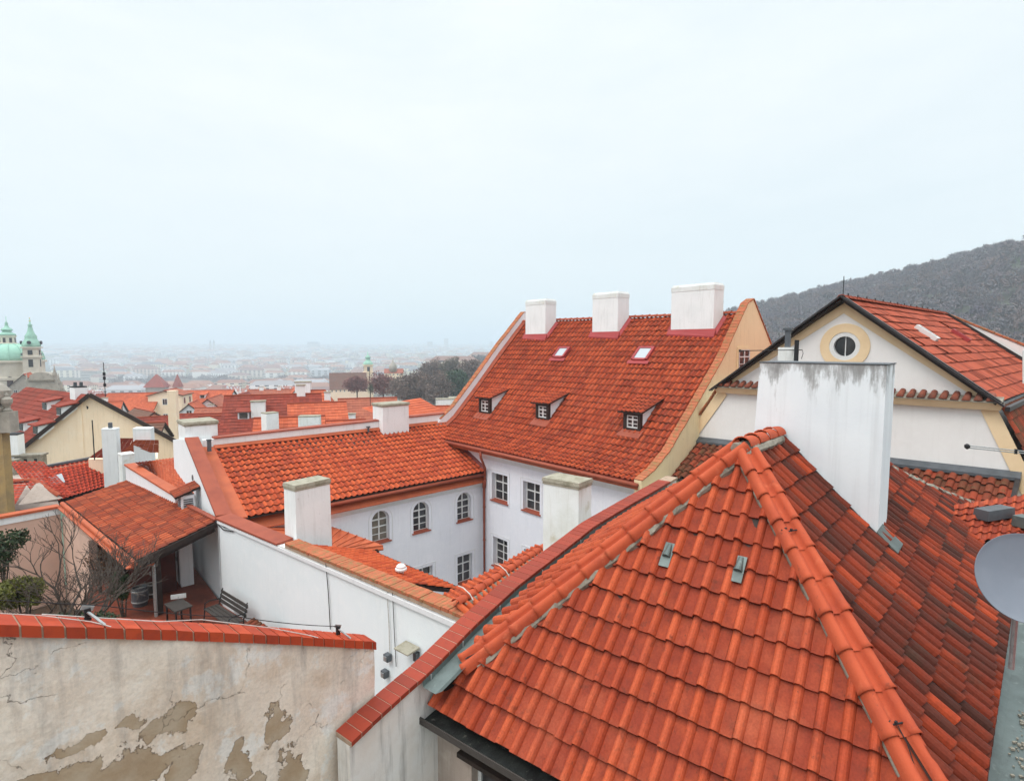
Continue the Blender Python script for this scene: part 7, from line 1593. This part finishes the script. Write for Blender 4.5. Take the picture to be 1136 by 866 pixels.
B(386, 413.5, 380, 72, 24, 13, 10.5, 5, 'tile_far_b', 'cream', 'huge brown-red church roof beside the slim green-spired tower', name='church_hall', cat='church', steps=.8)
B(437, 409, 430, 80, 14, 10, 3, 8, 'tile_far_p', 'cream', 'pale little palace with a round turret roof right of the slim tower', name='palace')
cdm = P(436, 408, D=428); v = MB(); v.lathe([(3, -3), (3, 1), (2.6, 2.6), (1.2, 4.0), (.5, 5.5), (.1, 8)], cdm, 12); tag(v.build('turret', M['stone'], smooth=True), 'round grey turret roof on the pale little palace', 'turret')
for (x, y, w_, D, lb) in ((174, 420, 26, 520, 'broad pyramid-roofed bridge tower in the haze'), (197, 420.5, 11, 520, 'narrow steep-roofed bridge tower in the haze, right of the broad one')):
    c = P(x, y, D=D); t = thing('bridge_tower', lb, 'tower', (c.x, c.y, pz(445, D))); ww = pm(w_, D); v = MB(); v.box((c.x, c.y, pz(448, D)), (ww*.7, ww*.5, pz(429, D)-pz(448, D)), dv(80)); v.build('shaft', M['stone'], t)
    v = MB(); v.box((c.x, c.y, pz(429, D)), (ww*.86, ww*.66, pz(415, D)-pz(429, D)), dv(80), taper=.06); v.build('roof', M['tile_far_r'], t)
    if w_ > 20:
        for s in (-.4, .4): v = MB(); q = Vector((c.x, c.y, pz(430, D)))+dv(80)*s*ww; v.box(q, (ww*.10, ww*.10, pz(423, D)-pz(430, D)), dv(80), taper=.05); v.build('spirelet', M['tile_far_r'], t)
# ================================================================== WOODS
def wood_mat(name, cols):
    m, nt, b = newmat(name); n = N(nt); g = n('NewGeometry').outputs['Random Per Island']; k = len(cols)
    co = n('TexCoord').outputs['Object']; f = n.math('ADD', n.math('MULTIPLY', g, .16), n.math('MULTIPLY', n.ramp(n.noise(co, .03, 7, .72), [(.34, 0.0), (.66, 1.0)]), .84))
    c = n.ramp(f, [(i/(k-1), x) for i, x in enumerate(cols)]); nt.links.new(c, b.inputs['Base Color']); b.inputs['Roughness'].default_value = 1.0; b.inputs['Specular IOR Level'].default_value = 0.05
    return m
M['wood_hill'] = wood_mat('bare_woodland', [(.12, .115, .15), (.15, .135, .16), (.19, .15, .155), (.14, .14, .155), (.22, .16, .14), (.15, .14, .175), (.17, .16, .155)])
M['wood_green'] = wood_mat('mixed_woodland', [(.08, .09, .065), (.11, .13, .07), (.17, .135, .11), (.09, .10, .075), (.20, .22, .09)])
def crown_proto(rs, n, flat=.9):
    d = rs.normal(size=(n, 3)); d /= np.linalg.norm(d, axis=1)[:, None]; d[:, 2] = np.abs(d[:, 2])*.9-.25; r = .55+.5*rs.random(n)**.7; p = d*r[:, None]
    a = d+rs.normal(size=(n, 3))*.55; a /= np.linalg.norm(a, axis=1)[:, None]; b = np.cross(a, rs.normal(size=(n, 3))); b /= np.linalg.norm(b, axis=1)[:, None]
    s = (.14+.24*rs.random(n))[:, None]; w = (.03+.07*rs.random(n))[:, None]
    return np.stack([p-a*s-b*w, p-a*s*.6+b*w, p+a*s], 1)     # n,3,3
def forest(name, pts, rad, h, mat, label, seed, ntri=90, cat='woodland'):
    rs = np.random.RandomState(seed); protos = [crown_proto(rs, ntri) for _ in range(7)]; V = []
    for i, p in enumerate(pts):
        q = protos[rs.randint(7)]; r = rad*(.7+.6*rs.rand()); hh = h*(.75+.5*rs.rand()); th_ = rs.rand()*6.28; c, s = math.cos(th_), math.sin(th_)
        X = q[..., 0]*c-q[..., 1]*s; Y = q[..., 0]*s+q[..., 1]*c; V.append(np.stack([p[0]+X*r, p[1]+Y*r, p[2]+hh*.62+q[..., 2]*hh*.45], -1).reshape(-1, 3))
        tr_ = np.array([[-.25, 0, -2], [.25, 0, -2], [.12, 0, hh*.7], [0, -.25, -2], [0, .25, -2], [0, .12, hh*.7]])+np.array([p[0], p[1], p[2]]); V.append(tr_)
    V = np.concatenate(V); n = len(V)//3
    me = bpy.data.meshes.new(name); me.vertices.add(len(V)); me.vertices.foreach_set('co', V.ravel()); me.loops.add(n*3); me.loops.foreach_set('vertex_index', np.arange(n*3)); me.polygons.add(n)
    me.polygons.foreach_set('loop_start', np.arange(n)*3); me.polygons.foreach_set('loop_total', np.full(n, 3)); me.update(); me.materials.append(M[mat]); o = bpy.data.objects.new(name, me); COL.objects.link(o)
    tag(o, label, cat, kind='stuff'); return o
def meadow(az, f): return -8.5 < az < -1.5 and .50+.03*math.sin(az*2) < f < .84+.04*math.sin(az*3+1) and rs.rand() < .9
rs = np.random.RandomState(5); pts = []; pts2 = []
def polar(az, r): a = math.radians(az); return ld(math.sin(a)*r, math.cos(a)*r)
while len(pts) < 3300:
    az = rs.uniform(-9, 50); r = math.sqrt(rs.uniform(.32**2, 1.05**2))*np.interp(az, az_k, rc_k)
    p = polar(az, r); z = float(ground_z(p.x, p.y))
    if meadow(az, r/np.interp(az, az_k, rc_k)): continue
    if az < 3 and rs.rand() < .45: pts2.append((p.x, p.y, z))
    else: pts.append((p.x, p.y, z))
forest('hillside_forest', pts, 5.0, 13, 'wood_hill', 'bare brown-grey woodland covering the hill at the right', 6, ntri=150)
AZm, RRm = np.meshgrid(np.linspace(-9.2, -.8, 16), np.linspace(.46, .90, 10)); Rm = RRm*np.interp(AZm, az_k, rc_k); am = np.radians(AZm); la = np.sin(am)*Rm; de = np.cos(am)*Rm
Vm = np.stack([la*rt[0]+de*fw[0], la*rt[1]+de*fw[1], hill(AZm, Rm)+.6], -1).reshape(-1, 3); mb = MB(); mb.add(Vm, [(j*16+i, j*16+i+1, (j+1)*16+i+1, (j+1)*16+i) for j in range(9) for i in range(15)])
tag(mb.build('meadow', surf('grass_slope', (.16, .21, .075), [(.03, (.22, .20, .10), .4, .65), (.12, (.10, .14, .05), .5, .7)], rough=.95), smooth=True), kind='structure')
# lighter mixed trees on the foot of the hill, with meadow patches between
for _ in range(420):
    az = rs.uniform(-11, 1); r = rs.uniform(.40, 1.02)*np.interp(az, az_k, rc_k); p = polar(az, r)
    if meadow(az, r/np.interp(az, az_k, rc_k)): continue
    if math.sin(p.x*.021+1.3)*math.cos(p.y*.027) > .25: continue
    pts2.append((p.x, p.y, float(ground_z(p.x, p.y))))
forest('park_trees', pts2, 5.0, 11, 'wood_green', 'mixed green and brown park trees at the foot of the hill', 7)
pr3 = []
for _ in range(900):
    px = rs.uniform(120, 440); D = rs.uniform(850, 1180); 
    if math.sin(px*.05)*math.sin(px*.021+D*.01) < -.25: continue
    p = ld((px-CX)/F_*D, D); pr3.append((p.x, p.y, float(ground_z(p.x, p.y))))
forest('riverside_trees', pr3, 7, 13, 'wood_hill', 'dark hazy belt of bare trees along the river', 8, ntri=50)
pr4 = []
for _ in range(500):
    px = rs.uniform(60, 620); D = rs.uniform(1400, 5200); p = ld((px-CX)/F_*D, D)
    for k in range(3): pr4.append((p.x+rs.normal()*25, p.y+rs.normal()*25, float(ground_z(p.x, p.y))))
forest('city_trees', pr4, 10, 14, 'wood_hill', 'scattered hazy tree clumps between the far city blocks', 9, ntri=24)
def round_tree(px, py, D, r, mat, label, seed, group=None, h=None, n=2600, size=None, zoff=0, hf=1.0):
    c = P(px, py, D=D); gz = float(ground_z(c.x, c.y)); t = thing('tree', label, 'tree', (c.x, c.y, gz), group); nrs = np.random.RandomState(seed)
    mb = MB(); leaves(mb, c, (r, r, r*hf), n, size or r*.13, nrs, shell=.35, clumps=26, thin=.8); leaves(mb, c, (r*.9, r*.9, r*.85*hf), n//2, size or r*.13, nrs, shell=.2); mb.build('crown', mat if not isinstance(mat, str) else M[mat], t)
    mb = MB(); mb.tube([(c.x, c.y, gz), (c.x, c.y, c.z-r*.3), (c.x+.1, c.y, c.z+r*.4)], [r*.09, r*.06, r*.02], n=6)
    r2 = random.Random(seed)
    for k in range(7): a = r2.uniform(0, 6.28); mb.tube([(c.x, c.y, c.z-r*.5), (c.x+math.cos(a)*r*.4, c.y+math.sin(a)*r*.4, c.z), (c.x+math.cos(a)*r*.75, c.y+math.sin(a)*r*.75, c.z+r*.35)], [r*.04, r*.025, r*.01], n=4)
    mb.build('trunk', M['bark'], t); return t
M['twig_purple'] = wood_mat('purple_brown_twigs', [(.20, .085, .08), (.26, .11, .095), (.17, .085, .08), (.30, .15, .12)])
M['twig_brown'] = wood_mat('brown_twigs', [(.17, .125, .11), (.22, .16, .13), (.14, .11, .10), (.26, .20, .16)])
M['needle'] = wood_mat('dark_needles', [(.04, .07, .045), (.06, .09, .055), (.05, .08, .05)])
round_tree(396, 426, 260, 5.9, 'twig_purple', 'round reddish-purple bare tree in front of the brown church roof', 21, hf=.75)
round_tree(425, 427, 250, 6.4, 'twig_purple', 'larger purplish bare tree right of the slim church tower', 22, hf=.9)
round_tree(411, 431, 240, 1.9, 'needle', 'tiny dark conifer between the two purplish trees', 23, n=900, hf=1.5)
for i, (x, y, D, r, m_, lb) in enumerate(((448, 430, 230, 6.5, 'twig_brown', 'bushy brown bare tree, first right of the purplish pair'), (466, 428, 235, 7.5, 'twig_brown', 'big brown bare tree left of the grassy slope, in the middle of its row'), (484, 431, 225, 7.0, 'twig_brown', 'brown bare tree right beside the low white chimney blocks'),
    (505, 424, 240, 7.0, 'needle', 'dark green tree touching the raked gable of the big red roof'), (524, 412, 300, 8.0, 'twig_brown', 'high brown tree beside the upper raked gable edge'), (500, 410, 330, 8.0, 'wood_green', 'greenish tree on the slope above the dark green tree'), (478, 412, 340, 8.0, 'twig_brown', 'brown tree on the slope above the bare row'))):
    round_tree(x, y, D, r, m_, lb, 30+i, n=3000)
# ================================================================== FAR CITY
def city_mat(name, cols, windows=True):
    m, nt, b = newmat(name); n = N(nt); g = n('NewGeometry').outputs['Random Per Island']; oi = n('ObjectInfo').outputs['Random']
    f = n.math('FRACT', n.math('ADD', g, n.math('MULTIPLY', oi, 7.3))); k = len(cols); c = n.ramp(f, [(i/k, x) for i, x in enumerate(cols)], 'CONSTANT')
    if windows:
        ps = n('NewGeometry').outputs['Position']; s = n('SeparateXYZ', {0: ps}); z = n.math('FRACT', n.math('DIVIDE', s.outputs[2], 3.4)); h = n.math('FRACT', n.math('DIVIDE', n.math('ADD', s.outputs[0], s.outputs[1]), 3.1))
        w = n.math('MULTIPLY', n.math('GREATER_THAN', z, .5), n.math('GREATER_THAN', h, .55)); c = n.mix(w, c, (.09, .09, .10))
    nt.links.new(c, b.inputs['Base Color']); b.inputs['Roughness'].default_value = .9; return m
M['city_wall'] = city_mat('city_walls', [(.74, .68, .56), (.80, .78, .74), (.68, .62, .55), (.78, .72, .58), (.62, .60, .56), (.82, .82, .82), (.70, .58, .50), (.58, .59, .62)])
M['city_roof'] = city_mat('city_roofs', [(.26, .14, .11), (.30, .17, .13), (.22, .15, .14), (.18, .18, .20), (.34, .20, .15), (.30, .29, .30), (.24, .15, .13), (.36, .36, .38)], False)
def block_geo(L, W, H, rise, yard):
    """perimeter block or slab with hipped roofs; returns verts, faces, material ids"""
    v, f, m = [], [], []
    def hip(x0, y0, x1, y1, H_, r_):
        b = len(v); in_ = min(x1-x0, y1-y0)/2*.96
        v.extend([(x0, y0, -14), (x1, y0, -14), (x1, y1, -14), (x0, y1, -14), (x0, y0, H_), (x1, y0, H_), (x1, y1, H_), (x0, y1, H_)])
        if x1-x0 > y1-y0: v.extend([(x0+in_, (y0+y1)/2, H_+r_), (x1-in_, (y0+y1)/2, H_+r_)]); rf = [(4, 5, 9, 8), (6, 7, 8, 9), (5, 6, 9), (7, 4, 8)]
        else: v.extend([((x0+x1)/2, y0+in_, H_+r_), ((x0+x1)/2, y1-in_, H_+r_)]); rf = [(5, 6, 9, 8), (7, 4, 8, 9), (4, 5, 8), (6, 7, 9)]
        for q in [(0, 1, 5, 4), (1, 2, 6, 5), (2, 3, 7, 6), (3, 0, 4, 7)]: f.append(tuple(i+b for i in q)); m.append(0)
        for q in rf: f.append(tuple(i+b for i in q)); m.append(1)
    if not yard: hip(-L/2, -W/2, L/2, W/2, H, rise)
    else:
        t = 12.5; hip(-L/2, -W/2, L/2, -W/2+t, H, rise); hip(-L/2, W/2-t, L/2, W/2, H*.97, rise); hip(-L/2, -W/2+t, -L/2+t, W/2-t, H*.94, rise*.9); hip(L/2-t, -W/2+t, L/2, W/2-t, H*1.03, rise)
    return v, f, m
def mesh_of(name, v, f, m):
    me = bpy.data.meshes.new(name); me.from_pydata(v, [], f); me.materials.append(M['city_wall']); me.materials.append(M['city_roof']); me.polygons.foreach_set('material_index', m); return me
rsC = random.Random(99); vars_ = []
for i in range(12):
    yard = i % 3 == 0; L = rsC.uniform(24, 62); W = rsC.uniform(34, 50) if yard else rsC.uniform(11, 17); vars_.append((mesh_of('city_block', *block_geo(L, W, rsC.uniform(13, 20), rsC.uniform(4, 7), yard)), L, W, yard))
placedC = []; near = []; D = 640.0
while D < 2150 and len(near) < 285:
    pxs = rsC.uniform(0, 1); px = 55
    while px < (470 if D < 950 else 620):
        vi = rsC.randrange(12); me, L, W, yd = vars_[vi]; w = (max(L, W) if yd else L)/D*F_
        px += w*rsC.uniform(.55, .75)+rsC.uniform(0, 6)
        if not (840 < D < 1200 and rsC.random() < .75) and not (D < 840 and rsC.random() < .25): near.append((px, D, vi))
        px += w*.5
    D += rsC.uniform(48, 80)+D*.035
for (px, D, vi) in near[:285]:
    me, L, W, yd = vars_[vi]; p = ld((px-CX)/F_*D, D); gz = float(ground_z(p.x, p.y))
    o = bpy.data.objects.new('city_block', me); COL.objects.link(o); o.location = (p.x, p.y, gz+rsC.uniform(-3, 2)); o.rotation_euler.z = R(48.5)-math.pi/2+R(rsC.uniform(-22, 22))
    tag(o, 'tenement block around a courtyard in the hazy city' if yd else 'long tenement building in the hazy city', 'building', 'tenement blocks with yards in the haze' if yd else 'long tenement buildings in the haze')
V, Fc, Mm = [], [], []; D = (near[min(284, len(near)-1)][1])+60
while D < 8200:
    px = 40
    while px < 640:
        L = rsC.uniform(28, 90); W = rsC.uniform(14, 40); w = L/D*F_; px += w*.55+rsC.expovariate(1/(w*.5+.6)); p = ld((px-CX)/F_*D, D+rsC.uniform(-30, 30)); gz = float(ground_z(p.x, p.y)); Hh = rsC.choice((12, 15, 18, 18, 22, 30 if rsC.random() < .15 else 16))
        v, f, m = block_geo(L, W, Hh, rsC.choice((0.3, 4, 6, 7)), False); th_ = R(rsC.uniform(0, 180)) if rsC.random() < .35 else R(48.5+rsC.uniform(-25, 25)); c, s = math.cos(th_), math.sin(th_); b = len(V)
        V += [(p.x+x*c-y*s, p.y+x*s+y*c, gz+z) for x, y, z in v]; Fc += [tuple(i+b for i in q) for q in f]; Mm += m; px += w*.5
    D += 55+D*.022
o = bpy.data.objects.new('distant_city', mesh_of('distant_city', V, Fc, Mm)); COL.objects.link(o); tag(o, 'mass of far city buildings fading into the haze', 'city', kind='stuff')
# landmarks on the skyline
def lm(px, y0, y1, D, wpx, name, label, cat, spire=False, group=None):
    c = P(px, y0, D=D); w = pm(wpx, D); z0 = pz(y0, D)-25; z1 = pz(y1, D); t = thing(name, label, cat, (c.x, c.y, z0), group)
    v = MB(); v.box((c.x, c.y, z0), (w, w*.8, (z1-z0)*(.72 if spire else 1)), dv(80)); v.build('shaft', M['stone'], t)
    v = MB(); v.box((c.x, c.y, z0+(z1-z0)*(.72 if spire else 1)), (w, w*.8, (z1-z0)*.28 if spire else w*.15), dv(80), taper=.05 if spire else .9); v.build('spire' if spire else 'roof', M['zinc'], t)
lm(233.5, 386, 376.5, 3300, 1.9, 'twin_spire', 'left one of two thin church spires on the hazy skyline', 'spire', True); lm(237.5, 386, 376.5, 3300, 1.9, 'twin_spire', 'right one of two thin church spires on the hazy skyline', 'spire', True)
lm(495, 385, 376, 4800, 4.5, 'tower_block', 'tall pale slab tower on the skyline left of the big red roof', 'tower block'); lm(477, 385, 380, 4800, 6, 'tower_block', 'lower broad tower block on the skyline, left of the tall slab', 'tower block')
lm(545, 386, 379, 4800, 3, 'tower_block', 'thin tower block on the skyline just left of the big gable', 'tower block'); lm(348, 386, 381, 4300, 12, 'office_block', 'dark wide office block on the skyline', 'office block')
lm(118, 386, 380, 4500, 4, 'domed_block', 'small bump-like building on the skyline at the left', 'building'); lm(197, 410, 397, 1900, 3, 'church_spire', 'dark pointed spire amid the hazy city, left part', 'spire', True); lm(160, 408, 398, 2000, 2.5, 'church_spire', 'fainter dark spire further left amid the hazy city', 'spire', True); lm(262, 405, 396, 2100, 2.5, 'church_spire', 'dark spire amid the hazy city, right of the left ones', 'spire', True)
# ================================================================== AIR
v = MB(); q = [ld(-7000, -60), ld(11000, -60), ld(11000, 9000), ld(-7000, 9000)]
v.hexa([Vector((p.x, p.y, -80)) for p in q], [Vector((p.x, p.y, 150)) for p in q]); hz_o = v.build('haze', [bpy.data.materials.new('haze_air')]); tag(hz_o, kind='stuff')
m = hz_o.data.materials[0]; m.use_nodes = True; nt = m.node_tree; nt.nodes.clear(); out = nt.nodes.new('ShaderNodeOutputMaterial'); pv = nt.nodes.new('ShaderNodeVolumePrincipled')
pv.inputs['Color'].default_value = (.80, .90, 1.0, 1); pv.inputs['Density'].default_value = HAZE; pv.inputs['Anisotropy'].default_value = 0.0; nt.links.new(pv.outputs[0], out.inputs['Volume'])
# ================================================================== CAMERA, SKY, SUN
cam = bpy.data.cameras.new('camera'); co_ = bpy.data.objects.new('camera', cam); COL.objects.link(co_)
cam.sensor_fit = 'HORIZONTAL'; cam.sensor_width = 36; cam.lens = 36*615/1136.0; cam.clip_start = .05; cam.clip_end = 40000
co_.rotation_euler = (math.pi/2-PT, 0, R(48.5)-math.pi/2)
S_.camera = co_
w = bpy.data.worlds.new('World'); S_.world = w; w.use_nodes = True; nt = w.node_tree; n = N(nt)
bg = nt.nodes['Background']
SUN_AZ = -128.0; SUN_EL = 54.0
sd = dv(SUN_AZ)*math.cos(R(SUN_EL))+UP*math.sin(R(SUN_EL))
sky = n('TexSky', sky_type='NISHITA', sun_disc=False, sun_elevation=R(SUN_EL), sun_rotation=math.atan2(sd.x, sd.y), altitude=250, air_density=1.0, dust_density=2.0)
tc = n('TexCoord').outputs['Generated']
xyz = n('SeparateXYZ', {0: tc})
zz = n.math('MAXIMUM', xyz.outputs[2], .0)
mp = n('Mapping', {'Vector': tc, 'Scale': (1.0, 1.0, 3.2)})
cl1 = n.noise(mp.outputs[0], 1.5, 7, .55, .4); cl2 = n.noise(mp.outputs[0], 4.0, 6, .6)
cf = n.math('ADD', n.math('MULTIPLY', cl1, .75), n.math('MULTIPLY', cl2, .25))
cloud = n.mix(n.ramp(cf, [(.36, 0.0), (.64, 1.0)]), (7.0, 7.65, 7.8), (7.9, 8.3, 8.3))
hz = n.ramp(zz, [(0.0, 1.0), (.10, .55), (.32, 0.0)])
cloud = n.mix(hz, cloud, (6.7, 7.6, 7.9))
ovc = n.ramp(zz, [(0.0, .335), (.50, .37), (.80, .85), (1.0, 1.0)])      # an overcast sky is brightest overhead
bright = nt.nodes.new('ShaderNodeVectorMath'); bright.operation = 'MULTIPLY'; nt.links.new(cloud, bright.inputs[0]); nt.links.new(ovc, bright.inputs[1])
sc2 = nt.nodes.new('ShaderNodeVectorMath'); sc2.operation = 'SCALE'; nt.links.new(bright.outputs[0], sc2.inputs[0]); sc2.inputs[3].default_value = 2.72
col = n.mix(.88, sky.outputs[0], sc2.outputs[0])
nt.links.new(col, bg.inputs[0]); bg.inputs[1].default_value = SKY_STR
sl_ = bpy.data.lights.new('sun', 'SUN'); sl_.energy = 1.2; sl_.angle = R(18); sl_.color = (1.0, .96, .90)
so = bpy.data.objects.new('sun', sl_); COL.objects.link(so); so.rotation_euler = sd.to_track_quat('Z', 'Y').to_euler()
vs_ = S_.view_settings; vs_.view_transform = 'Standard'; vs_.look = 'None'; vs_.exposure = EXPO; vs_.gamma = 1.0; vs_.use_curve_mapping = False
S_.render.engine = 'CYCLES'; S_.cycles.use_denoising = True; S_.cycles.max_bounces = 6; S_.cycles.diffuse_bounces = 4; S_.cycles.glossy_bounces = 2
S_.cycles.transmission_bounces = 2; S_.cycles.transparent_max_bounces = 4; S_.cycles.volume_bounces = 1; S_.cycles.caustics_reflective = False; S_.cycles.caustics_refractive = False
